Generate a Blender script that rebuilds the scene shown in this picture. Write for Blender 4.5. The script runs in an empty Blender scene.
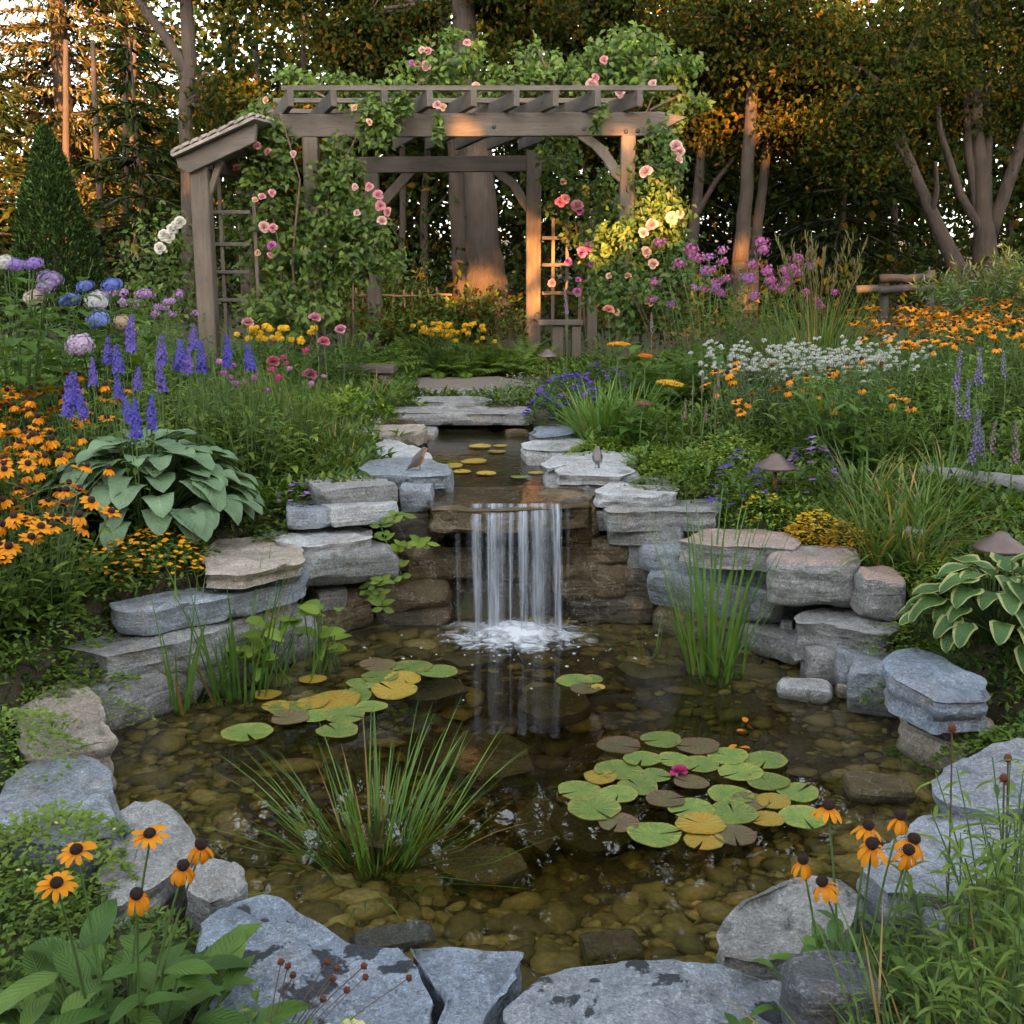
import bpy, bmesh, math, random
import numpy as np
from mathutils import Vector, Matrix, noise
R = math.radians
rnd = random.Random(7)
scene = bpy.context.scene
COL = scene.collection

# ------------------------------------------------------------------ camera
F_PX, PITCH, CAM_H = 1100.0, R(11.66), 1.70
cam_data = bpy.data.cameras.new('camera')
cam_data.sensor_width = 36.0
cam_data.lens = F_PX / 1024 * 36.0
cam_data.clip_start = 0.05
cam_data.clip_end = 1500
cam = bpy.data.objects.new('camera', cam_data)
COL.objects.link(cam)
cam.location = (0, 0, CAM_H)
cam.rotation_euler = (math.pi / 2 - PITCH, 0, 0)
scene.camera = cam

# ------------------------------------------------------------------ sky, sun, exposure
SUN_EL, SUN_AZ = R(7.5), R(176)          # azimuth clockwise from +Y: low, behind the camera and to the right
world = bpy.data.worlds.new('World')
scene.world = world
world.use_nodes = True
wn = world.node_tree
wn.nodes.clear()
sky = wn.nodes.new('ShaderNodeTexSky')
sky.sky_type = 'NISHITA'
sky.sun_disc = False
sky.sun_elevation = SUN_EL
sky.sun_rotation = SUN_AZ
sky.air_density = 1.0
sky.dust_density = 2.5
sky.ozone_density = 1.0
hsv = wn.nodes.new('ShaderNodeHueSaturation')
hsv.inputs['Saturation'].default_value = 0.32
bg = wn.nodes.new('ShaderNodeBackground')
bg.inputs['Strength'].default_value = 0.15
wo = wn.nodes.new('ShaderNodeOutputWorld')
wn.links.new(sky.outputs[0], hsv.inputs['Color'])
wn.links.new(hsv.outputs[0], bg.inputs[0])
wn.links.new(bg.outputs[0], wo.inputs[0])
sun_data = bpy.data.lights.new('sun', 'SUN')
sun_data.energy = 5.0
sun_data.angle = R(0.5)
sun_data.color = (1.0, 0.43, 0.11)
sun = bpy.data.objects.new('sun', sun_data)
COL.objects.link(sun)
sd_ = Vector((math.sin(SUN_AZ) * math.cos(SUN_EL), math.cos(SUN_AZ) * math.cos(SUN_EL), math.sin(SUN_EL)))
sun.rotation_euler = sd_.to_track_quat('Z', 'Y').to_euler()
vs = scene.view_settings
vs.view_transform = 'Standard'
vs.look = 'None'
vs.gamma = 1
vs.exposure = 3.25
scene.cycles.use_denoising = True
scene.cycles.max_bounces = 10
scene.cycles.transparent_max_bounces = 12
scene.cycles.diffuse_bounces = 4
scene.cycles.glossy_bounces = 3
scene.cycles.transmission_bounces = 6
scene.cycles.sample_clamp_indirect = 6

# ------------------------------------------------------------------ picture measuring helpers (pixel -> point of the place)
CT, ST = math.cos(PITCH), math.sin(PITCH)
def ray(px, py):
    u, v = (px - 512) / F_PX, (512 - py) / F_PX
    return Vector((u, CT + v * ST, -ST + v * CT))
def PZ(px, py, z):                     # where the sight line meets the level z
    r = ray(px, py)
    t = (z - CAM_H) / r.z
    return Vector((r.x * t, r.y * t, z))
def PD(px, py, d):                     # where it meets the upright plane y = d
    r = ray(px, py)
    t = d / r.y
    return Vector((r.x * t, d, CAM_H + r.z * t))

# ------------------------------------------------------------------ mesh builder
class MB:
    def __init__(s):
        s.v, s.f, s.m, s.uv = [], [], [], []
    def face(s, idx, mi=0, uv=None):
        s.f.append(idx); s.m.append(mi)
        s.uv.extend(uv if uv else [(0.5, 0.5)] * len(idx))
    def strip(s, rows, mi=0, uvs=None, mis=None):
        n = len(rows[0]); b = len(s.v)
        for r_ in rows: s.v.extend([tuple(p) for p in r_])
        for i in range(len(rows) - 1):
            for j in range(n - 1):
                a = b + i * n + j
                q = (a, a + 1, a + n + 1, a + n)
                u = None
                if uvs: u = [uvs[i][j], uvs[i][j + 1], uvs[i + 1][j + 1], uvs[i + 1][j]]
                s.face(q, mis[j] if mis else mi, u)
    def tube(s, pts, rad, n=6, mi=0, cap=True):
        pts = [Vector(p) for p in pts]
        b = len(s.v); k = len(pts)
        up = Vector((0.3, 0.2, 1)).normalized()
        for i, p in enumerate(pts):
            d = (pts[min(i + 1, k - 1)] - pts[max(i - 1, 0)])
            d = d.normalized() if d.length > 1e-9 else Vector((0, 0, 1))
            a = d.cross(up)
            if a.length < 0.05: a = d.cross(Vector((1, 0, 0)))
            a.normalize(); c = d.cross(a)
            r_ = rad[i] if isinstance(rad, (list, tuple)) else rad
            for j in range(n):
                t = 2 * math.pi * j / n
                s.v.append(tuple(p + a * (math.cos(t) * r_) + c * (math.sin(t) * r_)))
        for i in range(k - 1):
            for j in range(n):
                j2 = (j + 1) % n
                s.face((b + i * n + j, b + i * n + j2, b + (i + 1) * n + j2, b + (i + 1) * n + j), mi,
                       [(j / n, i / k), ((j + 1) / n, i / k), ((j + 1) / n, (i + 1) / k), (j / n, (i + 1) / k)])
        if cap:
            s.face(tuple(b + (k - 1) * n + j for j in range(n)), mi)
            s.face(tuple(b + j for j in reversed(range(n))), mi)
    def leaf(s, base, d, nrm, L, W, prof='oval', seg=4, droop=0.5, fold=0.25, mi=0, edge=None, wave=0.0, side=0.0):
        """a leaf blade: starts at base along d, face towards nrm; droop bends it, fold makes the V of the midrib"""
        d = Vector(d).normalized(); nrm = Vector(nrm)
        sd = d.cross(nrm)
        if sd.length < 1e-4: sd = d.cross(Vector((0.37, 0.61, 0.3)))
        sd.normalize(); n = sd.cross(d).normalized()
        p = Vector(base); rows, uvs = [], []
        pf = PROF[prof]
        wv = rnd.uniform(0, 6)
        for i in range(seg + 1):
            t = i / seg
            w = W * 0.5 * pf(t)
            ww = wave * L * math.sin(wv + t * 9)
            c = p + n * ww * 0.3
            l_ = c - sd * w + n * (w * fold + ww)
            r_ = c + sd * w + n * (w * fold - ww)
            if edge is not None:
                li, ri = c + (l_ - c) * 0.72, c + (r_ - c) * 0.72
                rows.append([l_, li, c, ri, r_]); uvs.append([(0, t), (.14, t), (.5, t), (.86, t), (1, t)])
            else:
                rows.append([l_, c, r_]); uvs.append([(0, t), (.5, t), (1, t)])
            a = -droop / seg
            q = Matrix.Rotation(a, 3, sd)
            d = q @ d; n = q @ n
            if side:
                q = Matrix.Rotation(side / seg, 3, n); d = q @ d; sd = q @ sd
            p = p + d * (L / seg)
        s.strip(rows, mi, uvs, [edge, mi, mi, edge] if edge is not None else None)
    def blade(s, base, ang, lean, L, W, droop, seg=6, mi=0):
        d = Vector((math.cos(ang) * math.sin(lean), math.sin(ang) * math.sin(lean), math.cos(lean)))
        nrm = Vector((-math.cos(ang) * math.cos(lean), -math.sin(ang) * math.cos(lean), math.sin(lean)))
        s.leaf(base, d, nrm, L, W, 'blade', seg, droop, 0.3, mi)
    def ball(s, c, rx, ry=None, rz=None, mi=0, nu=8, nv=5):
        ry = rx if ry is None else ry; rz = rx if rz is None else rz
        b = len(s.v); c = Vector(c)
        for i in range(1, nv):
            a = math.pi * i / nv
            for j in range(nu):
                t = 2 * math.pi * j / nu
                s.v.append((c.x + rx * math.sin(a) * math.cos(t), c.y + ry * math.sin(a) * math.sin(t), c.z + rz * math.cos(a)))
        s.v.append((c.x, c.y, c.z + rz)); s.v.append((c.x, c.y, c.z - rz))
        T, B_ = len(s.v) - 2, len(s.v) - 1
        for i in range(nv - 2):
            for j in range(nu):
                j2 = (j + 1) % nu
                s.face((b + i * nu + j, b + (i + 1) * nu + j, b + (i + 1) * nu + j2, b + i * nu + j2), mi)
        for j in range(nu):
            j2 = (j + 1) % nu
            s.face((T, b + j, b + j2), mi)
            s.face((B_, b + (nv - 2) * nu + j2, b + (nv - 2) * nu + j), mi)
    def box(s, c, ax, ay, az, mi=0):
        """box by centre and three half-axis vectors"""
        b = len(s.v); c = Vector(c)
        for i in (-1, 1):
            for j in (-1, 1):
                for k in (-1, 1):
                    s.v.append(tuple(c + ax * i + ay * j + az * k))
        for q in ((0, 1, 3, 2), (4, 6, 7, 5), (0, 4, 5, 1), (2, 3, 7, 6), (0, 2, 6, 4), (1, 5, 7, 3)):
            s.face(tuple(b + i for i in q), mi)
    def build(s, name, mats, smooth=True):
        me = bpy.data.meshes.new(name)
        me.from_pydata(s.v, [], s.f)
        for m in mats: me.materials.append(m)
        if len(mats) > 1: me.polygons.foreach_set('material_index', s.m)
        uvl = me.uv_layers.new(name='UVMap')
        uvl.data.foreach_set('uv', np.array(s.uv, dtype=np.float32).ravel())
        if smooth: me.polygons.foreach_set('use_smooth', [True] * len(s.f))
        me.update()
        return me
PROF = {
    'oval': lambda t: math.sin(math.pi * min(1, t * 0.97 + 0.03)) ** 0.8,
    'lance': lambda t: (math.sin(math.pi * t ** 0.75) ** 0.9 if 0 < t < 1 else 0.0) + 0.02,
    'heart': lambda t: (0.25 + 3.4 * t if t < 0.2 else 0.93 * math.cos((t - 0.2) / 0.8 * math.pi / 2) ** 0.62 + (0.0 if t > .25 else .03)) ,
    'blade': lambda t: (0.75 + 0.5 * t) if t < 0.4 else 0.95 * (1 - ((t - 0.4) / 0.6) ** 2) + 0.01,
    'petal': lambda t: 0.35 + 0.95 * math.sin(math.pi * t * 0.72) - (1.0 if t > 0.99 else 0) * 0.45,
    'strap': lambda t: 0.55 + 0.5 * math.sin(math.pi * t * 0.85) if t < .99 else 0.25,
}

def soup(name, pos, d, nrm, L, W, mats, mi=None, fold=0.2):
    """many small rhombic leaves at once (numpy)"""
    N = len(pos)
    d = d / np.linalg.norm(d, axis=1, keepdims=True)
    sd = np.cross(d, nrm); sd /= np.linalg.norm(sd, axis=1, keepdims=True) + 1e-9
    n = np.cross(sd, d)
    L = L[:, None]; W = W[:, None]
    mid = pos + d * L * 0.45
    a = pos; l_ = mid - sd * W * .5 + n * W * fold; r_ = mid + sd * W * .5 + n * W * fold
    tip = pos + d * L - n * L * 0.12
    v = np.stack([a, l_, tip, r_], 1).reshape(-1, 3)
    i = np.arange(N) * 4
    f = np.stack([np.stack([i, i + 2, i + 1], 1), np.stack([i, i + 3, i + 2], 1)], 1).reshape(-1, 3)
    me = bpy.data.meshes.new(name)
    me.vertices.add(len(v)); me.vertices.foreach_set('co', v.astype(np.float32).ravel())
    me.loops.add(len(f) * 3); me.loops.foreach_set('vertex_index', f.astype(np.int32).ravel())
    me.polygons.add(len(f))
    me.polygons.foreach_set('loop_start', (np.arange(len(f)) * 3).astype(np.int32))
    for m in mats: me.materials.append(m)
    if mi is not None: me.polygons.foreach_set('material_index', np.repeat(mi, 2).astype(np.int32))
    me.polygons.foreach_set('use_smooth', np.ones(len(f), dtype=bool))
    me.update(calc_edges=True)
    me.validate()
    return me

# ------------------------------------------------------------------ object helpers
def tag(o, label=None, cat=None, group=None, kind=None):
    if label: o['label'] = label
    if cat: o['category'] = cat
    if group: o['group'] = group
    if kind: o['kind'] = kind
    return o
def obj(name, me, parent=None, color=None, label=None):
    o = bpy.data.objects.new(name, me)
    COL.objects.link(o)
    if parent: o.parent = parent
    if color: o.color = (*color, 1)
    if label: o['label'] = label
    return o
def thing(name, label, cat, loc=(0, 0, 0), rz=0, s=1, group=None):
    o = bpy.data.objects.new(name, None)
    COL.objects.link(o)
    o.empty_display_size = 0.05
    o.location = loc; o.rotation_euler = (0, 0, rz); o.scale = (s, s, s)
    return tag(o, label, cat, group)
def place(name, parts, loc, rz, s, label, cat, group=None):
    """a thing from a list of parts (name, mesh, matrix, colour, subparts); mesh data is shared"""
    t = thing(name, label, cat, loc, rz, s, group)
    for p in parts:
        o = obj(p[0], p[1], t, p[3] if len(p) > 3 else None)
        if p[2] is not None: o.matrix_basis = p[2]
        for q in (p[4] if len(p) > 4 else ()):
            c = obj(q[0], q[1], o, q[3] if len(q) > 3 else None)
            if q[2] is not None: c.matrix_basis = q[2]
    return t
def flat(name, me, kind): return tag(obj(name, me), kind=kind)

# ------------------------------------------------------------------ materials
class NT:
    def __init__(s, name):
        s.m = bpy.data.materials.new(name); s.m.use_nodes = True
        s.t = s.m.node_tree; s.t.nodes.clear()
        s.out = s.n('ShaderNodeOutputMaterial')
    def n(s, ty, ins=None, **kw):
        x = s.t.nodes.new(ty)
        for k, v in kw.items(): setattr(x, k, v)
        for k, v in (ins or {}).items():
            if isinstance(v, bpy.types.NodeSocket): s.t.links.new(v, x.inputs[k])
            else: x.inputs[k].default_value = v
        return x
    def mix(s, f, a, b, mode='MIX'):
        x = s.n('ShaderNodeMix', data_type='RGBA', blend_type=mode)
        for i, v in ((0, f), (6, a), (7, b)):
            if isinstance(v, bpy.types.NodeSocket): s.t.links.new(v, x.inputs[i])
            else: x.inputs[i].default_value = (*v, 1) if isinstance(v, tuple) and len(v) == 3 else v
        return x.outputs[2]
    def math(s, op, a, b=0.0, c=0.0, clamp=False):
        x = s.n('ShaderNodeMath', operation=op, use_clamp=clamp)
        for i, v in enumerate((a, b, c)):
            if isinstance(v, bpy.types.NodeSocket): s.t.links.new(v, x.inputs[i])
            else: x.inputs[i].default_value = v
        return x.outputs[0]
    def ramp(s, f, stops):
        x = s.n('ShaderNodeValToRGB', {'Fac': f})
        e = x.color_ramp.elements
        while len(e) < len(stops): e.new(0.5)
        for i, (p, c) in enumerate(stops):
            e[i].position = p
            e[i].color = (c, c, c, 1) if isinstance(c, (int, float)) else (*c, 1)
        return x.outputs[0]
    def noise(s, vec, scale, detail=4, rough=0.55, dist=0.0, w=None):
        ins = {'Vector': vec, 'Scale': scale, 'Detail': detail, 'Roughness': rough, 'Distortion': dist}
        if w is not None: ins['W'] = w
        return s.n('ShaderNodeTexNoise', ins, noise_dimensions='4D' if w is not None else '3D').outputs['Fac']
    def bump(s, h, strength, dist, normal=None):
        ins = {'Height': h, 'Strength': strength, 'Distance': dist}
        if normal is not None: ins['Normal'] = normal
        return s.n('ShaderNodeBump', ins).outputs[0]
    def done(s, sh):
        s.t.links.new(sh, s.out.inputs['Surface']); return s.m

def leaf_mat(name, a, b, rough=0.5, trans=0.35, vein=0.0, tint=False, spec=0.35):
    """leaf: hue varies from leaf to leaf between a and b; vein draws midrib and side veins"""
    N = NT(name)
    geo = N.n('ShaderNodeNewGeometry'); oi = N.n('ShaderNodeObjectInfo')
    pos = N.n('ShaderNodeTexCoord').outputs['Object']
    rr = geo.outputs['Random Per Island']
    col = N.mix(rr, a, b)
    nz = N.noise(pos, 9.0, 3)
    col = N.mix(1.0, col, N.ramp(nz, [(0.3, 0.72), (0.7, 1.2)]), 'MULTIPLY')
    if tint: col = N.mix(1.0, col, oi.outputs['Color'], 'MULTIPLY')
    ob = N.math('MULTIPLY_ADD', oi.outputs['Random'], 0.3, 0.85)
    col = N.mix(1.0, col, N.n('ShaderNodeCombineColor', {0: ob, 1: ob, 2: ob}).outputs[0], 'MULTIPLY')
    normal = None
    if vein:
        uv = N.n('ShaderNodeUVMap').outputs[0]
        sx = N.n('ShaderNodeSeparateXYZ', {0: uv})
        au = N.math('ABSOLUTE', N.math('SUBTRACT', sx.outputs[0], 0.5))
        rib = N.math('SUBTRACT', 1.0, N.math('MULTIPLY', au, 22.0), clamp=True)
        sv = N.math('SINE', N.math('MULTIPLY', N.math('SUBTRACT', sx.outputs[1], N.math('MULTIPLY', au, 0.55)), 62.0))
        sv = N.math('POWER', N.math('MULTIPLY_ADD', sv, 0.5, 0.5), 3.0)
        h = N.math('ADD', N.math('MULTIPLY', rib, 1.2), sv)
        normal = N.bump(N.math('ADD', h, nz), 0.5 * vein, 0.004)
        lt = N.mix(1.0, col, (1.35, 1.3, 1.3), 'MULTIPLY')
        col = N.mix(N.math('ADD', N.math('MULTIPLY', rib, 0.6), N.math('MULTIPLY', sv, 0.22), clamp=True), col, lt)
    ins = {'Base Color': col, 'Roughness': rough, 'Specular IOR Level': spec}
    if normal is not None: ins['Normal'] = normal
    p = N.n('ShaderNodeBsdfPrincipled', ins)
    tcol = N.mix(1.0, col, (1.15, 1.1, 0.55), 'MULTIPLY')
    t = N.n('ShaderNodeBsdfTranslucent', {'Color': tcol})
    ms = N.n('ShaderNodeMixShader', {0: trans, 1: p.outputs[0], 2: t.outputs[0]})
    return N.done(ms.outputs[0])

def petal_mat(name, col=None, rough=0.6, trans=0.3, grad=None):
    N = NT(name)
    geo = N.n('ShaderNodeNewGeometry'); oi = N.n('ShaderNodeObjectInfo')
    c = oi.outputs['Color'] if col is None else col
    v = N.math('MULTIPLY_ADD', geo.outputs['Random Per Island'], 0.35, 0.82)
    c = N.mix(1.0, c, N.n('ShaderNodeCombineColor', {0: v, 1: v, 2: v}).outputs[0], 'MULTIPLY')
    if grad:
        uv = N.n('ShaderNodeSeparateXYZ', {0: N.n('ShaderNodeUVMap').outputs[0]})
        c = N.mix(N.math('SUBTRACT', 1.0, N.math('MULTIPLY', uv.outputs[1], 2.2), clamp=True), c, grad)
    p = N.n('ShaderNodeBsdfPrincipled', {'Base Color': c, 'Roughness': rough, 'Specular IOR Level': 0.2})
    t = N.n('ShaderNodeBsdfTranslucent', {'Color': c})
    ms = N.n('ShaderNodeMixShader', {0: trans, 1: p.outputs[0], 2: t.outputs[0]})
    return N.done(ms.outputs[0])

def plain_mat(name, col, rough=0.7, var=0.3, scale=30, bump=0.3, metal=0.0, dist=0.004):
    N = NT(name)
    pos = N.n('ShaderNodeTexCoord').outputs['Object']
    nz = N.noise(pos, scale, 5)
    c = N.mix(nz, tuple(x * (1 - var) for x in col), tuple(x * (1 + var) for x in col))
    p = N.n('ShaderNodeBsdfPrincipled', {'Base Color': c, 'Roughness': rough, 'Metallic': metal,
                                         'Normal': N.bump(nz, bump, dist)})
    return N.done(p.outputs[0])

def stone_mat(name, rough=0.75, lichen=0.0, wet=0.0, rust=0.35, sun_tint=None):
    N = NT(name)
    oi = N.n('ShaderNodeObjectInfo'); geo = N.n('ShaderNodeNewGeometry')
    pos = N.n('ShaderNodeTexCoord').outputs['Object']
    w = N.math('MULTIPLY', oi.outputs['Random'], 40.0)
    big = N.noise(pos, 3.2, 5, 0.6, 0.4, w)
    med = N.noise(pos, 14.0, 6, 0.65, 0.3, w)
    fine = N.noise(pos, 70.0, 6, 0.7, 0.0, w)
    st = N.n('ShaderNodeMapping', {'Vector': pos, 'Scale': (2.0, 2.0, 26.0), 'Rotation': (0.08, 0.05, 0)}).outputs[0]
    strata = N.noise(st, 2.2, 6, 0.6, 0.6, w)
    base = oi.outputs['Color']
    c = N.mix(1.0, base, N.ramp(med, [(0.25, 0.62), (0.5, 1.0), (0.75, 1.32)]), 'MULTIPLY')
    c = N.mix(1.0, c, N.ramp(big, [(0.3, 0.78), (0.7, 1.2)]), 'MULTIPLY')
    c = N.mix(1.0, c, N.ramp(fine, [(0.3, 0.68), (0.5, 1.0), (0.72, 1.35)]), 'MULTIPLY')
    c = N.mix(0.6, c, N.mix(1.0, c, N.ramp(strata, [(0.35, 0.6), (0.55, 1.1), (0.7, 1.15)]), 'MULTIPLY'))
    # rusty / earthy stain
    rm = N.ramp(N.noise(pos, 4.5, 5, 0.62, 0.8, N.math('ADD', w, 7.3)), [(0.52, 0.0), (0.68, 1.0)])
    c = N.mix(N.math('MULTIPLY', rm, rust), c, (0.27, 0.17, 0.10))
    # pale mineral veins and lichen dust
    vn = N.math('ABSOLUTE', N.math('SUBTRACT', N.noise(pos, 6.0, 5, 0.6, 1.0, N.math('ADD', w, 3.1)), 0.5))
    c = N.mix(N.math('MULTIPLY', N.ramp(vn, [(0.0, 1.0), (0.012, 0.0)]), 0.35), c, (0.5, 0.5, 0.48))
    # worn pale edges
    pt = N.ramp(geo.outputs['Pointiness'], [(0.49, 0.0), (0.57, 1.0)])
    c = N.mix(N.math('MULTIPLY', pt, 0.28), c, N.mix(1.0, base, (1.6, 1.6, 1.6), 'MULTIPLY'))
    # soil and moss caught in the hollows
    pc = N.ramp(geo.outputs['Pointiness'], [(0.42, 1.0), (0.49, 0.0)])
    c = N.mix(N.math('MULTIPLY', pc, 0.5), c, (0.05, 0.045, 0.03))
    # damp band and green film just above the pond's waterline
    wz = N.math('ADD', N.n('ShaderNodeSeparateXYZ', {0: geo.outputs['Position']}).outputs[2], N.math('MULTIPLY', N.math('SUBTRACT', med, .5), .10))
    wl = N.ramp(wz, [(.012, 1.0), (.075, 0.0)])
    c = N.mix(N.math('MULTIPLY', wl, .72), c, N.mix(fine, (.028, .026, .014), (.07, .062, .03)))
    if sun_tint:      # pink sunset light painted into the upward faces, with a ragged rim
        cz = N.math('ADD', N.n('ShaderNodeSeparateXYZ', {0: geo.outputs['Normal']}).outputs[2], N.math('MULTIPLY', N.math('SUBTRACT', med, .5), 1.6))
        c = N.mix(N.math('MULTIPLY', N.math('MULTIPLY', N.ramp(cz, [(.3, 0.0), (.95, 1.0)]), N.ramp(big, [(.32, .25), (.6, 1.0)])), .75), c, N.mix(fine, tuple(x * .6 for x in sun_tint), tuple(min(1, x * 1.45) for x in sun_tint)))
    ro = rough
    if lichen:
        lm = N.ramp(N.noise(pos, 7.0, 6, 0.55, 0.25, N.math('ADD', w, 1.7)), [(0.565, 0.0), (0.58, 1.0)])
        ls = N.n('ShaderNodeTexVoronoi', {'Vector': pos, 'Scale': 11.0, 'Randomness': 1.0})
        lm2 = N.ramp(N.math('ADD', ls.outputs['Distance'], N.math('MULTIPLY', N.noise(pos, 45.0, 4), 0.16)), [(0.20, 1.0), (0.225, 0.0)])
        zone = N.ramp(N.noise(pos, 3.0, 2, 0.5, 0.0, N.math('ADD', w, 9.0)), [(0.5, 0.0), (0.56, 1.0)])
        lm = N.math('MAXIMUM', lm, N.math('MULTIPLY', lm2, zone))
        lm = N.math('MULTIPLY', lm, N.ramp(N.n('ShaderNodeSeparateXYZ', {0: geo.outputs['Normal']}).outputs[2], [(0.5, 0.0), (0.75, 1.0)]))
        c = N.mix(N.math('MULTIPLY', lm, lichen), c, (0.022, 0.024, 0.03))
    gr = N.n('ShaderNodeTexVoronoi', {'Vector': pos, 'Scale': 210.0}).outputs['Color']
    gv = N.n('ShaderNodeSeparateXYZ', {0: gr}).outputs[0]
    c = N.mix(1.0, c, N.ramp(gv, [(0.0, .62), (.2, .92), (.8, 1.06), (1.0, 1.5)]), 'MULTIPLY')
    wp = N.n('ShaderNodeVectorMath', {0: pos, 1: N.n('ShaderNodeTexNoise', {'Vector': pos, 'Scale': 5.0, 'Detail': 3}).outputs['Color']}, operation='MULTIPLY_ADD')
    wp.inputs[1].default_value = (1, 1, 1.7)
    N.t.links.new(N.n('ShaderNodeTexNoise', {'Vector': pos, 'Scale': 6.0, 'Detail': 3}).outputs['Color'], wp.inputs[2])
    fac = N.n('ShaderNodeTexVoronoi', {'Vector': wp.outputs[0], 'Scale': 7.0}, feature='F1').outputs['Distance']
    med = N.math('ADD', med, N.math('MULTIPLY', fac, .55))
    h = N.math('ADD', N.math('MULTIPLY', med, 0.6), N.math('ADD', N.math('MULTIPLY', fine, 0.35), N.math('MULTIPLY', strata, 0.55)))
    nm = N.bump(h, 0.95, 0.022)
    nm = N.bump(N.noise(pos, 220.0, 4, 0.7), 0.35, 0.003, nm)
    if wet: ro = N.ramp(med, [(0.35, 0.16), (0.7, 0.5)])
    p = N.n('ShaderNodeBsdfPrincipled', {'Base Color': c, 'Roughness': ro, 'Normal': nm, 'Specular IOR Level': 0.5 if wet else 0.3})
    return N.done(p.outputs[0])

STONE = stone_mat('stone')
STONE_LICHEN = stone_mat('stone_lichen', lichen=0.92, rust=0.15)
STONE_WET = stone_mat('stone_wet', wet=1, rust=0.55)
STONE_SUNTINT = stone_mat('stone_sun_tint', rust=.2, sun_tint=(.38, .25, .19))  # stone whose tops carry sunset light in their colour
STONE_SUNK = stone_mat('stone_sunk', rough=0.9, rust=0.4)

G_MID = leaf_mat('leaf_mid', (0.065, 0.135, 0.020), (0.17, 0.245, 0.034))
G_DEEP = leaf_mat('leaf_deep', (0.046, 0.105, 0.020), (0.10, 0.175, 0.030))
G_LIME = leaf_mat('leaf_lime', (0.13, 0.23, 0.028), (0.25, 0.34, 0.05))
G_BIG = leaf_mat('leaf_big', (0.06, 0.135, 0.024), (0.125, 0.215, 0.036), vein=1.0, rough=0.42)
G_BLUE = leaf_mat('leaf_hosta', (0.145, 0.235, 0.125), (0.21, 0.31, 0.17), vein=1.0, rough=0.48, trans=0.2)
G_VAR = leaf_mat('leaf_variegated', (0.07, 0.15, 0.045), (0.10, 0.20, 0.055), vein=1.0, rough=0.42, trans=0.25)
G_CREAM = leaf_mat('leaf_margin', (0.34, 0.38, 0.13), (0.44, 0.45, 0.18), trans=0.25)
G_GRASS = leaf_mat('leaf_grass', (0.07, 0.14, 0.03), (0.17, 0.24, 0.05), rough=0.45)
G_REED = leaf_mat('leaf_reed', (0.08, 0.19, 0.035), (0.20, 0.33, 0.06), rough=0.4)
G_STRAW = leaf_mat('leaf_straw', (0.30, 0.20, 0.07), (0.40, 0.27, 0.10))
G_PLUME = leaf_mat('leaf_plume', (0.13, 0.115, 0.035), (0.20, 0.17, 0.055))
G_SILVER = leaf_mat('leaf_silver', (0.13, 0.17, 0.12), (0.24, 0.28, 0.20))
G_GOLD = leaf_mat('leaf_gold', (0.50, 0.28, 0.02), (0.62, 0.40, 0.04))
G_RED = leaf_mat('leaf_red', (0.12, 0.04, 0.025), (0.20, 0.09, 0.04))
G_ROSE = leaf_mat('leaf_rose', (0.04, 0.09, 0.025), (0.14, 0.17, 0.04))
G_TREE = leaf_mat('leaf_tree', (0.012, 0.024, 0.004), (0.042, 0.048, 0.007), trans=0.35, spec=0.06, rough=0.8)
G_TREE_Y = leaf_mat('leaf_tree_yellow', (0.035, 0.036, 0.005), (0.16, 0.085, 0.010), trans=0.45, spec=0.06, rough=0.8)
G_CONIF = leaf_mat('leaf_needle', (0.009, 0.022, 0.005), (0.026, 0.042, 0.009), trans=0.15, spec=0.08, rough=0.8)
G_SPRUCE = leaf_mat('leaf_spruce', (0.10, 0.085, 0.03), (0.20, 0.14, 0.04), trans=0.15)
def pad_mat(name, a, b, c):
    N = NT(name)
    pos = N.n('ShaderNodeTexCoord').outputs['Object']; oi = N.n('ShaderNodeObjectInfo')
    w = N.math('MULTIPLY', oi.outputs['Random'], 30.0)
    uv = N.n('ShaderNodeSeparateXYZ', {0: N.n('ShaderNodeUVMap').outputs[0]})
    n1 = N.noise(pos, 1.6, 4, .6, .3, w); n2 = N.noise(pos, 7.0, 5, .65, .4, w); n3 = N.noise(pos, 26.0, 3, .6, 0, w)
    k = N.mix(N.ramp(n1, [(.35, 0.0), (.65, 1.0)]), a, b)
    k = N.mix(N.math('MULTIPLY', N.ramp(N.math('ADD', n2, N.math('MULTIPLY', N.math('POWER', uv.outputs[1], 5.0), .16)), [(.56, 0.0), (.68, 1.0)]), .85), k, c)
    k = N.mix(N.ramp(n3, [(.66, 0.0), (.72, .8)]), k, (.06, .04, .018))
    sp = N.n('ShaderNodeSeparateXYZ', {0: pos})
    an = N.math('ARCTAN2', sp.outputs[1], sp.outputs[0])
    vn = N.math('POWER', N.math('ABSOLUTE', N.math('SINE', N.math('MULTIPLY_ADD', n1, 1.5, N.math('MULTIPLY', an, 7.0)))), 14.0)
    vn = N.math('MULTIPLY', vn, uv.outputs[1])
    k = N.mix(N.math('MULTIPLY', vn, .3), k, N.mix(1.0, k, (1.5, 1.5, 1.4), 'MULTIPLY'))
    ob = N.math('MULTIPLY_ADD', oi.outputs['Random'], .5, .72)
    k = N.mix(1.0, k, N.n('ShaderNodeCombineColor', {0: ob, 1: ob, 2: ob}).outputs[0], 'MULTIPLY')
    p = N.n('ShaderNodeBsdfPrincipled', {'Base Color': k, 'Roughness': N.ramp(n2, [(.3, .22), (.7, .5)]), 'Specular IOR Level': .5, 'Normal': N.bump(N.math('ADD', N.math('MULTIPLY', vn, .5), n2), .35, .06)})
    return N.done(p.outputs[0])
PAD_G = pad_mat('pad_green', (0.10, 0.175, 0.035), (0.17, 0.235, 0.05), (.30, .24, .05))
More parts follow.
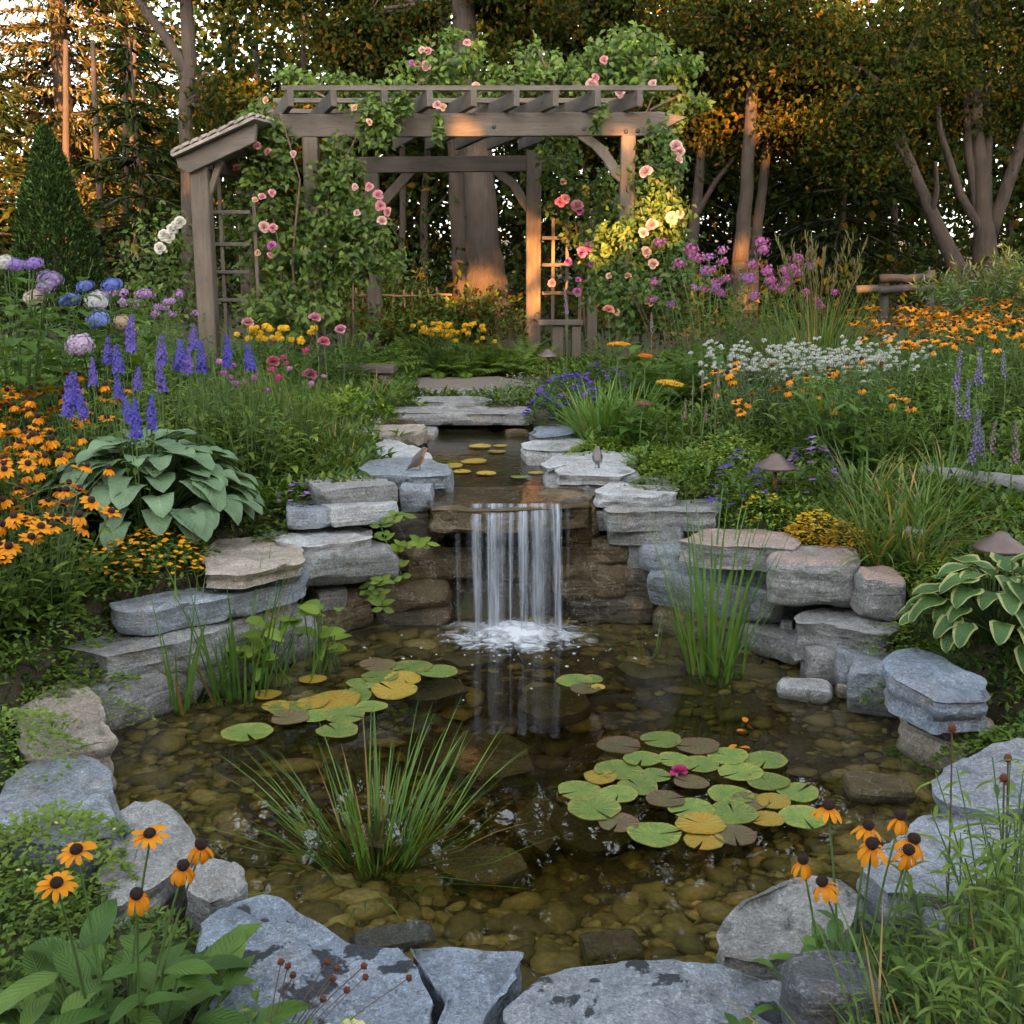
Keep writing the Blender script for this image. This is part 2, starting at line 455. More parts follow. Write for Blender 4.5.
PAD_Y = pad_mat('pad_yellow', (0.42, 0.22, 0.02), (0.36, 0.28, 0.04), (.17, .20, .04))
PAD_R = pad_mat('pad_red', (0.11, 0.075, 0.04), (0.12, 0.12, 0.045), (.17, .07, .04))
PETAL = petal_mat('petal')
P_ORANGE = petal_mat('petal_orange', (0.80, 0.30, 0.012, 1), grad=(0.70, 0.20, 0.008))
P_WHITE = petal_mat('petal_white', (0.50, 0.51, 0.46, 1))
CONE = plain_mat('flower_cone', (0.028, 0.012, 0.008), 0.9, 0.5, 400, 0.8)
STEM = leaf_mat('stem_green', (0.07, 0.13, 0.035), (0.11, 0.17, 0.05), trans=0.05)
TWIG = plain_mat('twig', (0.12, 0.075, 0.045), 0.85, 0.35, 60)
SEED = plain_mat('seed_head', (0.13, 0.04, 0.02), 0.95, 0.5, 300, 0.8)
def bark_mat(name, c1, c2):
    N = NT(name)
    pos = N.n('ShaderNodeTexCoord').outputs['Object']
    mp = N.n('ShaderNodeMapping', {'Vector': pos, 'Scale': (1, 1, 0.18)}).outputs[0]
    a = N.noise(mp, 22, 6, 0.65, 0.5); b = N.noise(pos, 3, 4)
    c = N.mix(a, c1, c2)
    c = N.mix(1.0, c, N.ramp(b, [(0.3, 0.7), (0.7, 1.2)]), 'MULTIPLY')
    p = N.n('ShaderNodeBsdfPrincipled', {'Base Color': c, 'Roughness': 0.9, 'Normal': N.bump(a, 0.9, 0.04)})
    return N.done(p.outputs[0])
BARK = bark_mat('bark', (0.012, 0.009, 0.007), (0.065, 0.043, 0.029))
def wood_mat(name, c1, c2, axis=0):
    N = NT(name)
    pos = N.n('ShaderNodeTexCoord').outputs['Object']
    sc = [14, 14, 14]; sc[axis] = 0.9
    mp = N.n('ShaderNodeMapping', {'Vector': pos, 'Scale': tuple(sc)}).outputs[0]
    a = N.noise(mp, 2.2, 7, 0.65, 0.6); b = N.noise(pos, 1.7, 4, 0.6)
    g = N.noise(mp, 9.0, 3, 0.6)
    c = N.mix(a, c1, c2)
    c = N.mix(1.0, c, N.ramp(b, [(0.3, 0.7), (0.7, 1.25)]), 'MULTIPLY')
    c = N.mix(N.ramp(g, [(0.60, 0.0), (0.68, 0.55)]), c, tuple(x * 0.35 for x in c1))
    p = N.n('ShaderNodeBsdfPrincipled', {'Base Color': c, 'Roughness': 0.82, 'Normal': N.bump(N.math('ADD', a, g), 0.5, 0.008)})
    return N.done(p.outputs[0])
WOOD_X = wood_mat('weathered_wood_long', (0.045, 0.036, 0.030), (0.175, 0.140, 0.113), 0)
WOOD_Z = wood_mat('weathered_wood_upright', (0.048, 0.036, 0.028), (0.19, 0.147, 0.110), 2)
WOOD_Y = wood_mat('weathered_wood_deep', (0.040, 0.032, 0.027), (0.14, 0.115, 0.095), 1)
COPPER = plain_mat('aged_copper', (0.17, 0.125, 0.11), 0.5, 0.3, 25, 0.15, 0.65)
COPPER_RED = plain_mat('copper_stake', (0.22, 0.10, 0.06), 0.55, 0.3, 25, 0.15, 0.5)
IRON = plain_mat('dark_iron', (0.03, 0.03, 0.03), 0.6)
# ================================================================== THE POND: outlines, stones, terrain, water
def poly_world(px, z): return [tuple(PZ(x, y, z))[:2] for x, y in px]
POND_PX = [(455, 625), (415, 630), (378, 634), (345, 645), (318, 656), (270, 680), (212, 702), (165, 718), (125, 738), (114, 752), (128, 800),
           (165, 850), (215, 885), (270, 910), (340, 945), (400, 962), (470, 972), (530, 974), (620, 968), (700, 950), (742, 915), (835, 885),
           (895, 850), (935, 805), (950, 770), (920, 742), (875, 712), (838, 690), (800, 668), (750, 652), (690, 640), (640, 622), (560, 615)]
POND = poly_world(POND_PX, 0.0)
STREAM_PX = [(434, 506), (430, 485), (430, 466), (436, 452), (434, 441), (438, 431), (522, 431), (520, 446), (546, 456), (550, 470), (570, 482), (585, 506)]
STREAM_Z = 0.605
STREAM = poly_world(STREAM_PX, STREAM_Z)

def sdf(poly, X, Y):
    """signed distance to a polygon, negative inside (arrays)"""
    X = np.asarray(X, float); Y = np.asarray(Y, float)
    d2 = np.full(X.shape, 1e9); inside = np.zeros(X.shape, bool)
    n = len(poly)
    for i in range(n):
        x0, y0 = poly[i]; x1, y1 = poly[(i + 1) % n]
        ex, ey = x1 - x0, y1 - y0
        t = np.clip(((X - x0) * ex + (Y - y0) * ey) / (ex * ex + ey * ey + 1e-12), 0, 1)
        d2 = np.minimum(d2, (X - x0 - t * ex) ** 2 + (Y - y0 - t * ey) ** 2)
        c = (y0 > Y) != (y1 > Y)
        with np.errstate(divide='ignore', invalid='ignore'):
            xx = (x1 - x0) * (Y - y0) / (y1 - y0 + 1e-15) + x0
        inside ^= c & (X < xx)
    return np.where(inside, -1, 1) * np.sqrt(d2)
def sst(a, b, x):
    t = np.clip((x - a) / (b - a), 0, 1)
    return t * t * (3 - 2 * t)
def wob(X, Y, s, seed=0):
    r_ = np.random.RandomState(seed); o = np.zeros_like(X)
    for k in range(6):
        a = r_.uniform(0, 6.28); f = s * r_.uniform(0.6, 1.8)
        o += np.sin((X * math.cos(a) + Y * math.sin(a)) * f + r_.uniform(0, 6.28))
    return o / 6

# ---- stone tables: slabs traced by their top face, (label, outline, height of the top, thickness, colour key)
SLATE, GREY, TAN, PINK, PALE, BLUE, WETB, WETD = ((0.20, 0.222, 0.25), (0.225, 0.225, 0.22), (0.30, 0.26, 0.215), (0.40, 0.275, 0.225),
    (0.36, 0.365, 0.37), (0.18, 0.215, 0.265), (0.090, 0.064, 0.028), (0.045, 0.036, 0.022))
SLABS = [
 ('broad slate slab blotched with black lichen, in front of the pond', [(188, 925), (215, 903), (262, 889), (285, 892), (302, 905), (324, 917), (346, 936), (362, 943), (402, 944), (420, 966), (436, 1002), (420, 1045), (260, 1065), (205, 1010)], .17, .26, BLUE, 'L'),
 ('plain pointed slate slab wedged against the lichen blotched slab', [(405, 943), (470, 943), (525, 949), (520, 965), (495, 1005), (462, 1050), (425, 1048), (440, 1003), (424, 966)], .15, .24, BLUE, ''),
 ('wide grey slab at the bottom with dark smudges, beside the small dark boulder', [(497, 1006), (512, 988), (530, 971), (562, 964), (600, 961), (690, 957), (722, 960), (775, 975), (800, 987), (795, 1012), (805, 1045), (500, 1050)], .15, .24, SLATE, 'L'),
 ('chunky faceted grey rock behind the small dark boulder', [(712, 938), (724, 915), (748, 893), (780, 879), (812, 873), (842, 876), (862, 892), (848, 928), (800, 957), (752, 962), (716, 957)], .18, .26, GREY, ''),
 ('grey slab half hidden by the drooping orange coneflowers', [(858, 862), (888, 836), (925, 816), (965, 806), (1012, 808), (1035, 832), (1032, 880), (960, 897), (885, 893)], .20, .22, SLATE, ''),
 ('low grey slab under the grassy weeds in the lower corner', [(893, 896), (940, 884), (1000, 888), (1030, 902), (1020, 932), (940, 928)], .15, .16, SLATE, ''),
 ('large blue-grey rock at the edge of the frame, above the coneflower slab', [(930, 778), (958, 757), (986, 741), (1012, 735), (1050, 740), (1050, 802), (990, 810), (955, 803), (938, 792)], .22, .24, SLATE, ''),
 ('layered pale slab lying under the overhanging flat blue slab', [(893, 714), (902, 701), (960, 708), (996, 718), (998, 732), (965, 744), (942, 740), (912, 726)], .13, .15, TAN, ''),
 ('flat blue-grey slab overhanging the pond below the cream edged hosta', [(878, 660), (890, 648), (916, 645), (938, 652), (986, 679), (998, 696), (992, 702), (942, 704), (930, 703), (884, 673)], .30, .12, BLUE, ''),
 ('long thick grey block carrying the two pink topped rocks', [(790, 613), (815, 607), (850, 603), (882, 611), (902, 627), (892, 633), (878, 634), (850, 629), (815, 622), (795, 622)], .27, .18, GREY, ''),
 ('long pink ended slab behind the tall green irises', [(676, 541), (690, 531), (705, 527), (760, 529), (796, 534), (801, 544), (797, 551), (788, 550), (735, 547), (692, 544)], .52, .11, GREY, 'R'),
 ('long grey slab just above the pink ended slab', [(599, 508), (640, 501), (717, 497), (728, 506), (720, 513), (680, 513), (640, 513), (606, 513)], .585, .10, GREY, ''),
 ('pale slab resting below the grey bird', [(592, 490), (610, 481), (635, 475), (665, 477), (680, 485), (677, 492), (652, 497), (620, 495), (597, 494)], .645, .07, PALE, ''),
 ('flat slab on which the small grey bird stands', [(550, 468), (575, 463), (628, 463), (634, 470), (622, 476), (590, 474), (556, 475)], .69, .06, PALE, ''),
 ('pale slab behind the small grey bird', [(543, 463), (556, 453), (600, 451), (640, 455), (634, 462), (575, 462), (548, 467)], .70, .085, PALE, ''),
 ('rounded flat slab jutting into the upper stream', [(517, 445), (545, 437), (580, 437), (598, 443), (580, 448), (552, 451), (525, 450)], .70, .11, PALE, ''),
 ('bluish slab at the foot of the purple flowers by the stream', [(527, 432), (535, 426), (583, 425), (588, 431), (560, 436), (535, 437)], .72, .12, BLUE, ''),
 ('long stone bridge slab across the head of the stream', [(388, 410), (396, 406), (460, 405), (527, 406), (533, 411), (526, 413), (470, 413), (396, 413)], .755, .095, GREY, ''),
 ('flat pale slab in the grass beside the stream head', [(345, 430), (372, 424), (425, 423), (429, 428), (400, 435), (350, 436)], .72, .10, TAN, ''),
 ('broad flat slab behind the robin', [(374, 443), (385, 437), (400, 440), (428, 452), (434, 459), (395, 459), (377, 456)], .70, .10, PALE, ''),
 ('thick grey slab with the robin standing on it', [(355, 468), (368, 460), (400, 457), (430, 458), (450, 464), (455, 470), (450, 475), (420, 478), (397, 476), (370, 475)], .715, .075, SLATE, ''),
 ('pale slab tapering back above the mossy wet rocks', [(255, 534), (300, 525), (350, 523), (377, 528), (374, 536), (344, 542), (306, 547), (280, 542)], .495, .065, PALE, ''),
 ('broad pinkish slab under the hanging hosta leaves', [(200, 549), (214, 538), (275, 533), (300, 546), (305, 556), (297, 562), (244, 574), (203, 573)], .50, .07, TAN, ''),
 ('long curved grey slab beside the orange groundcover', [(106, 602), (146, 594), (205, 584), (246, 572), (300, 560), (308, 568), (301, 580), (256, 590), (212, 599), (142, 613), (112, 610)], .40, .105, SLATE, ''),
 ('big pointed grey slab below the long curved slab', [(56, 646), (82, 637), (108, 632), (150, 627), (187, 619), (236, 606), (246, 615), (217, 632), (172, 643), (106, 657)], .285, .145, GREY, ''),
 ('square tan-streaked slab at the far side of the pond corner', [(8, 713), (42, 690), (75, 670), (93, 688), (107, 712), (113, 737), (82, 748), (35, 758), (18, 742)], .20, .20, TAN, ''),
 ('smooth blue-grey slab above the leafy green mound', [(-5, 782), (40, 757), (70, 748), (105, 757), (118, 776), (124, 800), (132, 830), (120, 838), (60, 852), (-20, 832)], .17, .22, SLATE, ''),
 ('pale grey slab behind the orange coneflowers', [(112, 815), (134, 800), (166, 803), (190, 828), (197, 847), (155, 882), (112, 903), (90, 872)], .14, .2, GREY, ''),
 ('small rounded slab between the coneflowers and the lichen slab', [(182, 887), (190, 860), (216, 855), (241, 864), (259, 886), (246, 895), (205, 910)], .13, .18, GREY, ''),
]
# ---- wall blocks, seen by their front face: (label, corners TL TR BR BL, distance left, distance right, depth, colour)
BLOCKS = [
 ('curved grey boulder at the water below the big pointed slab', [(97, 694), (206, 654), (209, 705), (119, 745)], 4.0, 4.42, .4, GREY, ''),
 ('low shadowed block behind the left-hand irises', [(205, 634), (314, 612), (320, 660), (205, 705)], 4.42, 4.98, .35, GREY, ''),
 ('pale lower block running behind the irises', [(165, 634), (302, 602), (306, 632), (172, 668)], 4.36, 4.95, .4, TAN, ''),
 ('two-toned grey block under the tapering pale slab', [(303, 557), (394, 547), (399, 578), (330, 588)], 5.0, 5.35, .4, GREY, ''),
 ('thin blue-grey block with a pale crack', [(288, 513), (331, 511), (331, 525), (294, 527)], 5.28, 5.33, .35, SLATE, ''),
 ('thin pale wedge block next to the blue-grey cracked block', [(331, 510), (399, 504), (398, 520), (332, 524)], 5.31, 5.48, .35, PALE, ''),
 ('grey block under the slab of the robin', [(320, 491), (396, 486), (396, 503), (322, 510)], 5.4, 5.55, .4, GREY, ''),
 ('small square blue block beside the waterfall lip', [(400, 488), (431, 487), (428, 513), (400, 512)], 5.6, 5.6, .3, SLATE, ''),
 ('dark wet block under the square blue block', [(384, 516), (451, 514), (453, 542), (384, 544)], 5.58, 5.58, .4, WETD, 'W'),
 ('wide wet brown block with a mossy ledge', [(402, 552), (480, 541), (482, 577), (412, 582)], 5.53, 5.55, .4, WETB, 'W'),
 ('low wet brown block next to the splash', [(381, 588), (447, 585), (448, 613), (382, 615)], 5.45, 5.48, .4, WETB, 'W'),
 ('leaning wet brown boulder by the trailing vine', [(302, 628), (373, 599), (377, 630), (309, 646)], 5.08, 5.34, .4, WETB, 'W'),
 ('small damp block in the corner over the leaning boulder', [(318, 592), (347, 588), (349, 606), (322, 610)], 5.2, 5.28, .3, GREY, ''),
 ('small wet chock stone under the vine', [(345, 588), (394, 585), (384, 603), (350, 607)], 5.3, 5.44, .3, WETB, 'W'),
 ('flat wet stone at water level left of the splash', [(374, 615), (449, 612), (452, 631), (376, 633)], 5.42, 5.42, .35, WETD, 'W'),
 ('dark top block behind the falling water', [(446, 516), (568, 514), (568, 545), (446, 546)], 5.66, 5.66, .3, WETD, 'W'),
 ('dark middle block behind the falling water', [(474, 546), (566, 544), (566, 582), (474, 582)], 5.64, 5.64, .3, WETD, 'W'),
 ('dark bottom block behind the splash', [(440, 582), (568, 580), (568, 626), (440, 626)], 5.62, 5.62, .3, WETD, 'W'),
 ('upper wet brown block right beside the falls', [(564, 514), (600, 510), (611, 537), (562, 541)], 5.6, 5.58, .35, WETB, 'W'),
 ('middle wet brown block right beside the falls', [(557, 541), (635, 537), (629, 563), (559, 563)], 5.58, 5.54, .4, WETB, 'W'),
 ('lower wet brown block right beside the falls', [(556, 567), (628, 563), (623, 599), (558, 603)], 5.54, 5.5, .4, WETB, 'W'),
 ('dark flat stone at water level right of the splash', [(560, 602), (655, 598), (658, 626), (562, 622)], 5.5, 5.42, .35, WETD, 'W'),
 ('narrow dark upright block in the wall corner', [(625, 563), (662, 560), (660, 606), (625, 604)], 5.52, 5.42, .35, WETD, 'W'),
 ('small dark block above the narrow upright block', [(628, 543), (654, 545), (654, 565), (627, 566)], 5.55, 5.45, .35, GREY, ''),
 ('long sloping slate block under the pink ended slab', [(642, 545), (781, 567), (779, 589), (650, 571)], 5.42, 5.0, .4, SLATE, ''),
 ('thick slate block with a pale top edge behind the irises', [(652, 572), (789, 592), (793, 626), (659, 605)], 5.36, 4.9, .45, SLATE, ''),
 ('low sloping block meeting the water by the irises', [(740, 625), (815, 645), (806, 664), (742, 650)], 5.02, 4.7, .35, GREY, ''),
 ('brownish low block at the water behind the irises', [(654, 609), (742, 622), (742, 652), (658, 630)], 5.34, 5.03, .35, WETB, 'W'),
 ('thin grey block under the long grey slab', [(610, 527), (679, 529), (675, 546), (622, 541)], 5.52, 5.38, .4, GREY, ''),
 ('grey filler block below the pale slab of the bird wall', [(598, 512), (690, 512), (690, 530), (604, 528)], 5.62, 5.5, .35, GREY, ''),
 ('upper small ledge stone under the bridge slab', [(432, 422), (482, 422), (480, 432), (432, 433)], 8.72, 8.72, .35, GREY, ''),
 ('lower small ledge stone under the bridge slab', [(434, 431), (488, 430), (486, 441), (437, 442)], 8.5, 8.5, .3, GREY, ''),
 ('wide ledge stone at the end of the bridge slab', [(478, 421), (536, 421), (532, 434), (480, 434)], 8.7, 8.7, .35, GREY, ''),
 ('damp block facing the stream under the flat pale slab', [(378, 434), (434, 433), (436, 447), (384, 448)], 8.0, 8.0, .4, GREY, ''),
 ('block under the broad slab of the robin', [(428, 478), (452, 474), (452, 492), (430, 494)], 5.85, 5.85, .3, SLATE, ''),
 ('block propping the slab of the grey bird', [(548, 480), (640, 476), (640, 496), (556, 496)], 5.98, 5.98, .3, GREY, ''),
]
# ---- single boulders: (label, px, py of the foot, distance or None=on the water, width m, height m, depth m, foot z, colour)
BOULDERS = [
 ('small dark angular boulder standing on the wide bottom slab', 838, 1040, 2.02, .19, .12, .17, (.085, .09, .10), ''),
 ('big wedge rock with a sunset pink top', 821, 603, 4.72, .40, .20, .36, GREY, 'R'),
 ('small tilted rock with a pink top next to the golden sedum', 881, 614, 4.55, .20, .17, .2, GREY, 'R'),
 ('dark rounded rock under the flat blue slab', 880, 716, 4.2, .22, .19, .2, SLATE, ''),
 ('first small grey rock at the shallow edge', 827, 690, 4.5, .18, .17, .18, GREY, ''),
 ('second small grey rock beside the dark rounded rock', 858, 690, 4.42, .18, .15, .17, SLATE, ''),
 ('pale rock standing alone in the shallow water', 808, 704, 4.34, .22, .075, .15, PALE, ''),
 ('tiny brown stone next to the lone pale rock', 843, 701, 4.38, .06, .07, .06, TAN, ''),
 ('tiny round stone lodged on the low sloping block', 787, 631, 4.92, .06, .055, .05, GREY, ''),
 ('pale angular stone in the thyme by the upper stream', 341, 425, 8.3, .19, .15, .18, PALE, ''),
 ('whitish square stone in the grass by the upper stream', 362, 420, 8.45, .19, .15, .18, PALE, ''),
 ('flat whitish stone under the square whitish stone', 365, 433, 8.1, .22, .1, .2, PALE, ''),
 ('brownish stone beside the end of the bridge slab', 396, 409, 9.0, .26, .08, .2, TAN, ''),
 ('brown stone lying in the stream below the bridge', 517, 446, 8.1, .17, .11, .15, WETB, ''),
 ('small rubble stone at the stream edge', 430, 446, 7.9, .06, .09, .06, TAN, ''),
 ('dark rock half under water by the blue-grey rock', 884, 794, 3.42, .22, .05, .15, WETB, ''),
 ('brown wet rock at the near waterline beside the faceted rock', 612, 975, 2.58, .16, .07, .12, WETB, ''),
 ('thin dark rock at the waterline behind the lichen slab', 392, 960, 2.62, .22, .055, .10, SLATE, ''),
 ('grey stone in the grass behind the golden sedum', 912, 552, 4.9, .16, .1, .14, SLATE, ''),
 ('flat lichen grey stone in the plants near the bird', 640, 460, 6.9, .2, .08, .15, PALE, ''),
]
SUNK = [(555, 742, 90, 46, 'W'), (632, 686, 80, 30, ''), (540, 866, 60, 60, ''), (596, 868, 110, 60, ''), (470, 700, 90, 40, ''), (486, 790, 100, 60, ''), (430, 740, 80, 34, ''),
        (480, 920, 100, 46, ''), (690, 905, 90, 40, ''), (420, 690, 80, 26, ''), (560, 690, 60, 26, ''), (520, 655, 90, 20, ''), (650, 720, 80, 30, ''), (700, 860, 90, 46, ''), (380, 905, 90, 36, ''), (640, 800, 90, 40, '')]
PATH_SLABS = [('near stepping slab of the path behind the stone bridge', [(404, 400), (418, 396), (484, 396), (500, 400), (480, 402), (420, 402)]),
              ('far stepping slab of the path behind the stone bridge', [(405, 391), (430, 388), (492, 388), (505, 391), (480, 393), (420, 394)])]

rects = []                                # (polygon, ground level wanted under it)
for lab, px, z, th, c, k in SLABS: rects.append((poly_world(px, z), z - th * 0.6))
BLK = []
for lab, q, dl, dr, dep, c, k in BLOCKS:
    tl, tr, br, bl = PD(*q[0], dl), PD(*q[1], dr), PD(*q[2], dr), PD(*q[3], dl)
    ax = Vector((tr.x - tl.x, dr - dl, 0)); ax.normalize()
    back = Vector((-ax.y, ax.x, 0))
    BLK.append((tl, tr, br, bl, ax, back, dep))
    rects.append(([(tl.x, tl.y), (tr.x, tr.y), tuple((tr + back * dep * .4)[:2]), tuple((tl + back * dep * .4)[:2])], min(tl.z, tr.z) - 0.08))

def ground(X, Y):
    X = np.atleast_1d(np.asarray(X, float)); Y = np.atleast_1d(np.asarray(Y, float))
    B = np.interp(Y, [0, 2.4, 3.2, 4.2, 5.1, 6, 7, 8.5, 12, 16, 25, 60, 300], [.10, .08, .20, .37, .545, .64, .70, .745, .80, .92, 1.3, 3.5, 14])
    B = B + np.clip(np.abs(X) - 1.6, 0, 3) * 0.05 * sst(4, 7, Y) + 0.02 * wob(X, Y, 2.2, 3)
    pathm = np.exp(-((X + 0.3) / 0.75) ** 2) * sst(8.6, 9.0, Y) * (1 - sst(11.6, 12.5, Y))
    B = B * (1 - pathm) + 0.745 * pathm
    d = sdf(POND, X, Y)
    ins = -0.07 - 0.50 * sst(0.0, 1.2, -d) - 0.02 * wob(X, Y, 6, 5)
    k = sst(0.0, 0.44, d)
    G = np.where(d < 0, ins, -0.07 * (1 - k) + B * k)
    ds = sdf(STREAM, X, Y)
    ks = sst(0.0, 0.22, ds)
    G = np.where(ds < 0.22, np.minimum(G, np.maximum(G, 0.5) * ks + 0.50 * (1 - ks)), G)
    for poly, zt in rects:
        xs = [p[0] for p in poly]; ys = [p[1] for p in poly]
        m = (X > min(xs) - .1) & (X < max(xs) + .1) & (Y > min(ys) - .1) & (Y < max(ys) + .1)
        if m.any():
            dd = sdf(poly, X[m], Y[m])
            w = 1 - sst(0.0, 0.06, dd)
            g = G[m]
            G[m] = np.where(g > zt, g * (1 - w) + zt * w, g)
    return G
def gz(x, y): return float(ground([x], [y])[0])
def onground(px, d):
    z = 0.5
    for _ in range(4):
        p = PD(px, 500, d); zc = d * CT + (CAM_H - z) * ST
        x = (px - 512) / F_PX * zc
        z = gz(x, d)
    return Vector((x, d, z))

def axis(spec):
    out = [spec[0][0]]
    for a, b, s in spec:
        n = max(1, round((b - a) / s)); out += [a + (b - a) * (i + 1) / n for i in range(n)]
    return np.array(out)
gx = axis([(-300, -60, 40), (-60, -12, 4), (-12, -4, .5), (-4, 4, .05), (4, 12, .5), (12, 60, 4), (60, 300, 40)])
gy = axis([(-60, -8, 6), (-8, 1, .6), (1, 9.5, .05), (9.5, 20, .35), (20, 60, 4), (60, 300, 40)])
GX, GY = np.meshgrid(gx, gy)
GZ = ground(GX.ravel(), GY.ravel())
nx, ny = len(gx), len(gy)
gv = np.stack([GX.ravel(), GY.ravel(), GZ], 1)
ii = (np.arange(ny - 1)[:, None] * nx + np.arange(nx - 1)[None]).ravel()
gf = np.stack([ii, ii + 1, ii + nx + 1, ii + nx], 1)
gme = bpy.data.meshes.new('ground')
gme.from_pydata(gv.tolist(), [], gf.tolist())
gme.polygons.foreach_set('use_smooth', np.ones(len(gf), bool))
N = NT('soil')
pos = N.n('ShaderNodeTexCoord').outputs['Object']
sz = N.n('ShaderNodeSeparateXYZ', {0: pos}).outputs[2]
n1 = N.noise(pos, 2.5, 5); n2 = N.noise(pos, 40, 6, 0.7); n3 = N.noise(pos, 9, 4)
soil = N.mix(n2, (0.028, 0.019, 0.012), (0.085, 0.06, 0.038))
soil = N.mix(N.ramp(n1, [(0.42, 0.0), (0.6, 0.8)]), soil, N.mix(n2, (0.03, 0.05, 0.012), (0.07, 0.10, 0.03)))
bed = N.mix(n3, (0.045, 0.034, 0.012), (0.11, 0.085, 0.028))
bed = N.mix(1.0, bed, N.ramp(n2, [(0.3, 0.5), (0.7, 1.35)]), 'MULTIPLY')
c = N.mix(N.ramp(sz, [(0.0, 1.0), (0.04, 0.0)]), soil, bed)
p = N.n('ShaderNodeBsdfPrincipled', {'Base Color': c, 'Roughness': 0.95, 'Normal': N.bump(N.math('ADD', n2, n3), 0.9, 0.02)})
gme.materials.append(N.done(p.outputs[0]))
flat('ground', gme, 'structure')

# ------------------------------------------------------------------ stones
def resample(poly, step):
    out = []; n = len(poly)
    for i in range(n):
        a = Vector(poly[i]); b = Vector(poly[(i + 1) % n])
        k = max(1, int((b - a).length / step))
        out += [a + (b - a) * (j / k) for j in range(k)]
    return out
def nz3(p, f, seed):
    q = Vector((p[0] * f + seed, p[1] * f - seed * .7, p[2] * f + seed * .3))
    return noise.noise(q)
def slab_mesh(poly, z, th, seed, res=0.03, rough=1.0):
    pts = resample([(x, y) for x, y in poly], res)
    area = sum(pts[i].x * pts[(i + 1) % len(pts)].y - pts[(i + 1) % len(pts)].x * pts[i].y for i in range(len(pts)))
    if area < 0: pts.reverse()
    n = len(pts)
    cx = sum(p.x for p in pts) / n; cy = sum(p.y for p in pts) / n
    # light smoothing of the traced corners, then a chipped outline
    pts = [(pts[i - 1] + pts[i] * 4 + pts[(i + 1) % n]) / 6 for i in range(n)]
    nor = []
    for i in range(n):
        e = pts[(i + 1) % n] - pts[i - 1]; nor.append(Vector((e.y, -e.x)).normalized())
    size = max(max(abs(p.x - cx) for p in pts), max(abs(p.y - cy) for p in pts))
    chip = [0.010 * nz3((p.x, p.y, 0), 9, seed) + 0.014 * rough * nz3((p.x, p.y, 0), 3.5, seed + 5) + .013 * rough * (noise.cell(Vector((p.x * 5.5 + seed, p.y * 5.5, seed))) - .5) for p in pts]
    chip = [(chip[i - 1] + chip[i] * 2 + chip[(i + 1) % n]) / 4 for i in range(n)]
    v, f = [], []
    K = max(4, int(th / (res * 0.8)))
    c = min(0.008, th * .12)
    for k in range(K + 1):
        u = k / K
        zz = z - th + (th - c) * u
        for i, p in enumerate(pts):
            lay = noise.noise(Vector((seed * 3.1, zz * 22 + p.x * 0.8, seed + p.y * .8)))
            off = chip[i] + 0.020 * lay * min(1, size * 4) + .010 * (noise.cell(Vector((p.x * 6 + seed + zz * 3, p.y * 6 - zz * 4, zz * 11 + seed))) - .5) - 0.018 * (1 - u) * (0.6 + nz3((p.x, p.y, 0), 4, seed + 9)) + 0.011 * nz3((p.x, p.y, zz * 2.5), 16, seed)
            q = p + nor[i] * off
            v.append((q.x - cx, q.y - cy, zz))
    rings = [(-c * 0.9, z - c * 0.15, 1.0)]
    m = max(3, int(size / (res * 1.3)))
    for j in range(1, m): rings.append((-c, z, 1 - j / m))
    for off, zz, sc in rings:
        for i, p in enumerate(pts):
            q = p + nor[i] * (chip[i] + off)
            x, y = cx + (q.x - cx) * sc, cy + (q.y - cy) * sc
            st = nz3((x, y, 0), 2.6 / max(size, .2) * .35, seed + 3)
            step = math.floor(st * 5) * 0.009 * rough
            h = 0.010 * nz3((x, y, 0), 5, seed) + 0.006 * nz3((x, y, 0), 17, seed) + 0.003 * nz3((x, y, 0), 45, seed) + step
            v.append((x - cx, y - cy, zz + h * (0.35 if sc == 1 else 1)))
    tot = K + 1 + len(rings)
    for k in range(tot - 1):
        for i in range(n):
            j = (i + 1) % n
            f.append((k * n + i, k * n + j, (k + 1) * n + j, (k + 1) * n + i))
    v.append((0, 0, z + 0.008 * nz3((cx, cy, 0), 5, seed)))
    t = len(v) - 1; b = (tot - 1) * n
    for i in range(n): f.append((b + i, b + (i + 1) % n, t))
    f.append(tuple(reversed(range(n))))
    # origin at the foot
    z0 = z - th
    v = [(a, b_, c_ - z0) for a, b_, c_ in v]
    me = bpy.data.meshes.new('slab'); me.from_pydata(v, [], f)
    me.polygons.foreach_set('use_smooth', [True] * len(f))
    me.set_sharp_from_angle(angle=R(50))
    return me, (cx, cy, z0)

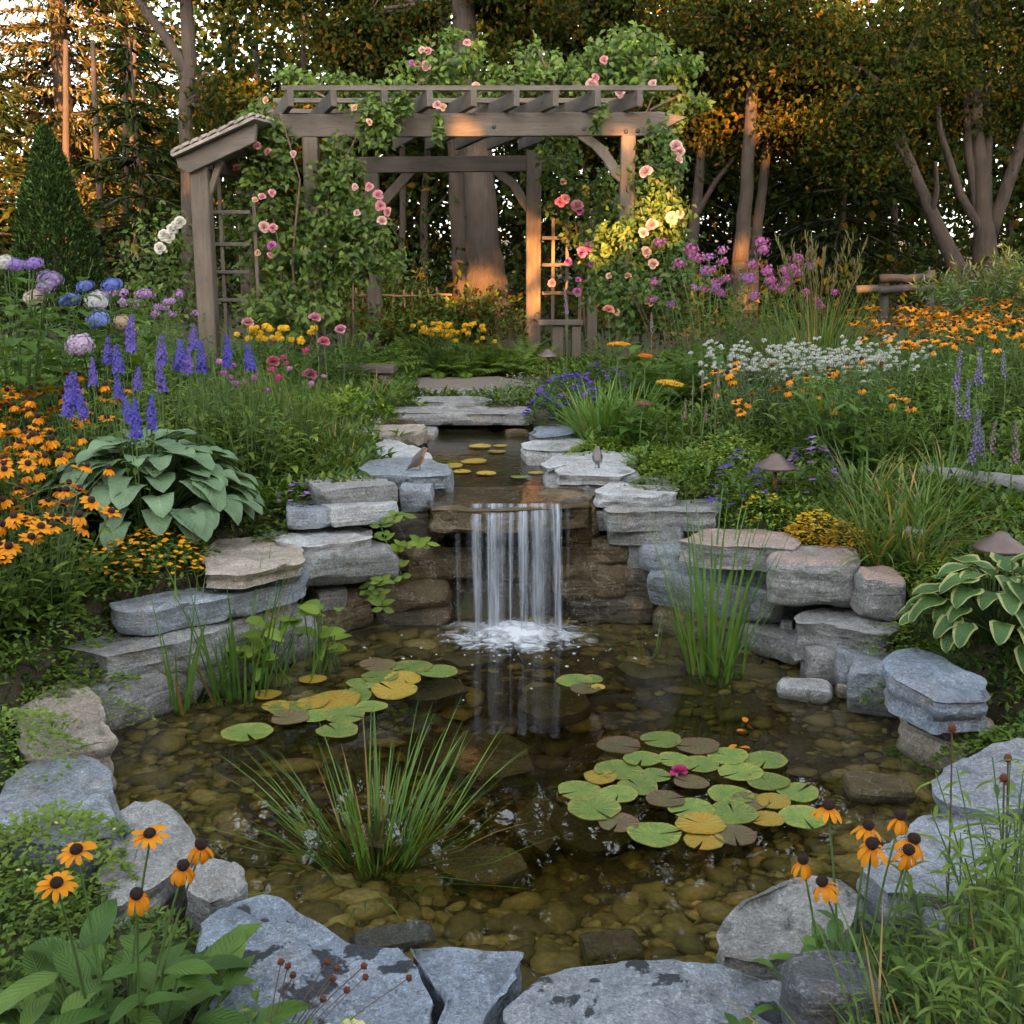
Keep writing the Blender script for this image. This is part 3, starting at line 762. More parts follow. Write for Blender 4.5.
def chip_planes(r_, w, h, d, n):
    pl = []
    for _ in range(n):
        a = Vector((r_.choice((-1, 1)) * r_.uniform(0.2, 1), r_.choice((-1, 1)) * r_.uniform(.2, 1), r_.choice((-1, 1)) * r_.uniform(0, 1)))
        if r_.random() < .35: a.x *= .15
        a.normalize()
        sup = abs(a.x) * w / 2 + abs(a.y) * d / 2 + abs(a.z) * h / 2
        pl.append((a, sup * r_.uniform(0.74, 0.93)))
    return pl
def block_verts(w, d, h, seed, res, nchip, amp=1.0, ex=9):
    r_ = random.Random(seed)
    a, b, c = (max(2, round(q / res)) for q in (w, d, h))
    bm = bmesh.new(); vm = {}
    def V(i, j, k):
        if (i, j, k) not in vm: vm[(i, j, k)] = bm.verts.new(((i / a - .5) * w, (j / b - .5) * d, (k / c - .5) * h))
        return vm[(i, j, k)]
    for i in range(a):
        for j in range(b):
            bm.faces.new((V(i, j, 0), V(i, j + 1, 0), V(i + 1, j + 1, 0), V(i + 1, j, 0)))
            bm.faces.new((V(i, j, c), V(i + 1, j, c), V(i + 1, j + 1, c), V(i, j + 1, c)))
    for i in range(a):
        for k in range(c):
            bm.faces.new((V(i, 0, k), V(i + 1, 0, k), V(i + 1, 0, k + 1), V(i, 0, k + 1)))
            bm.faces.new((V(i, b, k), V(i, b, k + 1), V(i + 1, b, k + 1), V(i + 1, b, k)))
    for j in range(b):
        for k in range(c):
            bm.faces.new((V(0, j, k), V(0, j, k + 1), V(0, j + 1, k + 1), V(0, j + 1, k)))
            bm.faces.new((V(a, j, k), V(a, j + 1, k), V(a, j + 1, k + 1), V(a, j, k + 1)))
    pl = chip_planes(r_, w, h, d, nchip)
    m = min(w, d, h)
    for v in bm.verts:
        p = v.co.copy()
        # round the box a little, then cut the facets
        e = Vector((p.x / (w / 2), p.y / (d / 2), p.z / (h / 2)))
        l8 = (abs(e.x) ** ex + abs(e.y) ** ex + abs(e.z) ** ex) ** (1 / ex)
        if l8 > 1: p /= l8
        for nn, dd in pl:
            t = nn.dot(p)
            if t > dd: p -= nn * (t - dd)
        n1_ = noise.noise_vector(p * 4.5 + Vector((seed, 0, seed * .3))) * 0.022
        n2_ = noise.noise_vector(p * 14 + Vector((seed, 3, 0))) * 0.010
        n3_ = noise.noise_vector(p * 40 + Vector((seed, 3, 0))) * 0.0035
        lay = noise.noise(Vector((seed, p.z * 26 + p.x * 2, seed))) * 0.007
        q = p + (n1_ + n2_ + n3_) * amp * min(1, m * 5)
        hx = Vector((p.x, p.y, 0))
        if hx.length > 1e-4: q += hx.normalized() * lay * amp
        v.co = q
    return bm
def to_mesh(bm, name, mat):
    me = bpy.data.meshes.new(name); bm.to_mesh(me); bm.free()
    me.polygons.foreach_set('use_smooth', [True] * len(me.polygons))
    me.set_sharp_from_angle(angle=R(42)); me.materials.append(mat)
    return me
MK = {'': STONE, 'L': STONE_LICHEN, 'W': STONE_WET, 'S': STONE_SUNK, 'R': STONE_SUNTINT}
for i, (lab, px, z, th, c, k) in enumerate(SLABS):
    poly = poly_world(px, z)
    near = poly[0][1] < 3.6
    me, loc = slab_mesh(poly, z, th, 3.7 * i + 1, 0.018 if near else 0.024, 1.0 if near else .8)
    me.materials.append(MK[k])
    o = tag(obj('stone_slab', me, color=c), lab, 'stone', 'stones edging the pond and stream'); o.location = loc
me, loc = slab_mesh(poly_world([(427, 497), (445, 488), (585, 485), (594, 493), (591, 506), (562, 509), (512, 511), (470, 512), (428, 511)], .60), .60, .11, 77.3, 0.024, .7)
me.materials.append(STONE_WET)
o = tag(obj('stone_slab', me, color=WETB), 'wet brown lip slab the waterfall pours over', 'stone', 'stones edging the pond and stream'); o.location = loc
for i, (lab, q, dl, dr, dep, c, k) in enumerate(BLOCKS):
    tl, tr, br, bl, ax, back, dep = BLK[i]
    w = Vector((tr.x - tl.x, tr.y - tl.y)).length * 1.05
    zt = (tl.z + tr.z) / 2 + 0.008; zb = (bl.z + br.z) / 2 - 0.012
    h = zt - zb
    bm = block_verts(w * (1.03 if k == 'W' else 1), dep, h * (1.04 if k == 'W' else 1), 11.3 * i + 5, 0.022, 12 if k == 'W' else 9, 1.3 if k == 'W' else .8, 6 if k == 'W' else 16)
    tilt = math.atan2(tr.z - tl.z, w) * 0.8
    for v in bm.verts: v.co.z += h / 2
    me = to_mesh(bm, 'block', MK[k])
    o = tag(obj('stone_block', me, color=c), lab, 'stone', 'stones edging the pond and stream')
    mid = (tl + tr) / 2 + back * (dep / 2 - 0.03)
    o.location = (mid.x, mid.y, zb)
    o.rotation_euler = (0, -tilt, math.atan2(ax.y, ax.x))
for i, (lab, px, py, d, w, h, dep, c, k) in enumerate(BOULDERS):
    foot = PD(px, py, d)
    bm = block_verts(w, dep, h * 1.15, 7.9 * i + 2, 0.016 if d < 3 else 0.018, 16, 1.0, 8)
    for v in bm.verts: v.co.z += h * 0.5
    me = to_mesh(bm, 'boulder', MK[k])
    o = tag(obj('rock', me, color=c), lab, 'stone', 'loose rocks round the pond')
    o.location = (foot.x, foot.y + dep * 0.4, foot.z - (.035 if 'half under water' in lab else 0.01)); o.rotation_euler = (0, 0, rnd.uniform(-.3, .3))
for i, (px, py, w, h, k) in enumerate(SUNK):
    cpx = []
    n_ = rnd.randint(6, 9); a0 = rnd.uniform(0, 6)
    for j in range(n_):
        a = a0 + 2 * math.pi * (j + rnd.uniform(-.25, .25)) / n_; r_ = rnd.uniform(.8, 1.1)
        cpx.append((px + math.cos(a) * w * .5 * r_, py + math.sin(a) * h * .5 * r_))
    z = -0.30
    poly = poly_world(cpx, z)
    cc = np.mean(np.array(poly), 0); z = min(gz(*cc) + rnd.uniform(.15, .24), -.12)
    me, loc = slab_mesh(poly, z, .14, 5.1 * i + 40, 0.035, .8)
    me.materials.append(STONE_SUNK)
    o = tag(obj('sunken_stone', me, color=rnd.choice(((.24, .20, .08), (.19, .16, .06), (.29, .24, .12)))), 'flat algae brown stone lying on the pond bottom under water', 'stone', 'sunken stones on the pond floor'); o.location = loc
for i, (lab, px) in enumerate(PATH_SLABS):
    me, loc = slab_mesh(poly_world(px, .775), .775, .06, 3.3 * i + 90, 0.05, .6); me.materials.append(STONE)
    o = tag(obj('stepping_stone', me, color=GREY), lab, 'stone', 'stepping slabs of the path'); o.location = loc
# gravel path up to the pergola
me, loc = slab_mesh(poly_world([(398, 386), (402, 379), (430, 376.5), (500, 376.5), (522, 380), (530, 386), (470, 387), (430, 387)], .77), .77, .05, 4.4, 0.06, .3)
me.materials.append(plain_mat('gravel', (0.20, 0.165, 0.14), .95, .5, 90, 1.0, dist=.01))
o = flat('path', me, 'structure'); o.location = loc

# pebbles on the pond floor
rs = np.random.RandomState(4)
bm = bmesh.new(); bmesh.ops.create_icosphere(bm, subdivisions=2, radius=1)
iv = np.array([v.co[:] for v in bm.verts]); itf = np.array([[v.index for v in f_.verts] for f_ in bm.faces]); bm.free()
X = rs.uniform(-2.1, 2.1, 14000); Y = rs.uniform(2.3, 5.6, 14000)
d = sdf(POND, X, Y)
keep = (d < 0.05) & ((d > -0.34) | (rs.rand(len(X)) < .25) | (Y < 2.85))
X, Y, d = X[keep][:6500], Y[keep][:6500], d[keep][:6500]
Z = ground(X, Y); n = len(X)
sz_ = np.clip(rs.lognormal(-4.05, .6, n), .008, .075) * np.where(Y > 4.5, 1.35, 1)
ang = rs.uniform(0, 6.28, n)
asp = np.stack([sz_ * rs.uniform(.9, 1.5, n), sz_ * rs.uniform(.7, 1.0, n), sz_ * rs.uniform(.4, .7, n)], 1)
V = iv[None] * asp[:, None] * (1 + .12 * rs.randn(n, len(iv), 1))
V = np.stack([V[..., 0] * np.cos(ang)[:, None] - V[..., 1] * np.sin(ang)[:, None], V[..., 0] * np.sin(ang)[:, None] + V[..., 1] * np.cos(ang)[:, None], V[..., 2]], -1)
V += np.stack([X, Y, Z + sz_ * .2], 1)[:, None]
Fc = itf[None] + (np.arange(n) * len(iv))[:, None, None]
me = bpy.data.meshes.new('pebbles'); me.from_pydata(V.reshape(-1, 3).tolist(), [], Fc.reshape(-1, 3).tolist())
me.polygons.foreach_set('use_smooth', np.ones(len(me.polygons), bool))
N = NT('pebble')
geo = N.n('ShaderNodeNewGeometry')
pos = N.n('ShaderNodeTexCoord').outputs['Object']
c = N.ramp(geo.outputs['Random Per Island'], [(0.0, (.07, .057, .014)), (.4, (.14, .11, .024)), (.8, (.21, .16, .034)), (1.0, (.31, .25, .08))])
c = N.mix(1.0, c, N.ramp(N.noise(pos, 60, 4), [(.3, .6), (.7, 1.2)]), 'MULTIPLY')
me.materials.append(N.done(N.n('ShaderNodeBsdfPrincipled', {'Base Color': c, 'Roughness': .8}).outputs[0]))
flat('pebbles', me, 'stuff')

# ------------------------------------------------------------------ water
def water_mat(name, absorb, dens, bscale, bstr, foam_at=None):
    N = NT(name)
    pos = N.n('ShaderNodeTexCoord').outputs['Object']
    mp = N.n('ShaderNodeMapping', {'Vector': pos, 'Scale': (1, .7, 1)}).outputs[0]
    a = N.noise(mp, bscale, 3, .5, .6); b = N.noise(mp, bscale * 3.3, 2, .5, .3)
    h = N.math('ADD', a, N.math('MULTIPLY', b, .35))
    if foam_at:      # ripples run outward from the foot of the fall
        dv = N.n('ShaderNodeVectorMath', {0: pos, 1: foam_at}, operation='DISTANCE').outputs['Value']
        rp = N.math('SINE', N.math('MULTIPLY_ADD', dv, 42.0, N.math('MULTIPLY', a, 9.0)))
        fall = N.math('POWER', 2.718, N.math('MULTIPLY', dv, -1.5))
        h = N.math('ADD', h, N.math('MULTIPLY', N.math('MULTIPLY', rp, fall), 1.1))
    nm = N.bump(h, bstr, .02)
    p = N.n('ShaderNodeBsdfPrincipled', {'Base Color': (1, 1, 1, 1), 'Roughness': 0.02, 'IOR': 1.333, 'Transmission Weight': 1.0, 'Normal': nm})
    va = N.n('ShaderNodeVolumeAbsorption', {'Color': absorb, 'Density': dens})
    N.t.links.new(va.outputs[0], N.out.inputs['Volume'])
    return N.done(p.outputs[0])
def water_body(name, poly, z, zb, grow, mat):
    n = len(poly); pts = [Vector(p) for p in poly]
    A = sum(pts[i].x * pts[(i + 1) % n].y - pts[(i + 1) % n].x * pts[i].y for i in range(n))
    if A < 0: pts.reverse()
    out = []
    for i in range(n):
        e = pts[(i + 1) % n] - pts[i - 1]
        out.append(pts[i] + Vector((e.y, -e.x)).normalized() * grow)
    v = [(p.x, p.y, z) for p in out] + [(p.x, p.y, zb) for p in out]
    f = [tuple(range(n)), tuple(reversed(range(n, 2 * n)))] + [(i + n, (i + 1) % n + n, (i + 1) % n, i) for i in range(n)]
    me = bpy.data.meshes.new(name); me.from_pydata(v, [], f); me.materials.append(mat)
    return flat(name, me, 'structure')
FALL = Vector((0.02, 5.30, 0))
water_body('pond_water', POND, 0.0, -0.9, 0.22, water_mat('pond_water', (.62, .53, .17, 1), 2.0, 6, .035, tuple(FALL)))
water_body('stream_water', [(x, y) for x, y in STREAM], STREAM_Z, 0.40, 0.05, water_mat('stream_water', (.62, .48, .22, 1), 3.0, 11, .2))

# waterfall: a faint veil and separate uneven strands of streaked water
def fall_mat(name, stops, sharp, edge):
    N = NT(name)
    uv = N.n('ShaderNodeUVMap').outputs[0]
    mp = N.n('ShaderNodeMapping', {'Vector': uv, 'Scale': (sharp, .9, 1)}).outputs[0]
    mp2 = N.n('ShaderNodeMapping', {'Vector': uv, 'Scale': (sharp * .3, 2.2, 1)}).outputs[0]
    a = N.noise(mp, 1.0, 4, .55, .35); b = N.noise(mp2, 1.0, 4, .6, .5)
    al = N.ramp(N.math('ADD', N.math('MULTIPLY', a, .6), N.math('MULTIPLY', b, .45)), stops)
    sx = N.n('ShaderNodeSeparateXYZ', {0: uv})
    ed = N.math('POWER', N.math('MULTIPLY', N.math('MULTIPLY', sx.outputs[0], N.math('SUBTRACT', 1.0, sx.outputs[0])), 4.0, clamp=True), edge)
    al = N.math('MULTIPLY', al, ed)
    g = N.n('ShaderNodeBsdfPrincipled', {'Base Color': (.70, .76, .86, 1), 'Roughness': .3, 'Normal': N.bump(a, .5, .02)})
    t2 = N.n('ShaderNodeBsdfTranslucent', {'Color': (.70, .76, .86, 1)})
    gm = N.n('ShaderNodeMixShader', {0: .4, 1: g.outputs[0], 2: t2.outputs[0]})
    tr = N.n('ShaderNodeBsdfTransparent', {'Color': (.97, .97, .98, 1)})
    return N.done(N.n('ShaderNodeMixShader', {0: al, 1: tr.outputs[0], 2: gm.outputs[0]}).outputs[0])
FALLW = fall_mat('water_veil', [(.40, .0), (.55, .10), (.72, .40)], 12, .5)
STRANDW = fall_mat('water_strand', [(.36, .05), (.52, .38), (.68, .85)], 5, 1.1)
wf = MB()
def curtain(x0, x1, y0, zt, zb, out, mb, yoff=0.0, sway=.01):
    cols = max(3, int((x1 - x0) / .012)); rows = 22
    grid, uvs = [], []
    sd = rnd.uniform(0, 50)
    for i in range(rows + 1):
        t = i / rows; r_, u = [], []
        for j in range(cols + 1):
            s_ = j / cols
            x = x0 + (x1 - x0) * s_ + (s_ - .5) * -.02 * t
            fall_ = t ** 1.0
            drop = zt - (zt - zb) * fall_
            y = y0 - out * math.sqrt(fall_) + .02 * noise.noise(Vector((x * 16 + sd, fall_ * 1.2, sd))) * (0.3 + t)
            if i == 0: y = y0 + .10; drop = zt + 0.003
            r_.append((x + sway * t * math.sin(sd), y + yoff, drop)); u.append((s_, t + sd))
        grid.append(r_); uvs.append(u)
    mb.strip(grid, 0, uvs)
yl = PZ(512, 511, .60).y
fx = lambda px: (px - 512) / F_PX * (yl * CT + 1.2 * ST)
VEIL, STR = 0, 1
def strand(a_, b_, out, zt=.612, mi=1, yo=0.0, sw=.01):
    n0 = len(wf.m); curtain(fx(a_), fx(b_), yl + .02, zt, -.02, out, wf, yo, sw)
    for k in range(n0, len(wf.m)): wf.m[k] = mi
strand(466, 513, .10, mi=0); strand(510, 562, .11, mi=0, yo=.006)
strand(470, 482, .15, yo=-.012, sw=.02); strand(484, 507, .13, yo=-.004); strand(487, 497, .14, yo=-.012); strand(508, 515, .12, yo=-.008)
strand(516, 529, .15, yo=-.012); strand(521, 526, .16, yo=-.02); strand(528, 549, .12, yo=-.002); strand(549, 562, .145, yo=-.012, sw=-.02); strand(555, 560, .155, yo=-.02, sw=-.02)
strand(453, 461, .06, .606, mi=0, yo=.02); strand(566, 570, .07, .606, mi=0)
flat('waterfall', wf.build('waterfall', [FALLW, STRANDW]), 'structure')
# foam at the foot of the fall: heaps of spray, froth rafts and bubbles
N = NT('froth')
pos = N.n('ShaderNodeTexCoord').outputs['Object']
dv = N.n('ShaderNodeVectorMath', {0: N.n('ShaderNodeVectorMath', {0: pos, 1: (1.0, 1.35, .6)}, operation='MULTIPLY').outputs[0], 1: (.02, 5.30 * 1.35 - .12, 0)}, operation='DISTANCE').outputs['Value']
nn = N.noise(pos, 13, 6, .62, 1.2); n9 = N.noise(pos, 55, 4, .7)
al = N.math('SUBTRACT', N.math('ADD', N.math('MULTIPLY', nn, 1.5), N.math('MULTIPLY', n9, .35)), N.math('MULTIPLY_ADD', dv, 1.55, .36))
al = N.ramp(al, [(.0, 0.0), (.5, .9)])
g = N.n('ShaderNodeBsdfPrincipled', {'Base Color': (.80, .84, .90, 1), 'Roughness': .7, 'Normal': N.bump(n9, .8, .02)})
ms = N.n('ShaderNodeMixShader', {0: al, 1: N.n('ShaderNodeBsdfTransparent').outputs[0], 2: g.outputs[0]})
FROTH = N.done(ms.outputs[0])
fm = MB()
rows = []
for i in range(41):
    r_ = []
    for j in range(61):
        x = -0.75 + 1.5 * j / 60; y = 4.72 + .78 * i / 40
        e = math.exp(-((x - .02) / .2) ** 2 - ((y - 5.27) / .09) ** 2)
        r_.append((x, y, .006 + .030 * e * (1 + .8 * noise.noise(Vector((x * 14, y * 14, 2)))) + .012 * e))
    rows.append(r_)
fm.strip(rows)
flat('foam', fm.build('foam', [FROTH]), 'stuff')
N = NT('bubble')
p = N.n('ShaderNodeBsdfPrincipled', {'Base Color': (.75, .8, .85, 1), 'Roughness': .15})
t = N.n('ShaderNodeBsdfTransparent')
BUB = N.done(N.n('ShaderNodeMixShader', {0: .5, 1: t.outputs[0], 2: p.outputs[0]}).outputs[0])
bb = MB()
for _ in range(110):
    a = rnd.uniform(0, 6.28); q = abs(rnd.gauss(0, 1))
    x = .02 + math.cos(a) * .36 * q; y = 5.12 - abs(math.sin(a)) * .38 * q + .12
    if y > 5.32: continue
    bb.ball((x, y, 0.001), rnd.choice((.003, .004, .005, .007, .010)), rz=.004, nu=7, nv=4)
for _ in range(70):                       # flying drops beside the curtain
    x = rnd.choice((-1, 1)) * (.27 + abs(rnd.gauss(0, .08))) ; bb.ball((x, 5.32 + rnd.uniform(-.06, .05), abs(rnd.gauss(0, .12))), .0022, nu=5, nv=3)
flat('bubbles', bb.build('bubbles', [BUB]), 'stuff')
# ================================================================== PLANTS: builders
TAU = 2 * math.pi
def U(a, b): return rnd.uniform(a, b)
def M4(loc=(0, 0, 0), rx=0, ry=0, rz=0, s=1):
    return Matrix.Translation(loc) @ Matrix.Rotation(rz, 4, 'Z') @ Matrix.Rotation(ry, 4, 'Y') @ Matrix.Rotation(rx, 4, 'X') @ Matrix.Diagonal((s, s, s, 1))
def tiltm(loc, dirv, s=1, spin=0):
    q = Vector(dirv).normalized().to_track_quat('Z', 'Y').to_matrix().to_4x4()
    return Matrix.Translation(loc) @ q @ Matrix.Rotation(spin, 4, 'Z') @ Matrix.Diagonal((s, s, s, 1))
def curve(p0, p1, bow, k=6):
    p0, p1 = Vector(p0), Vector(p1); out = []
    for i in range(k + 1):
        t = i / k
        h = Vector((p1.x - p0.x, p1.y - p0.y, 0))
        q = p0 + Vector((0, 0, p1.z - p0.z)) * t + h * (t ** (1 + bow))
        out.append(q)
    return out

# ---- flowers (unit: metres, face up +Z)
def daisy(np_, L, W, droop, lift, two=False):
    mb = MB()
    for i in range(np_):
        a = TAU * i / np_ + U(-.12, .12); e = lift + U(-.12, .12)
        d = Vector((math.cos(a) * math.cos(e), math.sin(a) * math.cos(e), math.sin(e)))
        nr = Vector((-math.cos(a) * math.sin(e), -math.sin(a) * math.sin(e), math.cos(e)))
        mb.leaf(d * .008, d, nr, L * U(.88, 1.08), W * U(.85, 1.1), 'strap', 5, droop + U(-.2, .25), .12)
    return mb.build('petals', [P_ORANGE])
def cone_mesh(r_, h):
    mb = MB()
    mb.ball((0, 0, h * .45), r_, rz=h, nu=14, nv=9)
    k = 90
    for i in range(k):
        t = i / k; a = i * 2.39996; z = h * (1 - t * 1.1); rr = r_ * math.sqrt(max(0, 1 - (max(0, z) / h) ** 2)) * 1.0
        mb.ball((math.cos(a) * rr, math.sin(a) * rr, z + h * .45), r_ * .11, nu=5, nv=3)
    return mb.build('flower_centre', [CONE])
FL_NEAR = [daisy(n, .031, .0125, dr, li) for n, dr, li in ((9, .9, .15), (10, 1.1, -.05), (11, .7, .3), (10, 1.4, -.3))]
FL_DROOP = [daisy(n, .033, .0125, dr, li) for n, dr, li in ((9, .9, -.35), (10, .9, -.2), (8, 1.0, -.55))]
FL_CONE = cone_mesh(.0105, .010)
def far_daisy(n, L, droop, lift):
    mb = MB()
    for i in range(n):
        a = TAU * i / n; e = lift + U(-.15, .15)
        d = Vector((math.cos(a) * math.cos(e), math.sin(a) * math.cos(e), math.sin(e)))
        mb.leaf((0, 0, 0), d, (-d.x * d.z, -d.y * d.z, 1), L, L * .42, 'strap', 3, droop, .1, 0)
    mb.ball((0, 0, .006), L * .34, rz=L * .32, mi=1, nu=8, nv=5)
    return mb.build('flower', [P_ORANGE, CONE])
FL_FAR = [far_daisy(10, .034, d, l) for d, l in ((.5, .1), (.8, .0), (.9, -.3), (.3, .25))]
def floret_ball(nf, r_, size, squash=.8, petals=4, j=.12):
    mb = MB()
    for i in range(nf):
        t = (i + .5) / nf; z = 1 - 1.55 * t; a = i * 2.39996
        q = math.sqrt(max(0, 1 - z * z)); d = Vector((q * math.cos(a), q * math.sin(a), z))
        c = Vector((d.x, d.y, d.z * squash)) * r_ * U(1 - j, 1 + j)
        s1 = d.orthogonal().normalized(); s2 = d.cross(s1); ph = U(0, 6)
        for k in range(petals):
            b = ph + TAU * k / petals; e = s1 * math.cos(b) + s2 * math.sin(b)
            mb.leaf(c, e + d * .35, d, size * U(.8, 1.15), size * .95, 'oval', 2, .3, .15)
    return mb
HYDR = [floret_ball(120, .052, .0115, .68, j=.2).build('flower_head', [PETAL]), floret_ball(95, .048, .0125, .6, j=.24).build('flower_head', [PETAL]), floret_ball(130, .052, .011, .75, j=.2).build('flower_head', [PETAL])]
PHLOX = [floret_ball(26, .046, .016, .8, 5, .4).build('flower_head', [PETAL]), floret_ball(20, .042, .016, .9, 5, .45).build('flower_head', [PETAL])]
SMALLP = [floret_ball(14, .017, .011, .7, 5).build('flower', [PETAL])]
def rose_mesh(n=16, r_=.042):
    mb = MB()
    for i in range(n):
        t = i / n; a = i * 2.39996; e = 1.35 - 1.25 * t
        d = Vector((math.cos(a) * math.cos(e), math.sin(a) * math.cos(e), math.sin(e)))
        nr = Vector((-math.cos(a) * math.sin(e), -math.sin(a) * math.sin(e), math.cos(e)))
        mb.leaf((math.cos(a) * .006 * t, math.sin(a) * .006 * t, 0), d, nr, r_ * (.7 + .45 * t), r_ * 1.0, 'petal', 4, -.7 + 1.3 * t, .35)
    return mb.build('flower', [PETAL])
ROSE = [rose_mesh(), rose_mesh(20, .046), rose_mesh(13, .036)]
def spike_mesh(L, r0, nfl, size, taper=.75):
    mb = MB()
    mb.tube([(0, 0, 0), (0, 0, L)], [.004, .0015], 5, 1)
    for i in range(nfl):
        t = (i + .5) / nfl; a = i * 2.39996; r_ = r0 * (1 - taper * t) * U(.6, 1.25)
        if rnd.random() < .14: continue
        d = Vector((math.cos(a), math.sin(a), .25)).normalized()
        c = Vector((0, 0, L * t)) + d * r_
        s1 = d.orthogonal().normalized(); s2 = d.cross(s1); ph = U(0, 6); sz = size * (1 - .55 * t)
        for k in range(4):
            b = ph + TAU * k / 4; e = s1 * math.cos(b) + s2 * math.sin(b)
            mb.leaf(c, e + d * .3, d, sz, sz * .85, 'oval', 2, .2, .2)
    return mb.build('flower_spike', [PETAL, STEM])
SPIKE = [spike_mesh(.25, .046, 86, .021), spike_mesh(.21, .044, 70, .021, .6)]
THIN = [spike_mesh(.20, .016, 70, .009, .45), spike_mesh(.15, .014, 52, .008, .5)]
def umbel_mesh(r_, n, size, mat_):
    mb = MB()
    for i in range(n):
        q = r_ * math.sqrt((i + .5) / n); a = i * 2.39996
        mb.ball((q * math.cos(a), q * math.sin(a), .012 * (1 - (q / r_) ** 2) + U(-.002, .002)), size, rz=size * .8, nu=5, nv=3)
    for i in range(6):
        a = TAU * i / 6; mb.tube([(0, 0, -.05), (r_ * .6 * math.cos(a), r_ * .6 * math.sin(a), 0)], .0015, 4, 1)
    return mb.build('flower_head', [mat_, STEM])
YARROW = umbel_mesh(.055, 80, .006, PETAL)

# ---- foliage
def leafy_stems(ns, h, rad, nl, L, W, mats=(G_MID, STEM), prof='lance', droop=.7, lean=.22, seg=3, up=.6, bare=.15, bow=.6, thick=.004, edge=None, wave=0.0):
    """upright leafy stems; returns (mesh builder, tips)"""
    mb = MB(); tips = []
    for i in range(ns):
        a = U(0, TAU); q = rad * math.sqrt(U(0, 1))
        hh = h * U(.78, 1.08); b = (q * .55 * math.cos(a), q * .55 * math.sin(a), 0)
        le = hh * lean * (q / rad) * U(.5, 1.3)
        tip = (b[0] + q * .45 * math.cos(a) + math.cos(a) * le, b[1] + q * .45 * math.sin(a) + math.sin(a) * le, hh)
        pts = curve(b, tip, bow, 6)
        mb.tube(pts, [thick * (1 - .6 * k / 6) for k in range(7)], 5, 1, False)
        ph = U(0, TAU)
        for j in range(nl):
            t = bare + (1 - bare) * (j + U(0, .6)) / nl
            k = min(5, int(t * 6)); p = pts[k] + (pts[k + 1] - pts[k]) * (t * 6 - k)
            an = ph + j * 2.4
            e = up + U(-.25, .25)
            d = Vector((math.cos(an) * math.cos(e), math.sin(an) * math.cos(e), math.sin(e)))
            nr = Vector((-math.cos(an) * math.sin(e), -math.sin(an) * math.sin(e), math.cos(e)))
            sc = (1.15 - .55 * t) * U(.8, 1.15)
            mb.leaf(p, d, nr, L * sc, W * sc, prof, seg, droop + U(-.25, .35), .22, 0, edge, wave)
        tips.append((Vector(tip), (pts[-1] - pts[-2]).normalized()))
    return mb, tips
def mound_mesh(r_, h, n, L, W, mat_, prof='oval', flowers=0, fr=.008, fmat=None, seg=2):
    """cushion of small leaves over a dome, with optional small flowers"""
    mb = MB()
    for i in range(n):
        a = U(0, TAU); q = r_ * math.sqrt(U(0, 1)); z = h * (1 - (q / r_) ** 2.2) * U(.55, 1.08) + .01
        q *= 1 + .18 * math.sin(a * 3 + r_ * 40) + .1 * math.sin(a * 7)
        an = a + U(-1.3, 1.3); e = U(-.1, 1.0)
        d = Vector((math.cos(an) * math.cos(e), math.sin(an) * math.cos(e), math.sin(e)))
        mb.leaf((q * math.cos(a), q * math.sin(a), z - L * .3), d, (-d.x * d.z, -d.y * d.z, 1 - d.z * d.z + .01), L * U(.6, 1.25), W * U(.7, 1.2), prof, seg, U(.1, .9), .2, 0)
    for i in range(flowers):
        a = U(0, TAU); q = r_ * math.sqrt(U(0, 1)) * .95; z = h * (1 - (q / r_) ** 2.2) + U(.005, .03)
        c = Vector((q * math.cos(a), q * math.sin(a), z)); ph = U(0, 6)
        tl = Vector((U(-.4, .4), U(-.4, .2), 1)).normalized(); s1 = tl.orthogonal().normalized(); s2 = tl.cross(s1)
        for k in range(5):
            b = ph + TAU * k / 5; mb.leaf(c, s1 * math.cos(b) + s2 * math.sin(b) + tl * .2, tl, fr * U(.8, 1.2), fr * .9, 'oval', 2, .2, .1, 1)
    return mb.build('foliage', [mat_] + ([fmat] if fmat else []))
def grass_mesh(n, h, rad, W, lean=.35, droop=.9, mat_=None, name='foliage', seg=6, under=0.0, straw=.06):
    mb = MB()
    for i in range(n):
        a = U(0, TAU); q = rad * math.sqrt(U(0, 1))
        ang = a + U(-.6, .6)
        mb.blade((q * math.cos(a), q * math.sin(a), -under), ang, abs(rnd.gauss(0, lean)) + .03, (h + under) * U(.55, 1.08), W * U(.7, 1.2), droop * U(.2, 1.2), seg, 1 if rnd.random() < straw else 0)
    return mb.build(name, [mat_ or G_GRASS, G_STRAW])
def hosta_mesh(n, r_, h, L, W, mat_, edge=False):
    mb = MB()
    for i in range(n):
        t = (i + .5) / n; a = i * 2.39996 + U(-.3, .3)
        q = r_ * (t ** .55) * .62; z = h * (1 - .74 * t ** 1.5) * U(.72, 1.05)
        c = Vector((q * math.cos(a), q * math.sin(a), z)); e = .55 - .75 * t + U(-.15, .15)
        mb.tube(curve((0.05 * math.cos(a), .05 * math.sin(a), 0), c, .4, 4), [.007, .006, .005, .004, .004], 5, 2 if edge else 1, False)
        d = Vector((math.cos(a) * math.cos(e), math.sin(a) * math.cos(e), math.sin(e)))
        nr = Vector((-math.cos(a) * math.sin(e), -math.sin(a) * math.sin(e), math.cos(e)))
        sc = U(.7, 1.1)
        mb.leaf(c, d, nr, L * sc, W * sc, 'heart', 8, 1.0 + U(-.3, .35), .20, 0, 1 if edge else None, .035, U(-.25, .25))
    return mb.build('foliage', [mat_, G_CREAM, STEM] if edge else [mat_, STEM])
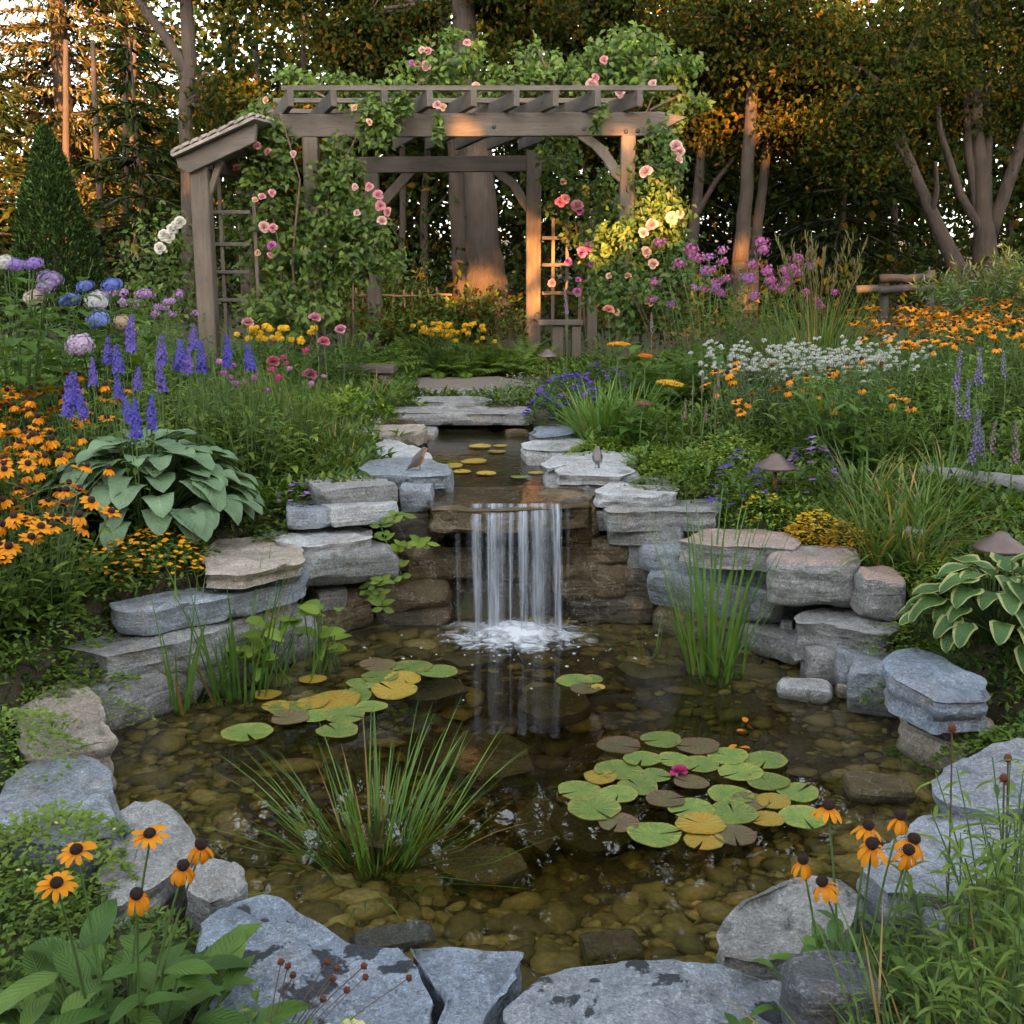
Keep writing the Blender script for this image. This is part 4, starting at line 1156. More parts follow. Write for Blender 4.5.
def fern_mesh(n, h, L):
    mb = MB()
    for i in range(n):
        a = U(0, TAU); e0 = U(.6, 1.2); p = Vector((U(-.03, .03), U(-.03, .03), 0)); d = Vector((math.cos(a) * math.cos(e0), math.sin(a) * math.cos(e0), math.sin(e0)))
        sd = Vector((-math.sin(a), math.cos(a), 0)); k = 14; pts = [p.copy()]
        for j in range(k):
            t = j / k
            p = p + d * (L / k); d = (d + Vector((0, 0, -.10))).normalized(); pts.append(p.copy())
            w = L * .22 * math.sin(math.pi * (t * .85 + .12))
            for s_ in (-1, 1): mb.leaf(p, sd * s_ + d * .4, d.cross(sd), w, w * .36, 'lance', 2, .4, .1, 0)
        mb.tube(pts, .002, 4, 1, False)
    return mb.build('foliage', [G_MID, STEM])

# ================================================================== PLANTS: planting
def plant(name, parts, px, d, s, label, cat='plant', group=None, rz=None, dz=0):
    p = onground(px, d); p.z += dz - .01
    return place(name, parts, p, U(0, TAU) if rz is None else rz, s, label, cat, group)
def fl_parts(tips, meshes, s=1.0, color=None, name='flower', tilt=.5, toward=(0, -.25, 0)):
    out = []
    for tip, d in tips:
        dv = Vector(d) + Vector((U(-tilt, tilt), U(-tilt, tilt), .6)) + Vector(toward)
        out.append((name, rnd.choice(meshes), tiltm(tip, dv, s * U(.85, 1.15), U(0, 6)), color() if callable(color) else color))
    return out

# ---- black-eyed susans, left drift and right drift
def susan(ns, h, rad, extra=0):
    mb, tips = leafy_stems(ns, h, rad, 5, .11, .034, (G_MID, STEM), lean=.35, bare=.1, droop=.8)
    mb2, _ = leafy_stems(int(ns * 1.3), h * .6, rad * 1.15, 6, .12, .04, lean=.4)
    b = len(mb.v); mb.v += mb2.v; mb.f += [tuple(i + b for i in f) for f in mb2.f]; mb.m += mb2.m; mb.uv += mb2.uv
    return [('foliage', mb.build('foliage', [G_MID, STEM]), None)] + fl_parts(tips, FL_FAR, 1.15, None, toward=(0, -.35, 0))
SUSAN = [susan(14, .46, .19), susan(17, .5, .22), susan(7, .42, .15)]
SUSAN_R = [susan(9, .60, .24), susan(12, .64, .27), susan(7, .54, .24)]
lab = 'black-eyed Susan plant in the orange drift to the left of the blue-green hosta'
for px, d in ((-45, 4.3), (-20, 4.75), (15, 4.5), (38, 4.5), (-10, 5.2), (30, 5.1), (34, 5.35), (-30, 5.7), (8, 5.75), (50, 5.8), (90, 5.75), (20, 6.15), (-60, 5.1), (40, 4.25), (10, 4.15), (66, 6.2), (-15, 4.05), (25, 4.75), (-40, 4.7), (0, 5.45)):
    plant('black_eyed_susan', rnd.choice(SUSAN), px + U(-8, 8), d, U(.9, 1.12), lab, 'flower', 'orange coneflowers left of the hosta')
lab = 'black-eyed Susan plant in the wide orange drift at the back of the right bed'
for i in range(34):
    d = U(7.6, 10.2); px = U(870, 1075) if d < 8.7 else U(885, 1060)
    if px < 905 and d < 8: continue
    plant('black_eyed_susan', rnd.choice(SUSAN_R), px, d, U(.9, 1.1), lab, 'flower', 'orange coneflower drift of the right bed')
lab = 'short black-eyed Susan plant flowering in front of the white mountain mint'
for px, d in ((731, 7.05), (747, 6.7), (790, 6.95), (828, 6.55), (836, 7.1), (902, 6.5)):
    plant('black_eyed_susan', SUSAN[2], px, d, U(.8, 1.2), lab, 'flower', 'orange coneflowers before the white mint')

# ---- hydrangeas
def hydrangea(px, d, h, rad, heads, label):
    mb, tips = leafy_stems(26, h * .9, rad * 1.15, 9, .17, .105, (G_MID, STEM), 'oval', .7, .35, 4, .35, .12)
    base = onground(px, d); base.z -= .01
    parts = [('foliage', mb.build('foliage', [G_BIG, STEM]), None)]
    for hx, hy, col, s in heads:
        p = PD(hx, hy, d - .12 + U(-.1, .1)) - base
        st = MB(); st.tube(curve((p.x * .3, p.y * .3, .15), p, .6, 5), [.005] * 6, 5, 0, False)
        for k in range(6):
            q = Vector((p.x * (.3 + .7 * (.5 + .08 * k) ** 1.6), p.y * (.3 + .7 * (.5 + .08 * k) ** 1.6), .15 + (p.z - .15) * (.50 + .082 * k))); an = U(0, 6) if k % 2 else an + 2.6 if k else U(0, 6)
            st.leaf(q, (math.cos(an), math.sin(an), .35), (-math.cos(an) * .35, -math.sin(an) * .35, 1), U(.10, .15), U(.06, .085), 'oval', 4, .8, .2, 1)
        parts.append(('stem', st.build('stem', [STEM, G_BIG]), None))
        parts.append(('flower_head', rnd.choice(HYDR), tiltm(p, (U(-.3, .3), -.35, 1), s, U(0, 6)), col))
    place('hydrangea_bush', parts, base, 0, 1, label, 'shrub', 'hydrangeas at the left edge')
W_, LV, BL_, CR = (.56, .52, .50), (.34, .25, .42), (.15, .19, .50), (.60, .46, .33)
hydrangea(25, 6.1, 1.20, .40, [(4, 263, W_, 1.0), (16, 265, (.30, .20, .50), .85), (34, 264, (.30, .2, .5), .85), (50, 279, LV, 1.2), (36, 297, (.72, .58, .52), 1.25), (80, 345, (.55, .42, .56), 1.3), (46, 286, LV, .9), (-15, 280, W_, 1.1)],
          'leafy hydrangea with white and lavender flower heads at the edge of the picture')
hydrangea(104, 6.7, 1.10, .36, [(85, 286, BL_, .95), (112, 285, BL_, 1.1), (70, 300, BL_, 1.15), (97, 301, (.62, .60, .62), 1.25), (98, 320, (.24, .30, .62), 1.15), (122, 322, CR, .95), (130, 329, CR, .9)],
          'leafy hydrangea with blue flower heads next to the white one')
# ---- delphinium spikes
DLEAF, _ = leafy_stems(4, .55, .09, 8, .10, .03, lean=.2)
DLEAF = DLEAF.build('foliage', [G_MID, STEM])
lab = 'violet-blue larkspur with a tall flower spike in the clump behind the blue-green hosta'
zx = [(405, 385), (590, 390), (340, 435), (372, 452), (300, 498), (425, 512), (495, 512), (372, 535), (225, 570), (270, 592), (462, 615), (545, 440), (577, 465), (495, 428), (685, 438), (750, 448), (420, 635), (400, 600), (610, 455), (245, 540)]
for i, (a, b) in enumerate(zx):
    px, py = a / 2.926, 200 + b / 2.926
    d = 5.75 + (455 - b) * .0042 + U(-.1, .1)
    base = onground(px, d); L = .19 * U(.75, 1.2)
    top = PD(px, py, d).z - base.z
    z0 = top - L * .55
    st = MB(); st.tube([(0, 0, 0), (U(-.01, .01), 0, z0 * .5), (0, 0, z0)], [.005, .004, .004], 5, 0, False)
    place('larkspur', [('stem', st.build('stem', [STEM]), None), ('foliage', DLEAF, M4(s=min(1.1, z0 / .5))),
          ('flower_spike', SPIKE[i % 2], M4((0, 0, z0), U(-.1, .1), U(-.1, .1), U(0, 6), L / .27 * 1.05), rnd.choice(((.10, .08, .42), (.13, .10, .46), (.16, .11, .42))))], base, 0, 1, lab, 'flower', 'blue larkspur spikes')
# ---- hostas
def onehosta(px, d, r_, h, n, L, W, m, edge, label):
    plant('hosta', [('foliage', hosta_mesh(n, r_, h, L, W, m, edge), None)], px, d, 1, label, 'plant', rz=0)
onehosta(150, 5.25, .72, .42, 170, .20, .16, G_BLUE, False, 'large blue-green hosta with broad ribbed leaves spilling over the stones')
onehosta(1000, 4.15, .50, .29, 84, .165, .115, G_VAR, True, 'hosta with cream edged green leaves beside the flat blue slab')
# ---- leafy green perennials
def perennial(ns, h, rad, L, W, mats, prof='lance', nl=9, **k):
    mb, tips = leafy_stems(ns, h, rad, nl, L, W, mats, prof, **k)
    return ('foliage', mb.build('foliage', list(mats)), None), tips
PER = [perennial(14, .42, .2, .12, .03, (G_MID, STEM))[0], perennial(16, .46, .22, .10, .034, (G_DEEP, STEM))[0], perennial(14, .40, .2, .13, .045, (G_LIME, STEM))[0],
       perennial(12, .5, .2, .15, .04, (G_BIG, STEM))[0], perennial(18, .4, .22, .09, .016, (G_MID, STEM), nl=14)[0]]
for px, d, k, s, lab in (
    (250, 5.75, 0, 1.05, 'bright green bushy phlox without flowers behind the blue-green hosta'), (215, 6.05, 2, .95, 'lime green leafy plant between the hosta and the larkspurs'), (290, 5.95, 2, .9, 'lime green leafy plant next to the tuft of fine grass')):
    plant('leafy_perennial', [PER[k]], px, d, s, lab)
lab = 'green leafy plant in the lush middle of the right bed'
for i in range(34):
    d = U(5.35, 7.6); px = U(760, 1060)
    if d < 6.0 and px > 900: continue
    if px < 800 and d > 6.6: continue
    if px < 830 and d < 5.85: continue
    plant('leafy_perennial', [PER[rnd.choice((0, 0, 1, 2, 3, 4))]], px, d, U(.75, 1.15), lab, 'plant', 'green plants filling the right bed')
lab = 'leafy plant among the tall stems of the left bed'
for i in range(14):
    plant('leafy_perennial', [PER[rnd.choice((0, 1, 2, 2))]], U(150, 340), U(6.2, 8.2), U(.8, 1.15), lab, 'plant', 'green plants filling the left bed')
lab = 'leafy plant growing at the foot of the climbing roses'
for px in (140, 170, 205, 235, 265, 290, 320, 350, 600, 640, 670, 700, 730):
    plant('leafy_perennial', [PER[rnd.choice((0, 1, 3, 4))]], px + U(-8, 8), U(8.9, 10.0), U(.9, 1.25), lab, 'plant', 'green plants at the pergola foot')
BIGL = perennial(10, .5, .2, .20, .11, (G_BIG, STEM), 'oval', 7)[0]
plant('leafy_perennial', [BIGL], 655, 7.9, 1.15, 'plant with big lobed pale green leaves rising behind the daylily tuft')
plant('leafy_perennial', [BIGL], 640, 6.75, .75, 'dark broad leaved plant beside the rounded yellow sedum')
plant('leafy_perennial', [BIGL], 690, 8.3, 1.0, 'broad leaved plant below the pink phlox')
# ---- thin grassy stems with tiny flowers, left
lab = 'clump of thin upright stems with tiny flowers beside the larkspurs'
THINST = grass_mesh(90, .55, .14, .005, .12, .25, G_GRASS, straw=.1)
for px, d in ((215, 6.7), (240, 6.9), (262, 6.7), (285, 6.8), (305, 7.0), (228, 7.3), (270, 7.4)):
    pts = [(Vector((U(-.15, .15), U(-.15, .15), U(.4, .58))), Vector((0, 0, 1))) for _ in range(3)]
    col = rnd.choice(((.45, .05, .16), (.50, .22, .42), (.55, .50, .42), (.40, .12, .35)))
    plant('wispy_flower', [('foliage', THINST, None)] + fl_parts(pts, SMALLP, 1.1, col), px, d, U(.9, 1.1), lab, 'flower', 'wispy stems left of the stream')
FINE = grass_mesh(170, .28, .14, .005, .5, 1.1, G_GRASS, straw=.12)
for px, d, s, lab in ((335, 6.6, 1.1, 'tuft of fine grass beside the pale stones of the stream'), (312, 6.9, 1.0, 'tuft of fine grass leaning over the purple geranium'), (360, 7.4, .9, 'tuft of fine grass next to the flat whitish stone'),
                   (374, 8.7, 1.25, 'long tuft of yellowing grass at the path edge'), (350, 8.9, 1.1, 'second tuft of yellowing grass beside the path, further left'), (345, 6.1, .8, 'short tuft of fine grass above the thin pale wedge block')):
    plant('grass_tuft', [('foliage', FINE, None)], px, d, s, lab)
# ---- cushions and ground covers: (name, px, d, r, h, n, L, W, leaf, flowers, flower size, flower colour, label)
P_VIO, P_LIL, P_YEL, P_ORA2, P_PALEY = [petal_mat('petal_' + n, (*c, 1)) for n, c in (('violet', (.14, .06, .50)), ('lilac', (.32, .16, .52)), ('yellow', (.62, .40, .02)), ('amber', (.75, .32, .012)), ('cream', (.60, .55, .28)))]
CUSH = [
 ('lantana_cushion', 150, 4.75, .30, .14, 700, .032, .02, G_MID, 170, .014, P_ORA2, 'low cushion dotted with tiny orange flowers in front of the blue-green hosta'),
 ('lantana_cushion', 105, 4.6, .22, .12, 420, .032, .02, G_MID, 50, .012, P_ORA2, 'smaller leafy cushion with a few tiny orange flowers next to the first'),
 ('geranium_cushion', 298, 5.55, .15, .12, 260, .03, .02, G_MID, 26, .018, P_LIL, 'small cushion with lilac flowers above the thin blue-grey block'),
 ('sedum_cushion', 85, 4.3, .30, .11, 800, .028, .018, G_LIME, 0, 0, None, 'bright green mat spilling towards the big pointed slab'),
 ('sedum_cushion', 15, 4.15, .36, .17, 1000, .03, .018, G_MID, 0, 0, None, 'green mat at the foot of the left orange drift'),
 ('thyme_cushion', 950, 4.6, .26, .10, 600, .03, .018, G_LIME, 0, 0, None, 'yellow-green mat behind the cream edged hosta'),
 ('thyme_cushion', 960, 3.75, .20, .13, 600, .026, .02, G_MID, 0, 0, None, 'small leaved mat directly right of the cream edged hosta stones'),
 ('geranium_cushion', 272, 5.35, .2, .12, 420, .035, .022, G_MID, 0, 0, None, 'green leafy cushion beside the blue-green hosta over the tapering slab'),
 ('sedum_cushion', 30, 3.8, .36, .15, 1100, .022, .014, G_LIME, 0, 0, None, 'flat bright green sedum beside the big pointed slab'),
 ('sedum_cushion', -5, 3.35, .28, .10, 700, .024, .015, G_LIME, 0, 0, None, 'green sedum mat left of the square tan-streaked slab'),
 ('sedum_cushion', 60, 4.1, .28, .09, 600, .03, .018, G_MID, 0, 0, None, 'green mat between the orange flowers and the pointed slab'),
 ('creeping_cushion', 40, 2.72, .27, .17, 1100, .024, .015, G_LIME, 10, .006, P_PALEY, 'rounded yellow-green mound spilling over the smooth blue-grey slab'),
 ('creeping_cushion', 20, 2.45, .24, .14, 700, .024, .015, G_MID, 0, 0, None, 'green mound behind the foremost coneflower leaves'),
 ('violet_cushion', 568, 8.0, .34, .34, 800, .04, .014, G_DEEP, 230, .022, P_VIO, 'round bush covered with violet flowers by the stone bridge'),
 ('violet_cushion', 600, 8.5, .30, .36, 500, .04, .014, G_DEEP, 70, .02, P_VIO, 'second violet flowered bush behind the daylily tuft'),
 ('silver_cushion', 520, 9.0, .36, .24, 800, .03, .016, G_SILVER, 60, .008, P_PALEY, 'pale green airy cushion at the path edge'),
 ('silver_cushion', 548, 9.6, .34, .28, 600, .03, .016, G_MID, 20, .008, P_PALEY, 'green airy cushion around the small path light'),
 ('sedum_cushion', 610, 6.75, .30, .10, 800, .028, .018, G_LIME, 0, 0, None, 'yellow-green sedum behind the grey bird'),
 ('sedum_cushion', 655, 6.4, .28, .13, 700, .03, .02, G_LIME, 0, 0, None, 'rounded yellow sedum below the bare pink stalks'),
 ('sedum_cushion', 690, 6.1, .30, .16, 800, .035, .02, G_LIME, 10, .008, P_YEL, 'yellow-green bushy cushion right of the pale bird slab'),
 ('sedum_cushion', 725, 6.3, .30, .22, 800, .035, .02, G_LIME, 14, .008, P_YEL, 'tall yellow-green cushion left of the copper path light'),
 ('spurge_cushion', 668, 5.85, .24, .12, 500, .028, .018, G_MID, 0, 0, None, 'green cushion just above the long grey slab'),
 ('aster_cushion', 738, 5.5, .15, .30, 240, .04, .014, G_MID, 40, .024, P_VIO, 'small aster clump with violet flowers left of the copper path light'),
 ('aster_cushion', 808, 5.6, .17, .34, 260, .04, .014, G_MID, 44, .024, P_LIL, 'small aster clump with lilac flowers right of the copper path light'),
 ('golden_sedum', 815, 5.12, .17, .16, 520, .032, .014, G_GOLD, 160, .012, P_YEL, 'bright golden sedum mound above the sunset pink rock'),
 ('golden_sedum', 848, 5.0, .16, .13, 420, .032, .014, G_GOLD, 120, .012, P_YEL, 'lower golden sedum mound beside the first golden mound'),
 ('golden_sedum', 765, 5.35, .15, .14, 320, .03, .014, G_LIME, 60, .01, P_YEL, 'dull golden cushion at the foot of the copper path light'),
 ('thyme_cushion', 922, 4.2, .2, .13, 700, .024, .017, G_MID, 0, 0, None, 'small leaved green cushion under the cream edged hosta'),
 ('thyme_cushion', 905, 4.45, .17, .10, 420, .024, .015, G_LIME, 0, 0, None, 'mossy cushion by the small tilted rock'),
 ('thyme_cushion', 1010, 3.55, .22, .14, 700, .028, .022, G_MID, 0, 0, None, 'clover-like cushion at the right of the flat blue slab'),
 ('thyme_cushion', 1035, 3.25, .22, .12, 600, .028, .022, G_DEEP, 0, 0, None, 'clover-like cushion above the large blue-grey rock'),
 ('thyme_cushion', 782, 2.32, .20, .07, 420, .022, .013, G_DEEP, 0, 0, None, 'creeping green sprigs on the chunky faceted rock'),
 ('fern_cushion', 345, 8.3, .34, .2, 500, .07, .03, G_LIME, 0, 0, None, 'yellow-green feathery cushion left of the path'),
 ('fern_cushion', 318, 7.9, .3, .2, 400, .07, .03, G_LIME, 0, 0, None, 'second yellow-green feathery cushion near the pink roses'),
 ('moss_cushion', 443, 7.0, .10, .06, 240, .022, .014, G_LIME, 0, 0, None, 'bright moss tuft at the stream edge by the robin'),
 ('moss_cushion', 562, 6.6, .09, .05, 160, .022, .014, G_LIME, 0, 0, None, 'bright moss tuft on the bank opposite the robin'),
]
for nm, px, d, r_, h, n, L, W, m, nf, fr, fm_, lab in CUSH:
    plant(nm, [('foliage', mound_mesh(r_, h, int(n * 1.25), L, W, m, 'oval', nf, fr, fm_), None)], px, d, 1, lab, 'ground cover', 'cushion plants of the beds')
# ---- white mountain mint
def mint():
    mb, tips = leafy_stems(26, .5, .26, 9, .06, .014, (G_SILVER, STEM), lean=.25, bare=.3)
    pm = floret_ball(12, .015, .0075, .45, 4, .3).build('flower_head', [P_WHITE])
    fine = [t for t in tips for _ in range(1)]
    out = [('foliage', mb.build('foliage', [G_SILVER, STEM]), None)]
    for t, d in fine:
        for _ in range(2): out.append(('flower_head', pm, tiltm(t + Vector((U(-.07, .07), U(-.07, .07), U(-.07, .03))), (U(-.3, .3), -.2, 1), U(.7, 1.15))))
    return out
MINT = [mint(), mint()]
lab = 'white flowered mountain mint plant in the pale drift of the right bed'
for px, d in ((735, 7.5), (768, 7.3), (800, 7.3), (832, 7.25), (862, 7.3), (752, 7.8), (785, 7.75), (818, 7.7), (850, 7.75), (880, 7.6)):
    plant('mountain_mint', MINT[rnd.randint(0, 1)], px, d, U(.95, 1.15), lab, 'flower', 'white mountain mint drift')
# ---- phlox, tall pink and purple
def phlox(cols, h=.95):
    (fo), tips = perennial(11, h, .24, .11, .03, (G_MID, STEM), nl=16)
    return [fo] + fl_parts(tips[:7], PHLOX, .85, lambda: rnd.choice(cols), 'flower_head')
PH1 = phlox(((.34, .12, .36), (.42, .17, .40), (.42, .12, .28)))
lab = 'tall phlox with magenta and purple heads left of the tall grass'
for px, d, s in ((688, 9.3, .98), (712, 9.0, .95), (735, 9.2, 1.04), (758, 9.1, .98), (700, 9.7, 1.05), (748, 9.7, 1.05)):
    plant('garden_phlox', PH1, px, d, s * U(.95, 1.28), lab, 'flower', 'tall phlox beside the tall grass')
plant('garden_phlox', phlox(((.50, .08, .36),)), 806, 9.5, .98, 'phlox with magenta heads rising through the tall grass', 'flower')
RL = perennial(14, .8, .3, .06, .035, (G_RED, TWIG), 'oval', 14)[0]
plant('smoke_bush', [RL], 680, 9.9, 1.2, 'reddish leaved bush between the climbing rose and the phlox', 'shrub')
plant('smoke_bush', [RL], 504, 12.4, .75, 'dry reddish bush near the pergola post', 'shrub')
lab = 'spike of lilac phlox behind the larkspurs'
PH2 = phlox(((.38, .20, .42), (.45, .26, .50)), .8)
for px, d in ((168, 8.6), (183, 8.9), (140, 8.4)):
    plant('garden_phlox', PH2, px, d, 1.0, lab, 'flower', 'lilac phlox of the left bed')
# ---- tall grass and daylily tufts
MISC = grass_mesh(260, 1.05, .22, .009, .22, .7, G_GRASS, straw=.1)
st = MB()
for i in range(26):
    a = U(0, TAU); t = (U(.05, .4) * math.cos(a), U(.05, .4) * math.sin(a), U(1.0, 1.3)); pts = curve((0, 0, 0), t, .8, 6)
    st.tube(pts, .003, 4, 0, False)
    for k in range(12): st.leaf(pts[-1] - (pts[-1] - pts[-2]) * (k / 12), (U(-.4, .4), U(-.4, .4), 1), (1, 0, 0), .07, .008, 'lance', 2, .3, .1)
MISCST = st.build('flower_stalks', [G_PLUME])
plant('ornamental_grass', [('foliage', MISC, None), ('flower_stalks', MISCST, None)], 815, 8.7, 1.0, 'tall ornamental grass with straw coloured plumes', 'grass')
plant('ornamental_grass', [('foliage', MISC, None)], 790, 8.9, .8, 'shorter clump of ornamental grass left of the plumes', 'grass')
DAY = grass_mesh(110, .52, .10, .015, .34, .9, G_REED, straw=.05)
for px, d, s, lab in ((600, 7.1, 1.0, 'daylily tuft of arching yellow-green leaves next to the violet bush'), (628, 7.2, .95, 'second daylily tuft further from the violet bush'), (585, 7.4, .7, 'small daylily tuft in front of the violet bush')):
    plant('daylily', [('foliage', DAY, None)], px, d, s, lab)
lab = 'tuft of loose grass between the golden sedum and the dome light'
LOOSE = grass_mesh(80, .38, .09, .010, .4, 1.2, G_GRASS, straw=.12)
for px, d in ((880, 4.85), (905, 4.9), (862, 5.2), (930, 5.1), (895, 5.3), (955, 5.3), (945, 5.6), (925, 4.7), (860, 5.5)):
    plant('grass_tuft', [('foliage', LOOSE, None)], px, d, U(.8, 1.15), lab, 'grass', 'loose grass of the right bed')
# ---- yarrow, pink stalks, hyssop
def stalk(name, px, py, d, mesh, col, label, s=1.0, leafm=None, group=None, cat='flower'):
    b = onground(px, d); z = PD(px, py, d).z - b.z
    st = MB(); st.tube([(0, 0, 0), (U(-.02, .02), U(-.02, .02), z * .5), (0, 0, z)], [.005, .004, .003], 5, 0, False)
    for k in range(7): st.leaf((0, 0, z * (.15 + .09 * k)), (math.cos(k * 2.4), math.sin(k * 2.4), .5), (0, 0, 1), .07, .016, 'lance', 3, .6, .2, 1)
    part = 'flower_spike' if mesh in THIN or mesh in SPIKE else 'flower_head'
    place(name, [('stem', st.build('stem', [STEM, leafm or G_MID]), None), (part, mesh, M4((0, 0, z - (.12 if part == 'flower_spike' else 0)), U(-.12, .12), U(-.12, .12), 0, s), col)], b, 0, 1, label, cat, group)
stalk('yarrow', 617, 345, 7.0, YARROW, (.70, .30, .015), 'flat orange yarrow head standing over the daylilies', 1.35)
stalk('yarrow', 668, 384, 6.6, YARROW, (.60, .36, .02), 'flat golden yarrow head left of the bare pink stalks', 1.5)
stalk('yarrow', 643, 356, 7.2, YARROW, (.70, .16, .02), 'small red-orange yarrow head behind the golden one', .9)
stalk('yarrow', 641, 404, 6.5, YARROW, (.30, .10, .08), 'dull red yarrow head above the sedum', .9)
for i, (px, py, top) in enumerate(((683, 440, 398), (690, 440, 375), (699, 440, 372), (704, 432, 400), (715, 440, 366), (712, 430, 378))):
    stalk('bare_stalk', px, top, 6.4 + .05 * (i % 3), THIN[i % 2], (.42, .20, .26), 'bare pinkish flower stalk in the group right of the golden yarrow', .55, TWIG, 'bare pink stalks')
for i, (px, py, d) in enumerate(((948, 368, 5.9), (953, 395, 5.8), (961, 398, 5.8), (969, 365, 6.4), (975, 364, 6.4), (998, 358, 6.6), (972, 428, 5.5), (978, 436, 5.5), (968, 442, 5.5), (986, 430, 5.4), (1010, 440, 5.3), (650, 318, 8.6), (566, 300, 9.4))):
    stalk('hyssop', px, py, d, THIN[i % 2], (.27, .20, .46) if i < 9 else (.30, .18, .26), 'lilac hyssop spike in the group above the weathered log' if i < 9 else ('brown faded hyssop spike leaning near the weathered log' if i < 11 else ('dark plum flower spike behind the big lobed leaves' if i == 11 else 'lilac flower spike near the small bench')), 1.1, None, 'hyssop spikes above the log' if i < 11 else None)
# ---- pink roses on stems and small yellow flowers near the pergola
for px, py, d, col, lab in ((318, 318, 8.6, (.62, .18, .28), 'round pink rose, the highest of the three left of the path'), (343, 330, 8.6, (.62, .20, .28), 'round pink rose nearest the path edge'), (326, 342, 8.4, (.58, .09, .14), 'round red-pink rose, the lowest of the three left of the path'),
                        (276, 362, 7.6, (.45, .03, .06), 'crimson rose above the thin stems'), (312, 375, 7.2, (.32, .02, .08), 'dark wine red rose by the fine grass'), (607, 310, 9.2, (.75, .25, .16), 'coral rose on a tall stem near the small bench'), (252, 323, 8.6, (.62, .22, .2), 'salmon rose left of the yellow daisies')):
    b = onground(px, d); z = PD(px, py, d).z - b.z
    st = MB(); st.tube([(0, 0, 0), (.02, 0, z * .5), (0, 0, z)], [.005, .004, .004], 5, 0, False)
    for k in range(9): st.leaf((.01, 0, z * (.2 + .08 * k)), (math.cos(k * 2.4), math.sin(k * 2.4), .5), (0, 0, 1), .07, .04, 'oval', 3, .6, .2, 1)
    place('garden_rose', [('stem', st.build('stem', [STEM, G_ROSE]), None), ('flower', ROSE[1], tiltm((0, 0, z), (U(-.2, .2), -.5, .8), .92), tuple(.75 * q + .08 for q in col))], b, 0, 1, lab, 'flower')
YD = [(n, m, x) for n, m, x in [('foliage', PER[0][1], None)]]
def yellowbush(px, d, s, n, lab, h=.42):
    tips = [(Vector((U(-.25, .25), U(-.2, .2), h + U(-.05, .06))), Vector((0, 0, 1))) for _ in range(n)]
    plant('yellow_daisy', [('foliage', PER[1][1], None)] + fl_parts(tips, SMALLP, 1.35, (.70, .40, .02)), px, d, s, lab, 'flower')
yellowbush(285, 8.9, 1.15, 16, 'yellow daisy clump left of the pink roses', .5)
yellowbush(262, 9.1, 1.1, 10, 'looser yellow daisy clump by the pergola trellis', .5)
yellowbush(432, 11.6, 1.15, 14, 'yellow lily clump in the fern bank behind the path')
yellowbush(452, 11.7, 1.2, 22, 'denser yellow lily clump in the middle of the fern bank')
yellowbush(475, 11.7, 1.0, 5, 'sparse orange-yellow lily clump at the end of the fern bank')
FERN = fern_mesh(16, .4, .55)
lab = 'green fern in the bank behind the path'
for i in range(16):
    plant('fern', [('foliage', FERN, None)], 408 + i * 9 + U(-5, 5), U(11.5, 12.5), U(.7, 1.0), lab, 'fern', 'ferns behind the path')
lab = 'green fern at the foot of the left pergola wing'
for px, d in ((120, 9.5), (150, 9.8), (175, 9.6), (350, 10.6), (375, 10.9)):
    plant('fern', [('foliage', FERN, None)], px, d, U(.8, 1.1), lab, 'fern', 'ferns under the left wing')

# ---- foreground coneflowers, every stem and flower its own part
def near_susan(px, d, flowers, petals, label, group, nleaf=26, L=.15, W=.05, rad=.22, h=.36, s=1.0):
    base = onground(px, d); base.z -= .01
    parts = []
    for fx, fy, fd, k in flowers:
        tip = PD(fx, fy, fd) - base
        b = Vector((tip.x * .35 + U(-.04, .04), tip.y * .35 + U(-.04, .04), 0))
        pts = curve(b, tip - Vector((0, 0, .008)), .7, 8)
        sb = MB(); sb.tube(pts, [.0038 - .0016 * i / 8 for i in range(9)], 7, 0, False)
        for j in range(4):
            q = pts[1 + j]; an = U(0, TAU)
            sb.leaf(q, (math.cos(an), math.sin(an), .55), (-math.cos(an) * .5, -math.sin(an) * .5, 1), L * U(.45, .75), W * U(.5, .7), 'lance', 6, .9, .2, 1, None, .01)
        parts.append(('stem', sb.build('stem', [STEM, G_BIG]), None))
        dv = (pts[-1] - pts[-2]).normalized() + Vector((U(-.25, .25), -.35 if k != 'd' else -.1, .5))
        m = tiltm(tip, dv, s * U(.92, 1.08), U(0, 6))
        parts.append(('flower', rnd.choice(petals), m, None, [('flower_centre', FL_CONE, M4((0, 0, .001), s=1.1))]))
    mb = MB()
    for i in range(nleaf):
        a = U(0, TAU); q = rad * math.sqrt(U(0.02, 1)); z = h * (1 - .75 * (q / rad) ** 1.5) * U(.35, 1.0)
        e = U(-.1, .75); an = a + U(-.8, .8)
        dd = Vector((math.cos(an) * math.cos(e), math.sin(an) * math.cos(e), math.sin(e)))
        nr = Vector((-math.cos(an) * math.sin(e), -math.sin(an) * math.sin(e), math.cos(e)))
        c = Vector((q * math.cos(a), q * math.sin(a), z)); sc = U(.6, 1.15)
        mb.tube(curve((c.x * .6, c.y * .6, 0), c, .5, 4), [.003] * 5, 5, 1, False)
        mb.leaf(c, dd, nr, L * sc, W * sc, 'lance', 8, U(.4, 1.1), .18, 0, None, .012, U(-.2, .2))
    parts.append(('foliage', mb.build('foliage', [G_BIG, STEM]), None))
    place('black_eyed_susan', parts, base, 0, 1, label, 'flower', group)
near_susan(120, 1.95, [(150, 836, 2.0, ''), (77, 852, 1.92, ''), (57, 885, 1.85, ''), (137, 896, 1.85, ''), (183, 868, 1.98, ''), (201, 847, 2.05, '')], FL_NEAR,
           'black-eyed Susan in the corner with six open orange flowers and dark centres', None, 95, .165, .066, .30, .36)
